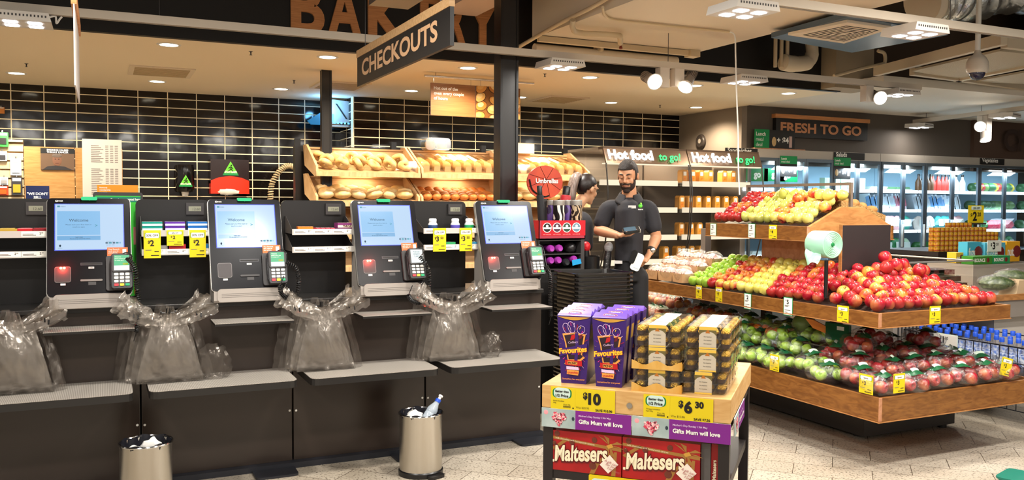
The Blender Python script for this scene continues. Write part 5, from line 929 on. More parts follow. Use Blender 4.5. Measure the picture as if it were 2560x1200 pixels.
for i, (px, py, s) in enumerate(((2490, 708, 'bag of dark green leaves lying lowest on the grey counter'), (2530, 692, 'bag of dark green leaves resting higher on the grey counter'))):
    p = P(px, py, Y=Yd+.2+.1*i); b = MB(); b.ball((0, 0, 0), (.13, .09, .055), mat('greens', '2f4a24', .5, tint='6a7a4a', vscale=40), 18, 10, lambda d: .25*nz(d.x*6, d.y*6+i, d.z*6)); o = thing('greens_bag', s, 'bagged greens', p, -.6); b.build('leaves', o); MB().ball((0, 0, .004), (.145, .105, .065), bfilm, 18, 10, lambda d: .1*nz(d.x*4, d.y*4, d.z*4)).build('film', o)
p = P(2552, 720, Y=Yd+.1); tag(MB().prism([(-.06, -.09), (.1, -.09), (.1, .06), (-.02, .06)], 'y', 0, .15, mat('kraft_light', 'cbb08c', .6)).build('carton', None, p), 'tan cardboard carton on the grey counter at the picture edge', 'carton')
# ================================================================ bread shelves
random.seed(21)
bw = wood('bread_wood', 'dab488', 'cba474', (2, 10, 10), .5); bw2 = wood('bread_wood_side', 'e2bf90', 'd0a878', (8, 3, 3), .5)
YBk = 7.6; BX = [P(788, 430, Y=YBk).x, P(1052, 430, Y=YBk).x, 3.57, 4.47]; ROWZ = [P(920, 434, Y=YBk).z, P(920, 508, Y=YBk).z, P(920, 508, Y=YBk).z-.29, P(920, 508, Y=YBk).z-.58]
g = thing('bread_gondola', 'black steel rack carrying the wooden bread shelves', 'rack', (BX[0]-.06, 8.21, 0)); W_ = BX[3]-BX[0]+.08; MB().box(0, W_, 0, .05, .3, ROWZ[0]+.27, BLACK).build('back_panel', g)
for k in range(4): MB().box(max(0, W_*k/3-.025), max(.05, W_*k/3+.025), -.05, 0, 0, ROWZ[0]+.33, BLK2).build('upright', g)
MB().box(0, W_, -.12, .05, .0, .12, BLK2).build('foot', g)
BAYN = ['left bay', 'middle bay', 'bay behind the umbrella stand']; ROWN = ['top', 'second', 'third', 'lowest']
for r_ in range(4):
    for c in range(3):
        x0, x1 = BX[c]+.006, BX[c+1]-.006; w_ = x1-x0; t = thing('bread_shelf', 'sloping wooden bread shelf with a clear front, %s row, %s' % (ROWN[r_], ('end bay by the slim post', 'middle bay', 'bay past the tall column')[c]), 'bread shelf', (x0, YBk, ROWZ[r_]), group='wooden bread shelves')
        b = MB(); b.prism([(0, -.01), (0, .012), (.40, .11), (.46, .24), (.50, .24), (.46, .08), (.05, -.02)], 'x', .02, w_-.02, bw); b.box(.02, w_-.02, .44, .55, .235, .25, bw); b.build('back_board', t)
        for s in (0, w_-.02): b = MB(); b.prism([(-.01, -.025), (.05, -.03), (.47, .08), (.53, .27), (.40, .27), (.0, .06)], 'x', s, s+.02, bw2); b.build('side_board', t)
        MB().box(0, w_, -.016, .002, -.03, .012, bw2).build('front_rail', t); b = MB(); b.prism([(.0, .012), (.004, .012), (.06, .12), (.056, .12)], 'x', .02, w_-.02, CLEAR); b.build('clear_front', t)
        if r_ < 2: lamp('shelf_light', 'AREA', ((x0+x1)/2, YBk+.34, ROWZ[r_]+.262), 1.6, (1, .78, .5), .3)
crust = mat('crust_gold', 'd6a04c', .55, tint='f0d8a0', vscale=14, mix=.5, bump=.3, bscale=60); crust2 = mat('crust_pale', 'e8c078', .55, tint='f6e4b8', vscale=14, mix=.5); bun_m = mat('bun_brown', 'b8662a', .4, tint='d98c44', vscale=16); 
def bagel_mesh():
    b = MB(); n, k = 20, 10; vs = []
    for i in range(n):
        a = 6.2832*i/n
        for j in range(k): p = 6.2832*j/k; r_ = .042+.026*math.cos(p)*(1+.12*math.sin(a*3)); vs.append((r_*math.cos(a), r_*math.sin(a), .026*math.sin(p)))
    b.add(vs, [(i*k+j, ((i+1) % n)*k+j, ((i+1) % n)*k+(j+1) % k, i*k+(j+1) % k) for i in range(n) for j in range(k)], crust, True); return b.mesh('bagel')
BAG = bagel_mesh(); ROLL = MB().ball((0, 0, 0), (.075, .055, .04), crust2, 16, 10, lambda d: .07*nz(d.x*3, d.y*3, d.z*3)+.05*math.cos(d.x*9)*(d.z > 0)).mesh('roll'); CRO = MB().ball((0, 0, 0), (.085, .055, .042), crust, 18, 10, lambda d: .06*nz(d.x*3, d.y*3, d.z*3)+.08*abs(math.sin(d.x*7))*(d.z > -.3)).mesh('croissant'); BUN = MB().ball((0, 0, 0), (.052, .052, .036), bun_m, 14, 9).mesh('bun')
def bread(name, me, c, r_, u, v, lab, grp, rot=(.25, 0, 0), up=.03):
    x0, x1 = BX[c]+.03, BX[c+1]-.03; y = YBk+.06+v*.34; z = ROWZ[r_]+.012+(.06+v*.34)*.245+up; o = bpy.data.objects.new(name, me); COL.objects.link(o); o.location = (x0+(x1-x0)*u, y, z); o.rotation_euler = rot; return tag(o, lab, 'bread', grp)
for v in range(3):
    for i in range(6): bread('bagel', BAG, 0, 0, .09+.162*i+.04*(v % 2), .08+v*.3, 'golden bagel on the top shelf of the end bay by the slim post', 'bagels on the top shelf', (random.uniform(.5, 1.2), random.uniform(-.3, .3), random.random()*3), .05+.01*v)
for v in range(3):
    for i in range(6): bread('bread_roll', (ROLL, CRO)[(i+v) % 2], 0, 1, .09+.16*i+.04*(v % 2), .08+v*.3, 'large pale roll on the second shelf of the end bay by the slim post', 'pale rolls on the second shelf', (.2, random.uniform(-.2, .2), random.uniform(-.6, .6)), .045)
for v in range(4):
    for i in range(8): bread('bun', BUN, 1, 1, .07+.108*i+.02*(v % 2), .05+v*.25, 'shiny brown bun in the rows on the second shelf of the middle bay', 'brown buns in rows', (.25, 0, 0), .035)
for v in range(3):
    for i in range(6): bread('bread_roll', CRO, 2, 1, .1+.16*i, .1+v*.28, 'golden roll on the second shelf of the bay past the tall column', 'golden rolls past the column', (.25, 0, random.uniform(-.4, .4)), .045)
for c in (0, 1, 2):
    for i in range(6): bread('bread_roll', (CRO, BUN, ROLL)[c], c, 2, .1+.16*i, .25, 'bread roll on the third shelf down, mostly behind the checkouts', 'rolls on the third shelf', (.25, 0, random.uniform(-.4, .4)), .045)
shell = pane('clamshell', 'fff4e0', .22, .15)
def pack(c, u, lab, grp, r_=0):
    x0, x1 = BX[c]+.03, BX[c+1]-.03; y = YBk+.2; t = thing('bread_pack', lab, 'packed bread', (x0+(x1-x0)*u, y, ROWZ[r_]+.085), group=grp); t.rotation_euler = (R(14), 0, 0); b = MB(); b.prism([(-.055, -.03), (.055, -.03), (.058, .02), (.045, .085), (.02, .1), (-.02, .1), (-.045, .085), (-.058, .02)], 'y', -.13, .13, shell); b.build('clear_shell', t)
    b = MB(); 
    for k in range(4): b.ball((0, -.09+.06*k, .025), (.046, .028, .045), crust2, 12, 7)
    b.build('rolls', t); b = MB(); b.box(-.03, .03, -.132, -.13, -.02, .03, mat('pack_label', 'd8b080', .5)); b.build('label', t)
for c in (1, 2):
    for i in range(8): pack(c, .06+.125*i, 'clear roll pack on the top shelf of the '+('middle bay' if c == 1 else 'bay past the tall column'), 'clear roll packs, '+('middle bay' if c == 1 else 'bay past the column'))
p = P(1088, 364, Y=8.0); t = thing('bread_pack', 'clear pack of two pale loaves standing on top of the bread rack', 'packed bread', (p.x, 7.98, ROWZ[0]+.25)); MB().prism(rrect(-.13, .13, 0, .12, .04), 'y', -.07, .07, shell).build('clear_shell', t); MB().ball((-.06, 0, .055), (.055, .05, .05), crust2, 14, 8).ball((.06, 0, .055), (.055, .05, .05), crust2, 14, 8).build('rolls', t)
p = P(1316, 364, Y=7.95); tag(MB().box(-.12, .09, 0, .15, 0, .1, WHITE).build('white_box', None, (p.x, p.y, ROWZ[0]+.25)), 'plain white box on the bread rack just past the tall column', 'box')
# ================================================================ hot food cabinets
YH = 8.0; HX = [P(1506, 375, Y=YH).x, P(1716, 378, Y=YH).x, P(1898, 382, Y=YH).x]; zt, zs = P(1600, 369, Y=YH).z, P(1600, 410, Y=YH).z
hs = mat('hot_steel', 'b0a598', .3, .8); hdr = mat('hot_header', '5d4d42', .3, .5); hb = mat('hot_black', '1d1a18', .4); hsh = glow('shelf_lit', 'ffeccc', .85); SHZ = [P(1760, y, Y=YH+.1).z for y in (457, 522, 589, 648)]
wl, gl = glow('sign_white_lit', 'fff8ea', 4), glow('sign_green_lit', '22e06a', 2.2)
for k in range(2):
    x0, x1 = HX[k]+.008, HX[k+1]-.008; w_ = x1-x0; t = thing('hot_food_cabinet', ('heated food cabinet behind the man, under the first lit hot food sign', 'heated food cabinet with kraft boxes, under the second lit hot food sign')[k], 'heated cabinet', (x0, YH, 0)); 
    MB().box(0, w_, .12, .9, 0, .62, hb).box(-.0, w_, .02, .12, .62, .68, mat('ledge_cream', 'c9b48e', .5)).box(0, w_, .12, .9, .62, .66, hs).build('base', t, bevel=.004)
    MB().box(0, w_, .86, .9, .66, zt, mat('hot_back', '8f857a', .35, .5)).box(0, w_, .1, .9, zt-.03, zt, hs).build('back_panel', t)
    b = MB(); b.prism([(0, zt), (0, zt-.02), (-.07, zs), (-.05, zs), (.02, zt-.03), (.1, zt-.03), (.1, zt)], 'x', 0, w_, hdr); v_ = Vector((0, .07, zt-.02-zs)).normalized(); o_ = Vector((.03, -.0705, zs+.045)); b.text('Hot food', o_, (1, 0, 0), v_, .105, wl, w=w_*.53, bold=.05, lift=.004); b.text('to go!', o_+Vector((w_*.6, 0, 0)), (1, 0, 0), v_, .085, gl, w=w_*.27, bold=.02, shear=.2, lift=.004); b.build('sign_header', t)
    MB().box(.0, w_, -.06, .02, zs-.012, zs, hsh).build('light_strip', t)
    for j, z in enumerate(SHZ):
        MB().box(.03, w_-.03, .12, .84, z-.012, z, hs).box(.03, w_-.03, .1, .12, z-.045, z+.015, hsh).build('shelf', t)
    for s in (0, w_-.008): b = MB(); b.prism([(-.06, zs), (-.1, 1.6), (-.06, 1.1), (.1, .68), (.86, .68), (.86, zt-.03), (.1, zt-.03)], 'x', s, s+.008, CLEAR); b.build('glass_side', t); b = MB(); b.tube(smooth([(s+.004, -.06, zs), (s+.004, -.1, 1.6), (s+.004, -.06, 1.1), (s+.004, .1, .68)], 5), .008, hb, 6); b.build('edge_trim', t)
    lamp('cabinet_light', 'AREA', ((x0+x1)/2, YH+.3, zt-.06), 14, (1, .82, .6), .5)
kr = mat('kraft_box', 'c98f3e', .6); fry = mat('hot_chips', 'd96a1a', .5, tint='f0a83c', vscale=30)
def foodbox():
    t = thing('food_box', '', 'food box'); w_, h_ = .075, .15; b = MB(); b.prism([(-w_/2, 0), (w_/2, 0), (w_/2, h_*.85), (w_*.3, h_), (-w_*.3, h_), (-w_/2, h_*.85)], 'y', 0, .09, kr); b.build('carton', t); b = MB(); b.prism([(-w_*.3, .015), (w_*.3, .015), (w_*.3, h_*.5), (0, h_*.6), (-w_*.3, h_*.5)], 'y', -.002, 0, fry); b.build('window', t); MB().box(-w_*.27, w_*.27, -.003, 0, h_*.55, h_*.85, WINK).build('label', t); return t
fb = foodbox(); n = 0; FB = [(0, (1712, 1733, 1754, 1777, 1812, 1834)), (1, (1706, 1727, 1748, 1772, 1795, 1817, 1840)), (2, (1706, 1730, 1752)), (3, (1712, 1733, 1757, 1668, 1690))]
for row, xs in FB:
    for x in xs:
        o = fb if n == 0 else dup(fb); n += 1; p = P(x, 450, Y=YH+.2); o.location = (p.x+(.06 if HX[1]-.06 < p.x < HX[1]+.06 else 0), YH+.2, SHZ[row]); o['label'] = 'kraft food box with a window, on the %s heated shelf' % ('top', 'second', 'third', 'lowest')[row]; o['group'] = 'kraft boxes on the %s heated shelf' % ('top', 'second', 'third', 'lowest')[row]
# ================================================================ chilled cabinets
YG = 8.30; fr = mat('door_frame', '66717a', .4, .5); hd = mat('header_grey', 'b5aca0', .5); blue = mat('chill_back', 'b4d2e4', .6); led = glow('chill_led', 'eaf6ff', 3)
THK = [P(x, 500, Y=YG).x for x in (1868, 2080, 2199, 2310, 2445)]; THK.append(THK[-1]+(THK[-1]-THK[-2])*1.0); THK.append(THK[-1]+1.0); hz1, hz0 = P(2150, 382, Y=YG).z, P(2150, 402, Y=YG).z
fg = []
DESC = ['with green go panels and lunch posters', 'under the salads board', 'with slanted white trays', 'with bottles on its top shelf', 'under the vegetables board', 'at the far end, past the vegetables board']
for k in range(6):
    x0, x1 = THK[k]+.004, THK[k+1]-.004; w_ = x1-x0; t = thing('chilled_cabinet', 'glass-door chilled cabinet '+DESC[k], 'fridge', (x0, YG, 0), group='glass-door chilled cabinets')
    MB().box(0, w_, .0, .9, hz0, hz1, hd).build('header', t); MB().box(0, w_, .85, .9, .1, hz0, blue).build('back_panel', t); MB().box(0, w_, 0, .9, 0, .28, mat('chill_base', '4a5054', .5)).build('base', t)
    nd = 3 if k == 0 else 2
    for d in range(nd):
        a, e = w_*d/nd+.003, w_*(d+1)/nd-.003; b = MB(); f = .03; b.box(a, a+f, -.02, .01, .28, hz0-.002, fr).box(e-f, e, -.02, .01, .28, hz0-.002, fr).box(a+f, e-f, -.02, .01, hz0-.04, hz0-.002, fr).box(a+f, e-f, -.02, .01, .28, .33, fr); o = b.build('door', t); MB().box(a+f, e-f, -.006, -.002, .33, hz0-.04, GLASS).build('glass', o); MB().box(e-f+.005, e-.005, -.05, -.02, .95, 1.25, SILV).build('handle', o)
    for j, z in enumerate((.55, .86, 1.16, 1.44, 1.70)): MB().box(.01, w_-.01, .1, .84, z-.015, z, mat('chill_shelf', 'dfe8ee', .5)).box(.01, w_-.01, .085, .1, z-.03, z+.012, led).build('shelf', t)
    lamp('chill_light', 'AREA', ((x0+x1)/2, YG+.12, hz0-.03), 30, (.72, .88, 1), .5, aim=((x0+x1)/2, YG+.7, .9)); lamp('chill_light', 'AREA', ((x0+x1)/2, YG+.08, 1.4), 6, (.72, .88, 1), .5, aim=((x0+x1)/2, YG+.8, .6))
    fg.append(t)
# goods behind the glass
PM = {}
def gm(h): return mat('goods_'+h, h, .4)
def proto(kind, col):
    if (kind, col) in PM: return PM[(kind, col)]
    b = MB(); m = gm(col)
    if kind == 'bottle': b.lathe([(0, 0), (.035, 0), (.037, .01), (.037, .11), (.015, .16), (.014, .19)], m, 12); b.lathe([(.016, .185), (.016, .21), (0, .211)], gm('2e2a28'), 10)
    elif kind == 'pouch': b.ball((0, 0, .085), (.08, .05, .09), m, 14, 9, lambda d: .14*nz(d.x*4, d.y*4, d.z*4)); b.quad((-.04, -.058, .05), (.04, -.058, .05), (.04, -.05, .13), (-.04, -.05, .13), gm('e8efe8'))
    elif kind == 'tray': b.prism([(-.085, 0), (.085, 0), (.09, .02), (-.09, .02)], 'y', 0, .14, gm('e8eef2')); b.prism([(-.07, .02), (.07, .02), (.05, .05), (-.05, .05)], 'y', .01, .13, m)
    elif kind == 'slant': b.T = Matrix.Rotation(R(-18), 4, 'Y'); b.box(-.012, .012, 0, .2, 0, .2, gm('e6eef6')); b.box(-.0, .02, -.004, .0, .05, .14, m); b.box(-.06, .0, .0, .01, .02, .18, m)
    elif kind == 'veg': b.ball((0, 0, .06), (.07, .06, .06), m, 12, 8, lambda d: .16*nz(d.x*5, d.y*5, d.z*5))
    else: b.box(-.05, .05, 0, .08, 0, .14, m); b.quad((-.04, -.001, .03), (.04, -.001, .03), (.04, -.001, .08), (-.04, -.001, .08), gm('f0ece0'))
    PM[(kind, col)] = b.mesh(kind); return PM[(kind, col)]
SHN = ('lowest', 'fourth', 'third', 'second', 'top'); KN = {'bottle': ('dressing_bottle', 'bottle', 'bottle'), 'pouch': ('salad_pouch', 'pouch', 'salad'), 'tray': ('food_tray', 'tray', 'packed food'), 'slant': ('white_tray', 'slanted white tray', 'packed food'), 'veg': ('vegetable', 'vegetable', 'vegetable'), 'box': ('food_carton', 'carton', 'packed food')}
def stock(bay, sh, kind, cols, n, names, hi=1):
    x0, x1 = THK[bay]+.07, THK[bay+1]-.07; z = (.55, .86, 1.16, 1.44, 1.70)[sh]+.001
    for i in range(n):
        j = i*len(cols)//n if len(cols) < 4 else i % len(cols); col = cols[j]; nm, wd, cat = KN[kind]; o = bpy.data.objects.new(nm, proto(kind, col)); COL.objects.link(o); o.location = (x0+(x1-x0)*(i+.5)/n, YG+.17+random.uniform(0, .05), z); s = random.uniform(1.08, 1.3); o.scale = (s, s, min(s, 1.15)); 
        tag(o, '%s %s, %s shelf, chilled cabinet %s' % (names[j % len(names)], wd, SHN[sh], DESC[bay]), cat, '%s %ss, %s shelf, cabinet %s' % (names[j % len(names)], wd, SHN[sh], DESC[bay]))
G5 = ['2f7a4a', '3f9a5a', 'b8d0b0', '1f5a3a']; GN = ['green', 'bright green', 'pale green', 'dark green']; WN = ['white', 'red', 'blue']
stock(1, 4, 'box', ['a9c8b0', 'd8e4e0'], 5, ['pale green', 'white']); stock(1, 3, 'tray', ['e8eef0', '9fb8a8'], 6, ['white', 'grey green']); stock(1, 2, 'box', ['7a3f2a', 'c8742a', 'e8e0d0'], 7, ['brown', 'orange', 'cream']); stock(1, 1, 'pouch', G5, 7, GN); stock(1, 0, 'pouch', ['2fae5a', '1f8a4a'], 7, ['bright green', 'green'])
stock(2, 4, 'tray', ['c8d8d0', '4a6a4a'], 6, ['pale', 'dark green']); stock(2, 3, 'slant', ['7aa8d8', 'd8e4f0', 'c87a8a'], 9, ['blue printed', 'plain', 'pink printed']); stock(2, 2, 'pouch', ['e0d8d0', 'd8a0a0', '2f8a7a'], 8, ['white', 'pink', 'teal']); stock(2, 1, 'pouch', G5, 7, GN); stock(2, 0, 'pouch', ['2fae5a', '3fc86a'], 7, ['green', 'bright green'])
stock(3, 4, 'bottle', ['5a3a22', 'a8342a', 'f0ece4'], 12, ['brown', 'red', 'white']); stock(3, 3, 'slant', ['d8e4f0', '7aa8d8', 'e4ecf4'], 9, ['plain', 'blue printed', 'pale']); stock(3, 2, 'pouch', ['e8d8d0', '2f8a8a', 'd8a8a8'], 8, ['white', 'teal', 'pink']); stock(3, 1, 'veg', ['2f6a34', '7aa84a', 'b02a34'], 9, ['dark green', 'pale green', 'red']); stock(3, 0, 'pouch', ['2fae5a'], 6, ['green'])
stock(4, 4, 'veg', ['3f6a44', 'd8c03a', 'a83a34', '6a8a4a'], 10, ['green', 'yellow', 'red', 'pale green']); stock(4, 3, 'veg', ['4a6a4a', '6a8a5a'], 9, ['dark green', 'green']); stock(4, 2, 'veg', ['2f6a34', 'b02a44', 'c85a6a'], 10, ['green', 'red', 'pink']); stock(4, 1, 'pouch', ['c8d8c8', '4a8a5a'], 7, ['pale', 'green']); stock(4, 0, 'box', ['b8c0c8', '8a98a0'], 6, ['grey', 'dark grey'])
for sh in (4, 3, 2): stock(5, sh, 'veg', ['3f6a44', 'b02a44'], 6, ['green', 'red'])
stock(0, 1, 'tray', ['c8d4d8'], 7, ['white']); stock(0, 0, 'pouch', ['5a8a6a', 'a8b8a8'], 8, ['green', 'pale']); stock(0, 2, 'box', ['d8e0e4', 'a8c0cc'], 8, ['white', 'pale blue'])
# posters and boards on the chilled cabinets
gp = mat('poster_green', '0f8a4a', .5); bp = mat('poster_black', '22201f', .5)
def go_panel(px, py, lab): p = P(px, py, Y=YG+.1); t = thing('go_panel', lab, 'sign', (p.x, YG+.1, p.z)); t['group'] = 'green go panels'; b = MB(); b.box(-.17, .17, 0, .006, -.06, .1, gp); b.text('go', (0, 0, -.01), (1, 0, 0), (0, 0, 1), .075, WINK, al='C', bold=.04); b.build('panel', t)
for a in ((1893, 441, 'green go panel behind the glass, nearest the heated cabinets'), (1937, 441, 'green go panel behind the glass, the middle one'), (1968, 443, 'green go panel behind the glass under the lunch poster')): go_panel(*a)
def lunch(px, py, Y, lab, w_=.27):
    p = P(px, py, Y=Y); t = thing('lunch_poster', lab, 'poster', (p.x, Y, p.z)); h_ = w_*.95; MB().box(-w_/2, w_/2, 0, .004, h_*.12, h_/2, gp).text('Lunch', (-w_*.45, 0, h_*.32), (1, 0, 0), (0, 0, 1), h_*.1, WINK, bold=.02).text('meal deal', (-w_*.45, 0, h_*.18), (1, 0, 0), (0, 0, 1), h_*.1, WINK).build('green_band', t); MB().box(-w_/2, w_/2, 0, .004, -h_/2, h_*.12, bp).text('+ $4', (0, 0, -h_*.25), (1, 0, 0), (0, 0, 1), h_*.16, WINK, al='C', bold=.02).ball((-w_*.33, 0, -h_*.2), (w_*.1, .004, h_*.16), mat('poster_tan', 'c8a878', .6), 10, 6).box(w_*.3, w_*.42, -.003, 0, -h_*.35, -h_*.02, mat('poster_pale', 'c8a8a0', .6)).build('black_band', t)
lunch(1972, 416, YG-.024, 'green and black lunch poster on the chilled cabinet beside the go panels'); lunch(2106, 421, YG-.024, 'green and black lunch poster under the salads board', .29)
p = P(1940, 347, Y=YG-.1); a_, e_ = P(1891, 345, Y=YG), P(1991, 350, Y=YG); t = thing('lunch_sign', 'long green and black lunch deal sign standing on the cabinet header', 'sign', (a_.x, YG+.03, hz1)); L_ = e_.x-a_.x; hh = .24; b = MB(); b.box(0, L_*.36, 0, .01, 0, hh, gp)
for k, s in enumerate(('Lunch', 'meal', 'deal')): b.text(s, (.02, 0, hh*(.68-.27*k)), (1, 0, 0), (0, 0, 1), .045, WINK, bold=.02*(k == 0))
b.build('green_panel', t); b = MB(); b.box(L_*.36, L_, 0, .01, 0, hh, bp).text('+ $4', (L_*.7, 0, hh*.35), (1, 0, 0), (0, 0, 1), .07, WINK, al='C', bold=.03).ball((L_*.48, 0, hh*.4), (.035, .004, .06), mat('poster_tan'), 10, 6).box(L_*.86, L_*.93, -.002, 0, .03, .17, mat('poster_pale')); b.build('black_panel', t); MB().box(-.02, L_+.15, -.03, .04, -.0, .012, edge_m).build('ledge', t)
for px, w_, s, lb in ((1815, 80, 'Sandwiches', 'black sandwiches name board, half hidden by the hot food sign'), (2087, 76, 'Salads', 'black salads name board on the chilled cabinet header'), (2453, 60, 'Vegetables', 'black vegetables name board on the chilled cabinet header')):
    a_, e_ = P(px, 390, Y=YG-.02).x, P(px+w_, 390, Y=YG-.02).x; t = thing('name_board', lb, 'sign', (a_, YG-.012, hz0+.01)); MB().box(0, e_-a_, 0, .012, 0, hz1-hz0-.015, bp).build('board', t); b = MB(); b.text(s, (.03, 0, .035), (1, 0, 0), (0, 0, 1), .055, WINK, bold=.02, maxw=(e_-a_)*.8); b.build('lettering', t)
# ---- stacked yellow cans with their price sign
yc, zc = 6.9, P(2400, 627, Y=6.9).z; xc0 = P(2342, 620, Y=yc).x; cp = .07; t = thing('can_table', 'dark display table under the stacked yellow cans', 'table', (xc0-.1, yc-.1, 0)); MB().box(0, 1.75, 0, .9, zc-.05, zc, mat('table_dark', '2e2420', .4)).build('table_top', t); MB().box(.1, 1.65, .08, .8, 0, zc-.05, mat('table_skirt', '3a302a', .6)).build('skirt', t)
can = thing('food_can', 'small yellow can in the front stack on the dark table', 'can', group='yellow cans, front stack'); MB().lathe([(0, 0), (.033, 0), (.0335, .003), (.0335, .05), (.032, .053)], mat('can_yellow', 'd9a81e', .35, tint='b86a1a', vscale=30, mix=.25), 16).build('body', can); MB().lathe([(.0338, .049), (.0338, .054), (.031, .053), (.029, .05), (0, .05)], mat('can_gold', 'c8a04a', .25, .8), 16).build('rim', can); MB().lathe([(.0336, .008), (.034, .009), (.034, .018), (.0336, .019)], mat('can_red', 'a8421a', .4), 16).build('label_band', can)
n = 0
for row in range(3):
    for c in range(15):
        hh = (5, 5, 6)[row] if c < 12 else 4
        if row == 2 and not 4 < c < 11: continue
        for h_ in range(hh):
            if row and h_ < hh-2 and c > 0: continue
            o = can if n == 0 else dup(can); n += 1; o.location = (xc0+c*cp*1.02, yc+row*cp, zc+h_*.0545-(0 if not (row and h_ >= hh-2 and c > 0) else 0))
            if row: o['label'] = 'small yellow can in the rear of the stack on the dark table'; o['group'] = 'yellow cans, rear of the stack'
p = P(2440, 557, Y=yc+.16); t = thing('price_sign', 'yellow 25% off sign reading $2.20 above the cans', 'sign', (p.x, yc+.16, zc)); h0 = p.z-zc; w_ = .27; b = MB(); b.box(-w_/2, w_/2, 0, .01, h0, h0+.21, YEL); b.prism(rrect(-.09, .09, h0+.155, h0+.2, .015), 'y', -.002, 0, mat('sign_mint', 'cfe4dc', .5)); b.text('25% OFF', (0, -.002, h0+.166), (1, 0, 0), (0, 0, 1), .022, INK, al='C', bold=.02); b.text('$', (-.1, 0, h0+.07), (1, 0, 0), (0, 0, 1), .045, INK, bold=.03); b.text('2', (-.06, 0, h0+.03), (1, 0, 0), (0, 0, 1), .1, INK, bold=.04); b.text('20', (.02, 0, h0+.08), (1, 0, 0), (0, 0, 1), .045, INK, bold=.03); b.build('sign_face', t); MB().box(-w_/2-.02, w_/2+.02, -.02, .04, h0-.02, h0, DGREY).box(-.02, .02, 0, .02, 0, h0-.02, DGREY).build('holder', t)
# ---- snack boxes on a pale stand near the picture edge
yq = 5.45; a_ = P(2437, 662, Y=yq); t = thing('snack_stand', 'pale stand under the green and blue snack boxes', 'stand', (a_.x, yq, 0)); MB().box(-.02, .95, 0, .5, 0, a_.z, mat('stand_pale', 'b9aea2', .5)).build('cabinet', t); MB().box(-.03, .96, -.01, .5, a_.z-.03, a_.z, CLEAR).build('top', t)
def snack(nm, lab, x, y, dz, w_, d, h_, col, txt, tc=WINK, rz=0, kind='snacks'): b = MB(); m = gm(col); b.box(0, w_, 0, d, 0, h_, m); b.text(txt, (w_*.08, 0, h_*.3), (1, 0, 0), (0, 0, 1), h_*.42, tc, bold=.03, maxw=w_*.55); b.ball((w_*.78, 0, h_*.5), (h_*.3, .003, h_*.3), gm('7a2a2a'), 10, 6); tag(b.build(nm, None, (a_.x+x, yq+y, a_.z+dz), rz), lab, kind)
snack('snack_box', 'long green box reading BOUNCE, first in the row', 0, .02, .001, .27, .12, .075, '3f8a2e', 'BOUNCE'); snack('snack_box', 'second green snack box, beside the one reading BOUNCE', .275, .02, .001, .25, .12, .075, '2f9a5a', 'BOUNCE'); snack('snack_box', 'light blue snack box behind the green boxes, leaning up', .16, .2, .001, .2, .1, .2, '4aaed0', 'fuze'); snack('snack_box', 'light blue snack box under the white price card', .38, .18, .001, .3, .12, .19, '5fbcd8', 'fuze'); snack('snack_box', 'yellow snack box at the picture edge beside the price card', .7, .18, .001, .2, .12, .2, 'f0b22a', 'nuts'); snack('snack_box', 'small yellow snack box at the start of the blue row', .03, .22, .001, .1, .1, .1, 'e8c03a', 'nut')
b = MB(); b.T = Matrix.Translation((a_.x+.5, yq+.168, a_.z+.16)); b.box(-.1, .1, -.004, 0, -.055, .055, WINK); b.text('$', (-.06, -.004, .0), (1, 0, 0), (0, 0, 1), .03, INK, bold=.02); b.text('3', (-.03, -.004, -.03), (1, 0, 0), (0, 0, 1), .065, INK, bold=.03); b.text('20', (.02, -.004, .005), (1, 0, 0), (0, 0, 1), .025, INK, bold=.02); tag(b.build('price_card'), 'white $3.20 price card on the light blue snack box', 'sign')
# trolley frame and pale unit behind the bottle cage
t = thing('wire_rack', 'grey wire rack cut off by the picture edge beyond the bottle cage', 'rack', (6.3, 3.0, 0)); b = MB()
for z in (.62, .72): b.tube([(0, 0, z), (1, 0, z), (1, .5, z), (0, .5, z), (0, 0, z)], .008, SILV, 6)
for k in range(9): b.tube([(.12*k, 0, .62), (.12*k, .5, .62)], .004, SILV, 5)
b.build('wire_shelf', t)
for x in (.05, .95): MB().tube([(x, .25, 0), (x, .25, .62)], .015, BLK2, 8).build('post', t)
# ================================================================ sale table
random.seed(31)
A_ = P(1355, 960, Z=.88); TW, TD, TZ, TRZ = .635, .688, .88, R(-45.86)
def tp(x, y, z=0): return Vector((A_.x+x*math.cos(TRZ)-y*math.sin(TRZ), A_.y+x*math.sin(TRZ)+y*math.cos(TRZ), z))
pine = wood('pine', 'd8ae72', 'c99a5c', (3, 3, 12), .5, .5); blk = mat('steel_black', '221c1b', .45)
t = thing('display_table', 'small pine-topped sale table on black steel legs, full of boxed chocolates', 'table', (A_.x, A_.y, 0), TRZ)
b = MB(); b.box(0, TW, 0, TD, .80, .88, pine); b.build('table_top', t, bevel=.003)
MB().prism([(.010*math.cos(k*.785)+.307, .832+.010*math.sin(k*.785)) for k in range(8)], 'y', -.004, 0, STEEL).build('bolt', t)
for x in (.004, TW-.039):
    for y in (.006, TD-.041): MB().box(x, x+.035, y, y+.035, 0, .80, blk).build('leg', t)
for x in (.008, TW-.03):
    MB().box(x, x+.022, .03, TD-.03, .765, .80, blk).build('side_rail', t); MB().box(x, x+.022, .03, TD-.03, .30, .33, blk).build('side_rail', t)
MB().box(.012, TW-.012, .01, TD-.01, .555, .585, blk).build('shelf', t); MB().box(.012, TW-.012, .01, TD-.01, .20, .225, blk).build('shelf', t)
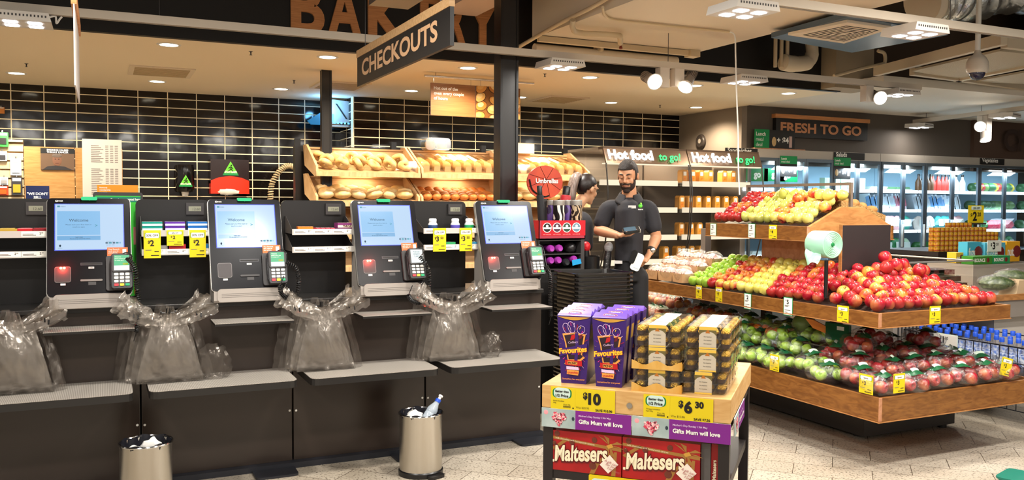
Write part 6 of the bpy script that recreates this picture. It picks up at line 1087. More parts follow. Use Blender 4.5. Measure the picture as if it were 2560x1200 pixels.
# banner strips under the edge
pur = mat('banner_purple', '7d2088', .45); teal = mat('banner_wood', '93a6a4', .6, tint='b4c2c0', vscale=12); hrt = [mat('petal_a', 'd8405a', .5), mat('petal_b', 'f0a0a8', .5), mat('petal_c', '7a2838', .5), mat('petal_d', 'f6d4d0', .5)]
def heart(b, cx, cz, s, y):
    n = 0
    for i in range(170):
        a = random.random()*6.283; r_ = random.random()**.5; X = 16*math.sin(a)**3; Z = 13*math.cos(a)-5*math.cos(2*a)-2*math.cos(3*a)-math.cos(4*a); x, z = cx+X*r_*s/17, cz+Z*r_*s/17; q = s*.2; th = random.random()*3
        b.prism([(x+q*math.cos(th), z+q*math.sin(th)), (x-q*.6*math.sin(th), z+q*.6*math.cos(th)), (x-q*math.cos(th), z-q*math.sin(th)), (x+q*.6*math.sin(th), z-q*.6*math.cos(th))], 'y', y-.0006-.00001*i, y, hrt[i % 4])
def strip(x0, x1, T=None):
    b = MB(); b.T = T; w_ = x1-x0; xm = x0+w_*.385; b.box(x0, x1, -.004, -.001, .735, .80, WHITE); b.box(x0, xm, -.0045, -.004, .735, .80, teal).box(xm, x1, -.0045, -.004, .735, .80, pur); heart(b, x0+w_*.2, .768, .026, -.0045)
    b.ball((x0+w_*.05, -.0045, .785), (.008, .0006, .008), hrt[1], 10, 6).ball((x0+w_*.36, -.0045, .77), (.005, .0006, .007), mat('bird_ink', '2a3a44', .5), 8, 5)
    b.text("Mother's Day Sunday 13th May", (xm+.012, -.0045, .780), (1, 0, 0), (0, 0, 1), .0062, mat('lilac', 'e8c8ec', .5), bold=.01); b.text('Gifts Mum will love', (xm+.012, -.0045, .757), (1, 0, 0), (0, 0, 1), .0135, WINK, bold=.03, maxw=w_*.53); return b.build('banner_strip', t)
strip(.001, .314); strip(.317, .636); strip(0, .32, Matrix.Translation((TW, .08, 0)) @ Matrix.Rotation(R(90), 4, 'Z'))
def saleticket(x0, x1, big, sup, was, save, l1, l2):
    b = MB(); w_, z0, z1 = x1-x0, .7985, .8755; h_ = z1-z0; U, V = (1, 0, 0), (0, 0, 1); y = -.003; b.box(x0, x1, y, -.001, z0, z1, YEL); X = lambda u: x0+w_*u; Z = lambda v: z0+h_*v
    b.prism(rrect(X(.03), X(.33), Z(.52), Z(.94), .012), 'y', y-.0004, y, GRN); b.prism(rrect(X(.05), X(.31), Z(.5), Z(.97), .016), 'y', y-.0008, y, mat('sign_mint', 'cfe4dc', .5))
    b.text('Better than', (X(.18), y-.0008, Z(.77)), U, V, h_*.095, INK, al='C', bold=.03, maxw=w_*.22); b.text('1/2 Price', (X(.18), y-.0008, Z(.57)), U, V, h_*.12, INK, al='C', bold=.03)
    b.text(l1, (X(.04), y, Z(.36)), U, V, h_*.05, INK, bold=.01); b.text(l2, (X(.04), y, Z(.27)), U, V, h_*.05, INK, bold=.01)
    for k in range(11): b.box(X(.2)+k*.0024, X(.2)+k*.0024+.0014, y-.0004, y, Z(.1), Z(.18), INK)
    b.text('2.0 per 100g', (X(.2), y, Z(.22)), U, V, h_*.045, INK, bold=.01); b.ball((X(.355), y, Z(.1)), (.0028, .0005, .0028), INK, 8, 5); b.box(X(.385), X(.387), y-.0003, y, Z(.05), Z(.97), mat('ticket_line', 'c8b020', .6))
    b.text('$', (X(.51), y, Z(.58)), U, V, h_*.26, INK, bold=.05); b.text(big, (X(.59), y, Z(.36)), U, V, h_*.46, INK, bold=.05)
    if sup: b.text(sup, (X(.745), y, Z(.6)), U, V, h_*.25, INK, bold=.05)
    b.text('Was '+was, (X(.4), y, Z(.12)), U, V, h_*.085, mat('ticket_faint', '6a5c14', .6)); b.text('SAVE '+save, (X(.96), y, Z(.06)), U, V, h_*.1, INK, al='R', bold=.03); b.build('sale_ticket', t)
saleticket(.033, .258, '10', '', '$20.90', '$10.90', 'Boxed chocolates', '540g'); saleticket(.354, .58, '6', '30', '$13.86', '$7.56', 'Wrapped chocolates', '16pk 200g')
b = MB(); b.box(.17, .40, -.003, .01, .50, .583, YEL); b.prism(rrect(.18, .25, .53, .575, .012), 'y', -.0035, -.003, mat('sign_mint')); b.text('Better than', (.215, -.0035, .555), (1, 0, 0), (0, 0, 1), .008, INK, al='C', bold=.03); b.text('$8', (.3, -.003, .52), (1, 0, 0), (0, 0, 1), .04, INK, bold=.04); b.build('sale_ticket', t)
# ---- purple assorted-chocolate cartons
vio = mat('carton_violet', '3c1f6e', .35); vio2 = mat('carton_violet_top', '5a35ae', .3); gold = mat('carton_gold', 'c9963e', .35); org = mat('frame_orange', 'f0a04a', .5); lilac = mat('lilac'); fy = mat('title_yellow', 'ffd23a', .4); fo_ = mat('title_orange', 'f07a1e', .4); dk = mat('window_dark', '33242c', .2)
def carton_mesh():
    b = MB(); w0, w1, d0, d1, h = .088, .118, .062, .072, .235
    q = lambda w_, d, z: [(-w_/2, 0 if d == d0 else -.004, z), (w_/2, 0 if d == d0 else -.004, z), (w_/2, d, z), (-w_/2, d, z)]
    v = q(w0, d0, 0)+q(w1, d1, h); b.add(v, [(3, 2, 1, 0), (0, 1, 5, 4), (2, 3, 7, 6)], vio); b.add(v, [(1, 2, 6, 5), (3, 0, 4, 7)], vio)
    b.add([(-w1/2, -.004, h), (w1/2, -.004, h), (w1/2, d1, h), (-w1/2, d1, h), (-w1/2+.004, d1*.5, h+.014), (w1/2-.004, d1*.5, h+.014)], [(0, 1, 5, 4), (2, 3, 4, 5), (1, 2, 5), (3, 0, 4)], vio2)
    b.text('Cadbury', (0, d1*.17, h+.0065), (1, 0, 0), (0, .93, .36), .007, WINK, al='C', bold=.01)
    b.tube([(.024*math.cos(a*.314), d1*.22+.009*math.sin(a*.314), h+.0075+.0035*math.sin(a*.314)) for a in range(21)], .0008, org, 4)
    y = -.0022; U, V = (1, 0, 0), (0, 0, 1); Y = lambda z: -.004*z/h-.0006
    def pl(pts, m, k=1.0): b.prism(pts, 'y', y-.0012*k-.0022, y-.0018, m)
    pl([(-.056, h-.004)]+[(-.056+.112*i/8, h-.004-.011*math.sin(3.14159*i/8)) for i in range(9)]+[(.056, h-.004)], gold)
    fr_ = [(-.04, .172), (.0, .178), (.042, .172), (.036, .14), (.03, .1), (.04, .092), (.026, .08), (-.02, .078), (-.024, .1), (-.03, .14)]; pl(fr_, org, 1); pl([(x*.84, .126+(z-.126)*.88) for x, z in fr_], dk, 1.3)
    for (x, z, w_, hh, m) in ((-.012, .15, .02, .022, RED), (.018, .155, .014, .018, mat('wrap_maroon', '6a1a2a', .3)), (-.008, .1, .024, .016, mat('wrap_purple', '6a2a8a', .3)), (.012, .098, .012, .02, RED)): pl([(x, z), (x+w_*.7, z+hh*.2), (x+w_, z+hh), (x+w_*.2, z+hh*.8)], m, 1.5)
    pl([(.004, .176), (.016, .176), (.018, .13), (.014, .08), (.003, .08), (.007, .13)], vio, 1.8)
    for x, z, rx, rz, ro in ((-.024, .19, .012, .02, .5), (-.008, .195, .012, .02, .3), (.026, .188, .013, .014, -.6)): b.tube([(x+rx*math.cos(a*.3307)*math.cos(ro)-rz*math.sin(a*.3307)*math.sin(ro), y-.004, z+rx*math.cos(a*.3307)*math.sin(ro)+rz*math.sin(a*.3307)*math.cos(ro)) for a in range(20)], .0008, lilac, 4)
    for k in range(26):
        a = k*.2417+.1; r0 = .052+.012*((k*7) % 5)/5; x, z = r0*.72*math.cos(a), .125+r0*1.25*math.sin(a); L_ = .008+.012*((k*3) % 4)/4; m = (fy, RED, lilac, mat('spark_pink', 'e8389a', .4))[k % 4]; dx, dz = math.cos(a)*L_*.7, math.sin(a)*L_; 
        if abs(x) < .05 and .022 < z < .222: pl([(x-.0008, z), (x+.0008, z-.0004), (x+dx+.0014, z+dz), (x+dx-.0006, z+dz+.001)], m, .5)
    pl([(-.05, .118), (.0, .13), (.048, .142), (.048, .122), (.0, .108), (-.05, .092)], vio, 2.2)
    b.text('Cadbury', (-.018, y-.0052, .139), (1, 0, .12), (-.12, 0, 1), .007, lilac, shear=.2, lift=0)
    b.text('Favourites', (-.051, y-.0052, .1015), (1, 0, .13), (-.13, 0, 1), .018, fo_, w=.1, bold=.06, shear=.12, lift=0); b.text('Favourites', (-.050, y-.0057, .1025), (1, 0, .13), (-.13, 0, 1), .017, fy, w=.098, bold=.025, shear=.12, lift=0)
    pl([(-.03, .082), (.03, .08), (.031, .062), (-.028, .064)], RED, 2.4); pl([(-.02, .078), (.014, .077), (.014, .066), (-.02, .067)], org, 2.6); b.text('PICNIC', (-.018, y-.0055, .0685), U, V, .0075, INK, bold=.03, maxw=.031, lift=.0003)
    pl([(-.025, .06), (.018, .058), (.02, .048), (-.024, .05)], lilac, 2.4); pl([(-.022, .048), (.02, .046), (.017, .03), (-.023, .033)], org, 2.6); b.text('crunchie', (-.002, y-.0057, .036), U, V, .0075, RED, al='C', bold=.02, maxw=.036, lift=.0003)
    b.text('Something for everyone!', (0, y-.0004, .013), U, V, .0055, org, al='C', bold=.015, maxw=.078)
    b.quad((w0/2+.0004, .012, .02), (w0/2+.0004, d0-.012, .02), (w1/2+.0004-.002, d1-.012, h-.03), (w1/2+.0004-.002, .012, h-.03), gold); return b.mesh('chocolate_carton')
CM_ = carton_mesh()
def choc(x, y, lab, rz=0, open_=False): o = bpy.data.objects.new('chocolate_carton', CM_); COL.objects.link(o); o.location = tp(x, y, .8805); o.rotation_euler.z = TRZ+rz; return tag(o, lab, 'chocolates', 'purple chocolate cartons')
for x, y, s, r_ in ((.099, .048, 'front purple chocolate carton of the file at the pine table corner', .06), (.226, .038, 'front purple chocolate carton nearest the clear boxes of gold chocolates', .06), (.088, .125, 'second purple chocolate carton behind the corner one', .05), (.08, .2, 'third purple chocolate carton behind the corner one', .05), (.075, .275, 'fourth and rearmost purple chocolate carton of the corner file', .04), (.225, .118, 'second purple chocolate carton, directly behind the one nearest the clear boxes', .05), (.228, .198, 'third purple chocolate carton beside the clear boxes', .05), (.232, .278, 'rearmost purple chocolate carton beside the clear boxes', .04)): choc(x, y, s, r_)
# ---- clear boxes of gold-wrapped chocolates
gf = mat('gold_foil', 'd9a83c', .28, .9, bump=1.0, bscale=160); cup = mat('cup_brown', '3d2416', .5); cb = pane('box_clear', 'ffffff', .09, .1)
def gold_mesh(): b = MB(); b.ball((0, 0, .016), (.0155, .0155, .0165), gf, 14, 9, lambda d: .05*math.sin(d.x*19+d.z*5)*math.cos(d.y*17)); b.lathe([(.0125, 0), (.0172, .014), (.0168, .014), (.012, .001)], cup, 16, fn=lambda p, a: (p[0]*(1+.03*math.sin(a*16)), p[1]*(1+.03*math.sin(a*16)), p[2])); return b.mesh('wrapped_chocolate')
GMs = gold_mesh(); bl = mat('band_cream', 'c9bda8', .45); bo = mat('band_olive', '6e6238', .45); by = mat('band_gold', 'e8c050', .4)
def goldbox():
    t = thing('chocolate_box', '', 'chocolates', (0, 0, 0)); w_, d, h = .152, .076, .072; b = MB(); b.prism(rrect(-w_/2, w_/2, 0, h, .011, 3), 'y', 0, d, cb); b.prism(rrect(-w_/2-.003, w_/2+.003, h*.46, h*.5, .001, 1), 'y', -.002, d+.002, cb); b.build('clear_box', t)
    for k in range(2):
        for r_ in range(2):
            for i in (-1.52, -.5, .5, 1.52):
                if abs(i) < 1 and r_: continue
                o = bpy.data.objects.new('chocolate', GMs); COL.objects.link(o); o.parent = t; o.location = (i*.0365, .02+.036*r_, .003+k*.034)
    b = MB(); b.box(-.028, .028, -.0022, -.0016, .001, h, bl); b.box(-.028, .028, -.0022, d, h, h+.0008, bl); b.box(-.028, .028, -.0026, -.0022, h*.62, h*.86, bo).box(-.028, .028, -.0026, -.0022, h*.86, h, by).box(-.028, .028, -.0026, -.0022, 0, h*.07, by)
    b.prism([(.027*math.cos(a*.3927), h*.56+.017*math.sin(a*.3927)) for a in range(9)]+[(-.027, h*.1), (.027, h*.1)], 'y', -.0029, -.0026, bl); b.prism([(-.008, h*.72), (.008, h*.72), (.003, h*.84), (0, h*.88), (-.003, h*.84)], 'y', -.0032, -.0029, mat('choc_pile', 'b8702a', .4))
    for k in range(3): b.text('fine hazelnut', (0, -.0029, h*(.54-.16*k)), (1, 0, 0), (0, 0, 1), .0035, INK, al='C', shear=.3)
    b.build('label_band', t); return t
gb = goldbox(); n = 0
def put(x, y, lay, rz, lab, g): 
    global n
    o = gb if n == 0 else dup(gb); n += 1; o.location = tp(x, y, .8808+lay*.0745); o.rotation_euler.z = TRZ+rz; o['label'] = lab; o['group'] = g
LY = ('bottom', 'middle', 'top'); RWn = ('front', 'second', 'third', 'fourth')
for r_ in range(4):
    for lay in range(3):
        if r_ > 1 and lay < 2 and r_ < 3: pass
        put(.392, .024+r_*.084, lay, .04, 'clear gold-chocolate box, %s layer, %s row, stack beside the purple cartons' % (LY[lay], RWn[r_]), 'gold chocolate boxes')
        put(.553-(.012 if lay == 0 else 0), .045+r_*.084, lay, .02, 'clear gold-chocolate box, %s layer, %s row, stack at the table edge' % (LY[lay], RWn[r_]), 'gold chocolate boxes')
for lay in range(2): put(.585, .045+4*.09, lay, 1.57, 'clear box of gold chocolates in the %s layer, turned sideways behind the table-edge stack' % LY[lay], 'gold chocolate boxes')
def wave(z, lab):
    pts = [(-.083, 0), (.083, 0), (.083, .026)]+[(.083-.166*i/14, .026+.0075*math.cos(i/14*12.566)*(1)-.004) for i in range(15)]; b = MB(); b.prism(pts, 'y', -.002, 0, wood('tray_print', 'e0b464', 'd49a3c', (6, 6, 3), .4)); b.box(-.083, .083, 0, .34, 0, .001, gold).box(-.083, -.0815, 0, .34, 0, .02, gold).box(.0815, .083, 0, .34, 0, .02, gold); tag(b.build('display_tray', None, tp(.392, .018, z), TRZ+.04), lab, 'tray')
wave(.8802, 'wavy-edged golden card tray under the bottom clear boxes, by the purple cartons'); wave(.8802+.0745, 'wavy-edged golden card tray between the layers of clear boxes')
# ---- red chocolate boxes on the shelf
mr = mat('malt_red', 'b81a1c', .35, tint='8e1014', vscale=9, mix=.5); rb_ = mat('malt_ribbon', 'a8783c', .35, .3); mb = mat('malt_ball', '6a3020', .25); mc = mat('malt_cream', 'f6e6c4', .45)
def malt(lab, x0, w_, d, h_, y=.008, rz=0):
    t = thing('chocolate_gift_box', lab, 'chocolates', tp(x0, y, .5855), TRZ+rz, 'red chocolate gift boxes'); MB().box(0, w_, 0, d, 0, h_, mr).build('carton', t); b = MB(); U, V = (1, 0, 0), (0, 0, 1); X = lambda u: w_*u; Z = lambda v: h_*v; f = lambda pts, m, k: b.prism([(X(u), Z(v)) for u, v in pts], 'y', -.0005*k, 0, m)
    f([(0, .86), (1, .70), (1, .62), (0, .79)], rb_, 1); f([(.0, .55), (.22, .84), (.26, .8), (.04, .5)], rb_, 1); f([(.62, 0), (.7, .3), (.86, .5), (.84, .56), (.64, .34), (.55, 0)], rb_, 1); f([(.86, 0), (.9, .6), (.94, .6), (.92, 0)], rb_, 1)
    for px, pz in ((.7, .97), (.78, .99), (.97, .86), (.99, .74), (.88, .5), (.78, .56)): f([(.83, .76), (px-.03, pz+.0), (px+.05, pz-.06)], rb_, 2)
    f([(.79, .74), (.86, .8), (.89, .72), (.82, .67)], gold, 3)
    for u, v, s in ((.08, .92, .012), (.3, .74, .012), (.62, .85, .012), (.36, .32, .014), (.6, .2, .016), (.66, .42, .01), (.04, .68, .009)): b.ball((X(u), -.001, Z(v)), (s*.8, .0015, s*.8), mb, 12, 7)
    b.ball((X(.5), -.001, Z(.38)), (.012, .0015, .009), mat('malt_half', 'e8b84a', .4), 12, 7)
    b.text('Maltesers', (X(.04), -.0012, Z(.22)), (1, 0, .09), (-.02, 0, 1), h_*.40, mat('malt_shadow', '5a0c0e', .5), w=w_*.78, bold=.07, shear=.1); b.text('Maltesers', (X(.05), -.0016, Z(.24)), (1, 0, .09), (-.02, 0, 1), h_*.38, mc, w=w_*.76, bold=.03, shear=.1)
    b.prism([(X(.7), Z(.26)), (X(.82), Z(.06)), (X(.96), Z(.3)), (X(.84), Z(.52))], 'y', -.0035, 0, mat('tag_paper', 'efe2d4', .6))
    for k, s in enumerate(('A gift just', 'for you', 'if you want!')): b.text(s, (X(.765+.02*k), -.0036, Z(.36-.09*k)), (1, 0, -.35), (.35, 0, 1), .0085, mat('tag_ink', 'b05a5a', .6), shear=.2, maxw=.045)
    f([(.01, .2), (.09, .2), (.09, .26), (.01, .26)], mc, 3); b.text('milk chocolate with honeycomb centres', (X(.06), -.001, Z(.8)), (1, 0, -.085), (.085, 0, 1), .006, mc); b.build('printed_front', t)
malt('red Maltesers-style gift box, nearest the table corner under the purple cartons'.replace(' Maltesers-style', ' chocolate'), .034, .245, .09, .137); malt('red chocolate gift box under the gold chocolates, second on the shelf', .283, .256, .09, .137)
b = MB(); b.box(0, .028, 0, .24, 0, .137, mr); b.text('Maltesers', (.016, -.0008, .02), (0, 0, 1), (-1, 0, 0), .012, mc, bold=.03); tag(b.build('chocolate_gift_box', None, tp(.572, .03, .5855), TRZ), 'red chocolate gift box turned end-on by the table leg', 'chocolates', 'red chocolate gift boxes')
b = MB(); b.box(0, .03, .02, .3, 0, .139, mat('divider_grey', '55504e', .5)); tag(b.build('divider_panel', None, tp(.541, .0, .5855), TRZ), 'dark grey divider between the gift boxes on the shelf', 'divider')
for i, (x, s) in enumerate(((.06, 'purple chocolate carton on the lowest shelf at the table corner'), (.2, 'purple chocolate carton on the lowest shelf, second from the corner'), (.34, 'purple chocolate carton on the lowest shelf, third from the corner'), (.53, 'purple chocolate carton on the lowest shelf by the table leg'))): o = choc(x+.05, .06, s); o.location = tp(x+.03, .06, .2255)
o = dup(o, tp(.585, .45, .2255), TRZ+1.57, 'purple chocolate carton facing the side of the table, low down')
# green basket corner at the very bottom of the picture
p = P(2545, 1195, Z=.12); b = MB(); b.prism(rrect(-.1, .1, -.14, .14, .03), 'z', 0, .115, mat('tub_teal', '0f6a5a', .4)); b.prism(rrect(-.11, .11, -.15, .15, .035), 'z', .115, .125, mat('tub_teal', '0f6a5a', .4)); tag(b.build('teal_tub', None, (p.x+.05, p.y-.05, 0), .3), 'teal plastic tub just showing at the bottom picture corner', 'tub')
# ================================================================ stacked baskets, umbrella stand, people
YBs = 4.92; xl, xr = P(1442, 700, Y=YBs).x, P(1590, 690, Y=YBs).x; bwid = xr-xl; yb1 = P(1378, 690, X=xl).y; bdep = yb1-YBs; ztop = P(1515, 683, Y=YBs).z
def basket():
    b = MB(); o, i_ = rrect(0, bwid, 0, bdep, .05, 4), rrect(.012, bwid-.012, .012, bdep-.012, .045, 4); n = len(o); h = .17; m = mat('basket_black', '1d1a19', .2, spec=.8)
    def ring(pts, z, k): c = (bwid/2, bdep/2); return [(c[0]+(x-c[0])*k, c[1]+(y-c[1])*k, z) for x, y in pts]
    rings = [ring(i_, -h, .88), ring(i_, -.004, .985), ring(o, -.008, 1), ring(o, 0, 1.0), ring(i_, 0, .99), ring(i_, -h+.002, .875)]; v = [p for r_ in rings for p in r_]
    b.add(v, [(k*n+j, k*n+(j+1) % n, (k+1)*n+(j+1) % n, (k+1)*n+j) for k in range(5) for j in range(n)]+[tuple(range(n))[::-1], tuple(range(5*n, 6*n))], m, False)
    return b.mesh('shopping_basket')
BM = basket(); NB = 28; pit = .0275
for k in range(NB):
    o = bpy.data.objects.new('shopping_basket', BM); COL.objects.link(o); o.location = (xl, YBs, ztop-k*pit); tag(o, 'topmost black shopping basket of the tall nested stack' if k == 0 else 'black shopping basket nested in the tall stack beside the checkouts', 'basket', None if k == 0 else 'nested shopping baskets')
tag(MB().box(xl+.03, xr-.03, YBs+.03, yb1-.03, 0, ztop-(NB-1)*pit-.172, BLK2).build('basket_stand'), 'low black stand under the nested shopping baskets', 'stand')
# ---- umbrella stand
YU = 5.46; xa, xb = P(1347, 600, Y=YU).x, P(1463, 600, Y=YU).x; z1, z0 = P(1400, 551, Y=YU).z, P(1400, 598, Y=YU).z; W_ = xb-xa; zb = P(1400, 672, Y=YU).z
t = thing('umbrella_stand', 'black umbrella stand with a red picture strip and pigeonholes', 'stand', (xa, YU, 0)); MB().box(0, W_, 0, .24, 0, zb-.02, BLACK).build('base', t)
MB().box(0, .012, .01, .24, zb-.02, z0, BLACK).box(W_-.03, W_, .01, .24, zb-.02, z0, DGREY).box(0, W_, .23, .24, zb-.02, z0, BLACK).build('frame', t)
for z in (zb-.01, (zb+z0)/2-.005, z0-.012): MB().box(.012, W_-.03, .01, .23, z, z+.006, DGREY).build('shelf', t)
ur = mat('strip_red', 'c01a28', .35); b = MB(); b.box(0, W_, 0, .004, z0, z1, mat('strip_clear', 'a83a4a', .2)); b.box(.02, W_, -.001, 0, z0+.025, z1, ur)
for k in range(4):
    cx = .06+k*(W_-.06)/4+.005; cz = z0+(z1-z0)*.62; r_ = W_*.095; b.prism([(cx+r_*math.cos(a*.3927), cz+r_*math.sin(a*.3927)) for a in range(16)], 'y', -.002, -.001, WINK); b.prism([(cx+r_*.86*math.cos(a*.3927), cz+r_*.86*math.sin(a*.3927)) for a in range(16)], 'y', -.0026, -.002, (INK, mat('icon_a', '4a2a3a', .5), mat('icon_b', '2a4a3a', .5), mat('icon_c', '6a8a9a', .5))[k]); b.box(cx-r_*.86, cx+r_*.86, -.003, -.0026, cz-r_*.3, cz+r_*.05, WINK); b.ball((cx, -.003, cz+r_*.3), (r_*.3, .001, r_*.3), WINK, 8, 5); b.text('mini umbrella', (cx, -.001, z0+.032), (1, 0, 0), (0, 0, 1), .008, mat('strip_pink', 'f0b8b8', .5), al='C', maxw=r_*2)
b.build('picture_strip', t); MB().box(W_-.006, W_, 0, .3, z0, z1, ur).box(0, .006, 0, .3, z0, z1, ur).box(0, W_, 0, .3, z0, z0+.006, BLACK).build('tray', t)
a, e = P(1318, 497, Y=YU+.23), P(1407, 415, Y=YU+.23); cx, cz, rx, rz_ = (a.x+e.x)/2-xa, (a.z+e.z)/2, (e.x-a.x)/2, (e.z-a.z)/2; b = MB(); b.prism([(cx+rx*math.cos(k*.19635), cz+rz_*math.sin(k*.19635)) for k in range(32)], 'y', .23, .245, mat('umbrella_red', 'b8342a', .35, tint='d8582e', vscale=5, mix=.5))
for k in range(8): b.tube([(cx+.01, .229, cz+.02), (cx+rx*.97*math.cos(k*.785+.3), .229, cz+rz_*.97*math.sin(k*.785+.3))], .0018, mat('rib_dark', '5a1a14', .5), 4)
b.tube(smooth([(cx-rx*.9, .225, cz+.02), (cx-rx*.7, .225, cz-rz_*.5), (cx-rx*.1, .225, cz-rz_*.85), (cx+rx*.2, .225, cz-rz_*.8)]), .006, BLK2, 6)
b.text('Umbrellas', (cx+.012, .224, cz-.005), (1, 0, 0), (0, 0, 1), rz_*.26, WINK, al='C', bold=.03, maxw=rx*1.62); b.box(cx-.02, cx+.02, .235, .245, .8, cz-rz_*.9, DGREY); b.build('round_sign', t)
def brolly(lab, px, ptop, pbot, r_, m, y=.12, lean=0, band=True):
    p = P(px, pbot, Y=YU+y); h_ = P(px, ptop, Y=YU+y).z-(z0+.007); o = thing('folded_umbrella', lab, 'umbrella', (p.x, YU+y, z0+.007)); o.rotation_euler.y = lean; b = MB(); b.lathe([(r_*.5, 0), (r_, .03), (r_, h_*.9), (r_*.85, h_*.92)], m, 18, fn=lambda q, a: (q[0]*(1+.04*math.sin(a*8)), q[1]*(1+.04*math.sin(a*8)), q[2])); b.build('canopy', o)
    if band: MB().lathe([(r_*1.02, h_*.86), (r_*1.04, h_*.87), (r_*1.04, h_*.99), (r_*.9, h_), (0, h_)], SILV, 18).build('top_band', o)
    else: MB().lathe([(r_*.7, h_*.9), (r_*.72, h_*1.1), (r_*.6, h_*1.12), (0, h_*1.12)], BLK2, 14).build('handle', o)
def stripe(nm, a_, b_, sc, dist): 
    m, nt, bs, L = noded(nm, .35); N = nt.nodes.new; tc = N('ShaderNodeTexCoord'); wv = N('ShaderNodeTexWave'); wv.inputs['Scale'].default_value = sc; wv.inputs['Distortion'].default_value = dist; wv.inputs['Detail'].default_value = 2; L(tc.outputs['Object'], wv.inputs['Vector']); rp = N('ShaderNodeValToRGB'); rp.color_ramp.interpolation = 'CONSTANT'; rp.color_ramp.elements[1].position = .5; rp.color_ramp.elements[0].color = (*lin(a_), 1); rp.color_ramp.elements[1].color = (*lin(b_), 1); L(wv.outputs['Fac'], rp.inputs['Fac']); L(rp.outputs['Color'], bs.inputs['Base Color']); return m
zeb, leo, pv = stripe('zebra', '161214', 'eae4dc', 9, 5), stripe('leopard', '2a1c14', 'c8b090', 14, 14), stripe('violet_print', '2a1440', '5a3a8a', 7, 8)
brolly('tall black folded umbrella at the end of the stand by the self-checkout', 1357, 478, 555, .026, mat('cloth_black', '17151a', .7), .06, -.08, False); brolly('zebra-striped folded umbrella in the stand', 1397, 500, 555, .042, zeb, .08); brolly('purple patterned folded umbrella beside the zebra one', 1420, 500, 555, .03, pv, .14); brolly('leopard print folded umbrella at the open end of the stand', 1441, 500, 555, .04, leo, .09); brolly('dark purple folded umbrella behind the zebra one', 1378, 500, 555, .03, pv, .2); brolly('red folded umbrella lying behind the animal prints, under the round sign', 1403, 478, 555, .04, mat('cloth_red', 'a0141e', .5), .22, .12, False)
hm = mat('handle_purple', 'a83aa8', .35); hbk = mat('handle_black', '2a2c30', .3)
for px, py, m, s in ((1377, 622, hm, 'first purple umbrella handle end in the upper pigeonhole'), (1398, 621, hm, 'second purple umbrella handle end in the upper pigeonhole'), (1376, 652, hm, 'first purple umbrella handle end in the lower pigeonhole'), (1395, 651, hm, 'second purple umbrella handle end in the lower pigeonhole'), (1415, 656, hbk, 'black umbrella handle end in the lower pigeonhole'), (1434, 648, hm, 'purple umbrella handle end with a blue card in the lower pigeonhole')):
    p = P(px, py, Y=YU+.03); o = thing('boxed_umbrella', s, 'umbrella', p); b = MB(); b.T = Matrix.Rotation(R(-90), 4, 'X'); b.lathe([(0, -.02), (.018, -.022), (.026, -.008), (.028, .01), (.022, .03), (.022, .26)], m, 18); b.build('handle', o)
    if 'blue' in s: b = MB(); b.prism([(-.03, -.005), (.04, .005), (.05, -.03), (-.025, -.045)], 'y', -.03, -.028, mat('card_blue', '1f9ad8', .4)); b.build('blue_card', o)
p = P(1425, 618, Y=YU+.1); tag(MB().ball((0, 0, 0), (.045, .05, .045), film('dark_film', '2e2b2c', .95, .15, .8, 30), 16, 10, lambda d: .15*nz(d.x*5, d.y*5, d.z*5)).build('wrapped_brolly', None, p), 'crinkled dark wrapped umbrella end in the upper pigeonhole', 'umbrella')
bt = thing('umbrella_tub', 'black tub of wrapped umbrellas beside the umbrella stand', 'tub', (xb+.1, YU+.12, 0)); zt_ = P(1480, 640, Y=YU+.1).z; MB().lathe([(.06, 0), (.085, zt_), (.08, zt_), (.055, .01)], BLK2, 20).build('tub', bt)
for dx, m, s, c in ((-.035, BLK2, 'wrapped black umbrella with a red top in the black tub', 'c8202a'), (.045, mat('dark_film'), 'silver-wrapped umbrella leaning in the black tub', 'a8a6a8')): o = thing('wrapped_umbrella', s, 'umbrella', (xb+.1+dx, YU+.1, .2)); o.rotation_euler.y = .12 if dx > 0 else 0; MB().lathe([(.02, 0), (.03, zt_-.2), (.02, zt_-.12)], m, 14).build('canopy', o); MB().ball((0, 0, zt_-.13), (.035, .035, .04), mat('tip_'+c, c, .25, bump=.6, bscale=60), 12, 8).build('wrapped_top', o)
tag(MB().box(0, .05, 0, .05, 0, 1.18, DGREY).build('tub_post', None, (xb+.005, YU+.1, 0)), 'dark upright post between the umbrella stand and the tub', 'post')
# ---- bodies
def remesh(bs, nm, par, vox, mats, paint=None, smoothn=2):
    o = bs.build(nm, par); r_ = o.modifiers.new('r', 'REMESH'); r_.mode = 'VOXEL'; r_.voxel_size = vox; s = o.modifiers.new('s', 'SMOOTH'); s.iterations = smoothn; s.factor = .5
    bpy.context.view_layer.update(); me = bpy.data.meshes.new_from_object(o.evaluated_get(bpy.context.evaluated_depsgraph_get())); o.modifiers.clear(); o.data = me; me.materials.clear()
    for m in mats: me.materials.append(m)
    for p in me.polygons:
        p.use_smooth = True; p.material_index = paint(p.center) if paint else 0
    return o
skin, skin2, hair_m = mat('skin', 'c08a68', .5, bump=.05, bscale=150), mat('skin_lip', 'a06c58', .5), mat('hair_dark', '221813', .55, bump=.8, bscale=220)
def limb(b, pts, rad, m=skin, n=14): P_ = smooth(pts, 5); k = len(P_); ra = []; 
def limb(b, pts, rad, m=skin, n=14):
    q = smooth(pts, 5); N = len(q); rr = []
    for i in range(N): f = i/(N-1)*(len(rad)-1); j = min(int(f), len(rad)-2); rr.append(rad[j]*(1-f+j)+rad[j+1]*(f-j))
    b.tube(q, rr, m, n); b.ball(q[0], rr[0], m, 10, 7); b.ball(q[-1], rr[-1], m, 10, 7)
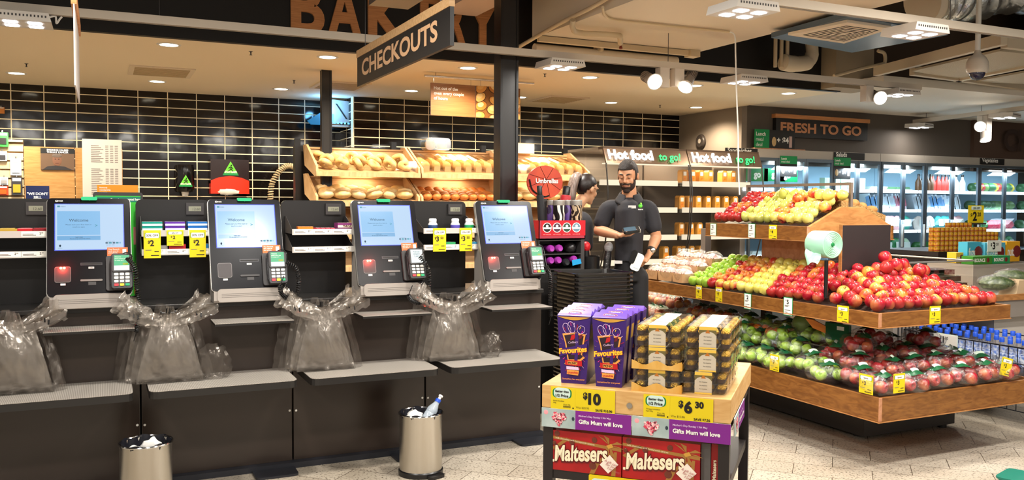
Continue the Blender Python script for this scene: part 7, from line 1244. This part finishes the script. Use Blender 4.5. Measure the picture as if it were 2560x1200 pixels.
def hand(b, wr, d, nrm, side, curl=.6, spread=.02, s=1.0):
    """palm and five fingers: d points to the fingertips, nrm is the way they curl, side is where the thumb lies"""
    wr, d, nrm = Vector(wr), Vector(d).normalized(), Vector(nrm).normalized(); nrm = (nrm-d*nrm.dot(d)).normalized(); sd = d.cross(nrm)*side
    b.tube([wr-d*.01, wr+d*.025*s, wr+d*.06*s, wr+d*.09*s], [(.024*s, .018*s), (.034*s, .017*s), (.042*s, .016*s), (.039*s, .012*s)], skin, 14) if abs((wr-d).cross(nrm).z) >= 0 else None
    for i, L_ in enumerate((.066, .078, .073, .058)):
        p = wr+d*(.088*s-.004*abs(i-1.3))+sd*(.031-.0205*i)*s; pts = [p-d*.02]; a = .12
        for k in range(3): pts.append(pts[-1]+(d*math.cos(a)+nrm*math.sin(a)+sd*spread*(1.5-i))*(L_*s*(.42, .33, .27)[k]+(.02 if k == 0 else 0))); a += curl
        b.tube(pts, [.0098*s, .0092*s, .0085*s, .0068*s], skin, 8); b.ball(pts[-1], .0068*s, skin, 8, 6)
    p = wr+d*.025*s+sd*.026*s; pts = [p, p+(sd*.7+d*.6+nrm*.25)*.032*s, p+(sd*.85+d*1.35+nrm*.7)*.034*s, p+(sd*.75+d*2.0+nrm*1.2)*.033*s]; b.tube(pts, [.014*s, .0125*s, .0105*s, .008*s], skin, 9); b.ball(pts[-1], .008*s, skin, 8, 6)
def head(b, T, s=1.0, jaw=1.0):
    b.T = T; W = lambda d: -.12*max(0, -d.z-.15)*(abs(d.x))-.05*max(0, d.z-.5)
    b.ball((0, .008*s, .02*s), (.077*s, .098*s, .1*s), skin, 26, 18, W); b.ball((0, -.022*s, -.045*s), (.06*s*jaw, .072*s, .075*s), skin, 20, 14); b.ball((0, -.066*s, -.098*s), (.028*s*jaw, .026*s, .022*s), skin, 12, 8)
    b.tube([(0, -.094*s, .028*s), (0, -.102*s, .005*s), (0, -.113*s, -.018*s), (0, -.1*s, -.028*s)], [.007*s, .0085*s, .0125*s, .01*s], skin, 10)
    for x in (-1, 1):
        b.ball((x*.012*s, -.1*s, -.023*s), (.008*s, .009*s, .007*s), skin, 8, 6); b.ball((x*.078*s, .012*s, -.008*s), (.01*s, .02*s, .032*s), skin, 10, 7); b.ball((x*.031*s, -.082*s, .03*s), (.028*s, .012*s, .009*s), skin, 12, 7); b.ball((x*.038*s, -.064*s, -.026*s), (.024*s, .018*s, .026*s), skin, 10, 7)
    b.ball((0, -.092*s, -.052*s), (.024*s, .01*s, .007*s), skin, 10, 6); b.ball((0, -.09*s, -.063*s), (.02*s, .01*s, .007*s), skin, 10, 6); b.T = None
# the man
D_ = 6.5; p0 = P(1572, 600, D=D_); man = thing('person', 'bearded man in a black polo shirt looking down at a handheld device', 'person', (p0.x, p0.y, 0), -math.atan2(p0.x, p0.y))
k_ = D_/F; mx = lambda px: (px-1572)*k_
mz = lambda py: 1.5+(511-py)*k_
b = MB(); HT = Matrix.Translation((mx(1570), -.045, 1.715)) @ Matrix.Rotation(R(10), 4, 'Z') @ Matrix.Rotation(R(17), 4, 'X'); HT = Matrix.Translation((mx(1568), -.045, mz(441))) @ Matrix.Rotation(R(-14), 4, 'Z') @ Matrix.Rotation(R(17), 4, 'X') @ Matrix.Scale(.93, 4)
head(b, HT, 1.0, .94); limb(b, [(0, .02, 1.44), (0, .005, 1.54), (-.003, -.02, 1.62)], [.075, .058, .054])
tor = [(0, .015, 1.46), (0, .01, 1.40), (0, .0, 1.28), (0, .005, 1.14), (0, .01, 1.02), (0, .015, .94)]; b.tube(tor, [(.12, .075), (.15, .095), (.135, .09), (.12, .085), (.125, .085), (.12, .08)], skin, 20)
sh = (mx(1519), .02, 1.462), (mx(1621), .02, 1.462); el = (mx(1497), -.0, mz(577)), (mx(1640), .03, mz(592)); wrs = (mx(1544), -.235, mz(586)), (mx(1625), -.075, mz(629))
for i in range(2): limb(b, [(sh[i][0]*.72, .02, 1.47), sh[i], ((sh[i][0]+el[i][0])/2, .01, (sh[i][2]+el[i][2])/2), el[i]], [.05, .047, .043, .04]); limb(b, [el[i], tuple((2*Vector(el[i])+Vector(wrs[i]))/3), wrs[i]], [.041, .041, .027])
hand(b, wrs[0], (.92, -.25, .08), (0, -.35, 1), 1, .42, .02, 1.0); hand(b, wrs[1], (-.55, -.3, -.85), (-.8, .25, .3), 1, .55, .03, 1.02)
for s in (-1, 1): limb(b, [(s*.07, .01, .95), (s*.085, .0, .52), (s*.09, .02, .1)], [.072, .058, .042]); b.tube([(s*.09, .06, .045), (s*.1, -.16, .035)], [.04, .035], skin, 10)
def lips(c):
    q = HT.inverted() @ c; return 1 if (abs(q.x) < .024 and q.y < -.085 and -.068 < q.z < -.047) else 0
bod = remesh(b, 'body', man, .0058, [skin, skin2], lips, 5)
polo, collar_m = mat('polo_black', '26252a', .8, bump=.15, bscale=400), mat('polo_collar', '1f1e22', .8)
b = MB(); b.tube([(0, .022, 1.555), (0, .02, 1.53), (0, .018, 1.50), (0, .01, 1.44), (0, -.002, 1.32), (0, .0, 1.18), (0, .005, mz(650))], [(.06, .055), (.1, .065), (.15, .085), (.168, .108), (.155, .112), (.138, .105), (.142, .108)], polo, 26)
for i in range(2): e_ = Vector(sh[i])+(Vector(el[i])-Vector(sh[i]))*.62; limb(b, [(sh[i][0]*.55, .018, 1.475), sh[i], tuple(e_)], [.058, .064, .065], polo)
o = remesh(b, 'polo_shirt', man, .009, [polo], None, 3)
b = MB()
def colf(u, v):
    a = R(-90+22+(316*u)); f = abs(u-.5)*2; rr = .066+.036*v+.012*v*f**4; return (rr*math.cos(a)*(1.0), .012+rr*.95*math.sin(a)-.014*v*f**3, 1.585-.05*v-.04*f**2.2*(.6+.7*v)+.012*(1-f))
b.grid(colf, 40, 5, collar_m); cobj = b.build('collar', o); sm_ = cobj.modifiers.new('s', 'SOLIDIFY'); sm_.thickness = .007
b = MB(); b.box(-.014, .014, -.118, -.1, 1.40, 1.50, collar_m)
for z in (1.42, 1.455): b.lathe([(0, .003), (.005, .002), (.005, 0)], DGREY, 10, (0, -.118, z))
b.build('placket', o)
yb = -.131; b = MB(); x, z = mx(1579), mz(518); b.box(x-.028, x+.028, yb-.017, yb+.02, z-.010, z+.012, mat('badge', 'c8c4c0', .4)); b.text('team', (x-.02, yb-.017, z-.004), (1, 0, 0), (0, 0, 1), .007, DGREY); b.build('name_badge', o)
b = MB(); x, z = mx(1599), mz(515); b.ball((x, yb+.012, z), (.016, .012, .015), mat('logo_green', '5cc83c', .5), 12, 8).ball((x+.004, yb+.006, z+.017), (.008, .012, .007), mat('logo_leaf', '8ae04a', .5), 8, 6); b.text('metro', (x-.016, yb-.004, z-.03), (1, 0, 0), (0, 0, 1), .011, WINK, bold=.02, maxw=.036); b.build('shirt_logo', o)
trs = mat('trousers_black', '161518', .8); b = MB(); b.tube([(0, .012, 1.1), (0, .012, 1.0), (0, .015, .93)], [(.132, .1), (.14, .108), (.135, .105)], trs, 22)
for s in (-1, 1): limb(b, [(s*.07, .012, .95), (s*.085, .0, .52), (s*.09, .02, .1)], [.082, .07, .058], trs)
remesh(b, 'trousers', man, .011, [trs], None, 2); b = MB(); x, z = mx(1547), mz(654); b.box(x-.03, x+.03, -.125, -.09, z-.01, z+.012, mat('badge', 'c8c4c0', .4)); b.build('pocket_card', man)
for s in (-1, 1): MB().ball((s*.105, -.05, .04), (.05, .14, .042), BLK2, 16, 10).build('shoe', man)
# hair, beard, brows, eyes
b = MB(); b.T = HT
def cap(d): return .015+.075*max(0, d.z-.25)+.05*max(0, d.z)*(1 if d.y < .2 else .4)+.035*nz(d.x*9, d.y*9, d.z*9)*max(0, d.z+.3)+.02*nz(d.x*22, d.y*22, d.z*22)*(d.z > .2)
b.ball((0, .012, .022), (.0795, .1, .1), hair_m, 40, 28, cap)
def keep_faces(b, T, ok):
    k = [i for i, f in enumerate(b.f) if ok(T.inverted() @ (sum((Vector(b.v[q]) for q in f), Vector())/len(f)))]; b.f = [b.f[i] for i in k]; b.m = [b.m[i] for i in k]; b.sm = [b.sm[i] for i in k]
keep_faces(b, HT, lambda c: (c.z > .068 and c.y < -.045) or (-.045 <= c.y < -.0 and c.z > .068-1.1*(c.y+.045)) or (c.y >= 0 and c.z > .02-.9*c.y and c.z > -.05) or (abs(c.x) > .06 and -.035 < c.y < -.002 and c.z > -.03))
ho = b.build('hair', man); sm_ = ho.modifiers.new('s', 'SOLIDIFY'); sm_.thickness = .014; sm_.offset = -1
beard_m = mat('beard_dark', '2a1b14', .8, bump=.4, bscale=300); b = MB(); b.T = HT; b.ball((0, -.022, -.047), (.0625*1.03, .0745*1.02, .078*1.02), beard_m, 34, 24, lambda d: .02*nz(d.x*14, d.y*14, d.z*14)); b.ball((0, -.068, -.1), (.031, .028, .024), beard_m, 14, 9); 
keep = []
for f in b.f:
    c = HT.inverted() @ (sum((Vector(b.v[i]) for i in f), Vector())/len(f)); front = c.y < -.05
    ok = c.z < -.070 or (not front and c.z < .0 and c.y < .03) or (front and abs(c.x) > .036 and c.z < -.04-.0*(c.y))
    ok = ok or (front and abs(c.x) < .034 and -.0475 < c.z < -.036)
    keep.append(ok)
idx = [i for i, k in enumerate(keep) if k]; b.f = [b.f[i] for i in idx]; b.m = [b.m[i] for i in idx]; b.sm = [b.sm[i] for i in idx]
b.tube([(-.028, -.088, -.05), (-.015, -.098, -.0415), (0, -.1015, -.04), (.015, -.098, -.0415), (.028, -.088, -.05)], .0055, beard_m, 8); b.build('beard', man)
for s in (-1, 1):
    b = MB(); b.T = HT; b.tube([(s*.014, -.096, .033), (s*.032, -.094, .039), (s*.052, -.08, .034)], [.004, .005, .003], hair_m, 6); b.build('eyebrow', man)
    b = MB(); b.T = HT; b.ball((s*.033, -.085, .012), (.015, .008, .009), skin, 12, 8); b.tube([(s*.019, -.0915, .008), (s*.033, -.0935, .005), (s*.047, -.087, .008)], .0018, hair_m, 5); b.build('eyelid', man)
b = MB(); w1 = Vector(wrs[1]); d = (w1-Vector(el[1])).normalized(); c = w1-d*.02; b.tube([c-d*.012, c+d*.012], .034, mat('strap_dark', '2a2522', .5), 18); b.T = Matrix.Translation(c+Vector((.012, -.032, 0))); b.ball((0, 0, 0), (.02, .008, .02), STEEL, 14, 8); b.build('wrist_watch', man)
# what he holds
hp = Vector(wrs[0])+Vector((.085, -.045, .03)); o = thing('handheld_device', 'black handheld device held flat in the man’s hand'.replace('’s', ''), 'handheld device', man.matrix_basis @ hp, man.rotation_euler.z); o.rotation_euler = (R(25), R(-8), man.rotation_euler.z+.15); MB().prism(rrect(-.045, .075, -.04, .04, .014), 'z', 0, .018, BLK2).build('case', o); MB().prism(rrect(-.035, .05, -.03, .03, .006), 'z', .018, .0195, glow('device_screen', '3f7a94', .5)).build('screen', o); MB().prism(rrect(.055, .08, -.035, .035, .008), 'z', -.004, .014, SILV).build('bumper', o)
hp = Vector(wrs[1])+Vector((-.095, -.055, -.065)); o = thing('scanner_gun', 'black and white scanner hanging from the man'+'’s lowered hand'.replace('’s', ' in his'), 'scanner', man.matrix_basis @ hp, man.rotation_euler.z); o.rotation_euler = (0, R(22), man.rotation_euler.z); b = MB(); b.prism(rrect(-.035, .035, -.07, .06, .02), 'y', -.02, .02, WHITE); b.build('body', o); MB().prism(rrect(-.06, -.02, -.03, .07, .016), 'y', -.026, .026, BLK2).build('grip', o); MB().box(-.01, .028, -.022, -.02, -.05, .03, mat('label_blueish', 'c8d4e0', .3)).build('label', o)
# the woman behind the umbrella stand
D_ = 6.88; p0 = P(1464, 600, D=D_); dr = (RT*.8+FW*.68); wo = thing('person', 'dark-haired woman with a ponytail and glasses behind the umbrella stand', 'person', (p0.x, p0.y, 0), math.atan2(dr.x, -dr.y)); zc = 1.5+(510-473)*D_/F
WT = Matrix.Translation((0, -.01, zc)) @ Matrix.Rotation(R(16), 4, 'X'); b = MB(); head(b, WT, .92, .85); limb(b, [(0, .16, 1.38), (0, .12, 1.46), (0, .02, zc-.06)], [.06, .048, .046]); b.tube([(0, .16, 1.42), (0, .165, 1.36), (0, .17, 1.2), (0, .17, 1.05), (0, .17, .9)], [(.1, .07), (.165, .09), (.15, .1), (.13, .09), (.16, .11)], skin, 18)
for s in (-1, 1): limb(b, [(s*.15, .16, 1.37), (s*.19, .19, 1.1), (s*.16, .1, .9)], [.048, .038, .027]); hand(b, (s*.16, .1, .9), (0, -.4, -.9), (-s, 0, 0), s, .3, .02, .88); limb(b, [(s*.08, .17, .9), (s*.08, .16, .48), (s*.08, .18, .08)], [.085, .06, .042])
for s in (-1, 1): b.tube([(s*.08, .2, .04), (s*.085, .01, .03)], [.035, .03], skin, 9)
remesh(b, 'body', wo, .007, [mat('skin_warm', 'c89672', .5)])
b = MB(); b.tube([(0, .16, 1.45), (0, .16, 1.41), (0, .165, 1.34), (0, .17, 1.2), (0, .17, 1.0)], [(.07, .06), (.14, .085), (.185, .105), (.165, .115), (.165, .12)], polo, 22)
for s in (-1, 1): limb(b, [(s*.12, .16, 1.39), (s*.16, .165, 1.35), (s*.185, .18, 1.18)], [.055, .058, .054], polo)
remesh(b, 'black_top', wo, .011, [polo]); b = MB(); b.tube([(0, .17, 1.02), (0, .17, .88)], [(.16, .115), (.165, .12)], trs, 18)
for s in (-1, 1): limb(b, [(s*.08, .17, .88), (s*.08, .16, .48), (s*.08, .18, .06)], [.092, .07, .055], trs)
remesh(b, 'trousers', wo, .013, [trs])
for s in (-1, 1): MB().ball((s*.085, .11, .035), (.045, .12, .036), BLK2, 14, 9).build('shoe', wo)
wh = mat('hair_brown', '1f1715', .38, bump=.12, bscale=120); pt_m = wood('hair_lightened', '5a4a42', '8a7a70', (40, 40, 2), .4); b = MB(); b.T = WT; b.ball((0, .018, .026), (.073, .095, .095), wh, 30, 20, lambda d: .04+.01*nz(d.x*9, d.y*9, d.z*9)); keep = []
for f in b.f: c = WT.inverted() @ (sum((Vector(b.v[i]) for i in f), Vector())/len(f)); keep.append((c.z > .055 and c.y < -.02) or (c.y >= -.02 and c.z > .045-1.0*(c.y+.02)) or (c.y > .05 and c.z > -.07))
idx = [i for i, k in enumerate(keep) if k]; b.f = [b.f[i] for i in idx]; b.m = [b.m[i] for i in idx]; b.sm = [b.sm[i] for i in idx]; ho = b.build('hair', wo); sm_ = ho.modifiers.new('s', 'SOLIDIFY'); sm_.thickness = .018; sm_.offset = -1
b = MB(); q = smooth([(0, .09, .06), (0, .125, .075), (0, .15, .05), (.0, .158, -.01), (0, .155, -.09), (0, .145, -.17), (0, .135, -.23)], 6); b.T = WT; b.tube(q, [(.020+.024*min(1, i/14), .018+.016*min(1, i/14)) if i < 26 else (.044-.003*(i-26), .034-.003*(i-26)) for i in range(len(q))], pt_m, 18); b.build('ponytail', wo); b = MB(); b.T = WT; b.ball((0, .105, .055), (.022, .022, .022), BLK2, 12, 8); b.build('hair_tie', wo)
b = MB(); b.T = WT
for s in (-1, 1):
    b.tube([(s*.028+.018*math.cos(a*.5236), -.093, .006+.015*math.sin(a*.5236)) for a in range(13)], .0016, INK, 5); b.tube([(s*.046, -.09, .01), (s*.07, -.03, .01), (s*.072, .02, .005)], .0018, INK, 5)
b.tube([(-.01, -.1, .008), (.01, -.1, .008)], .0016, INK, 5); b.build('glasses', wo)
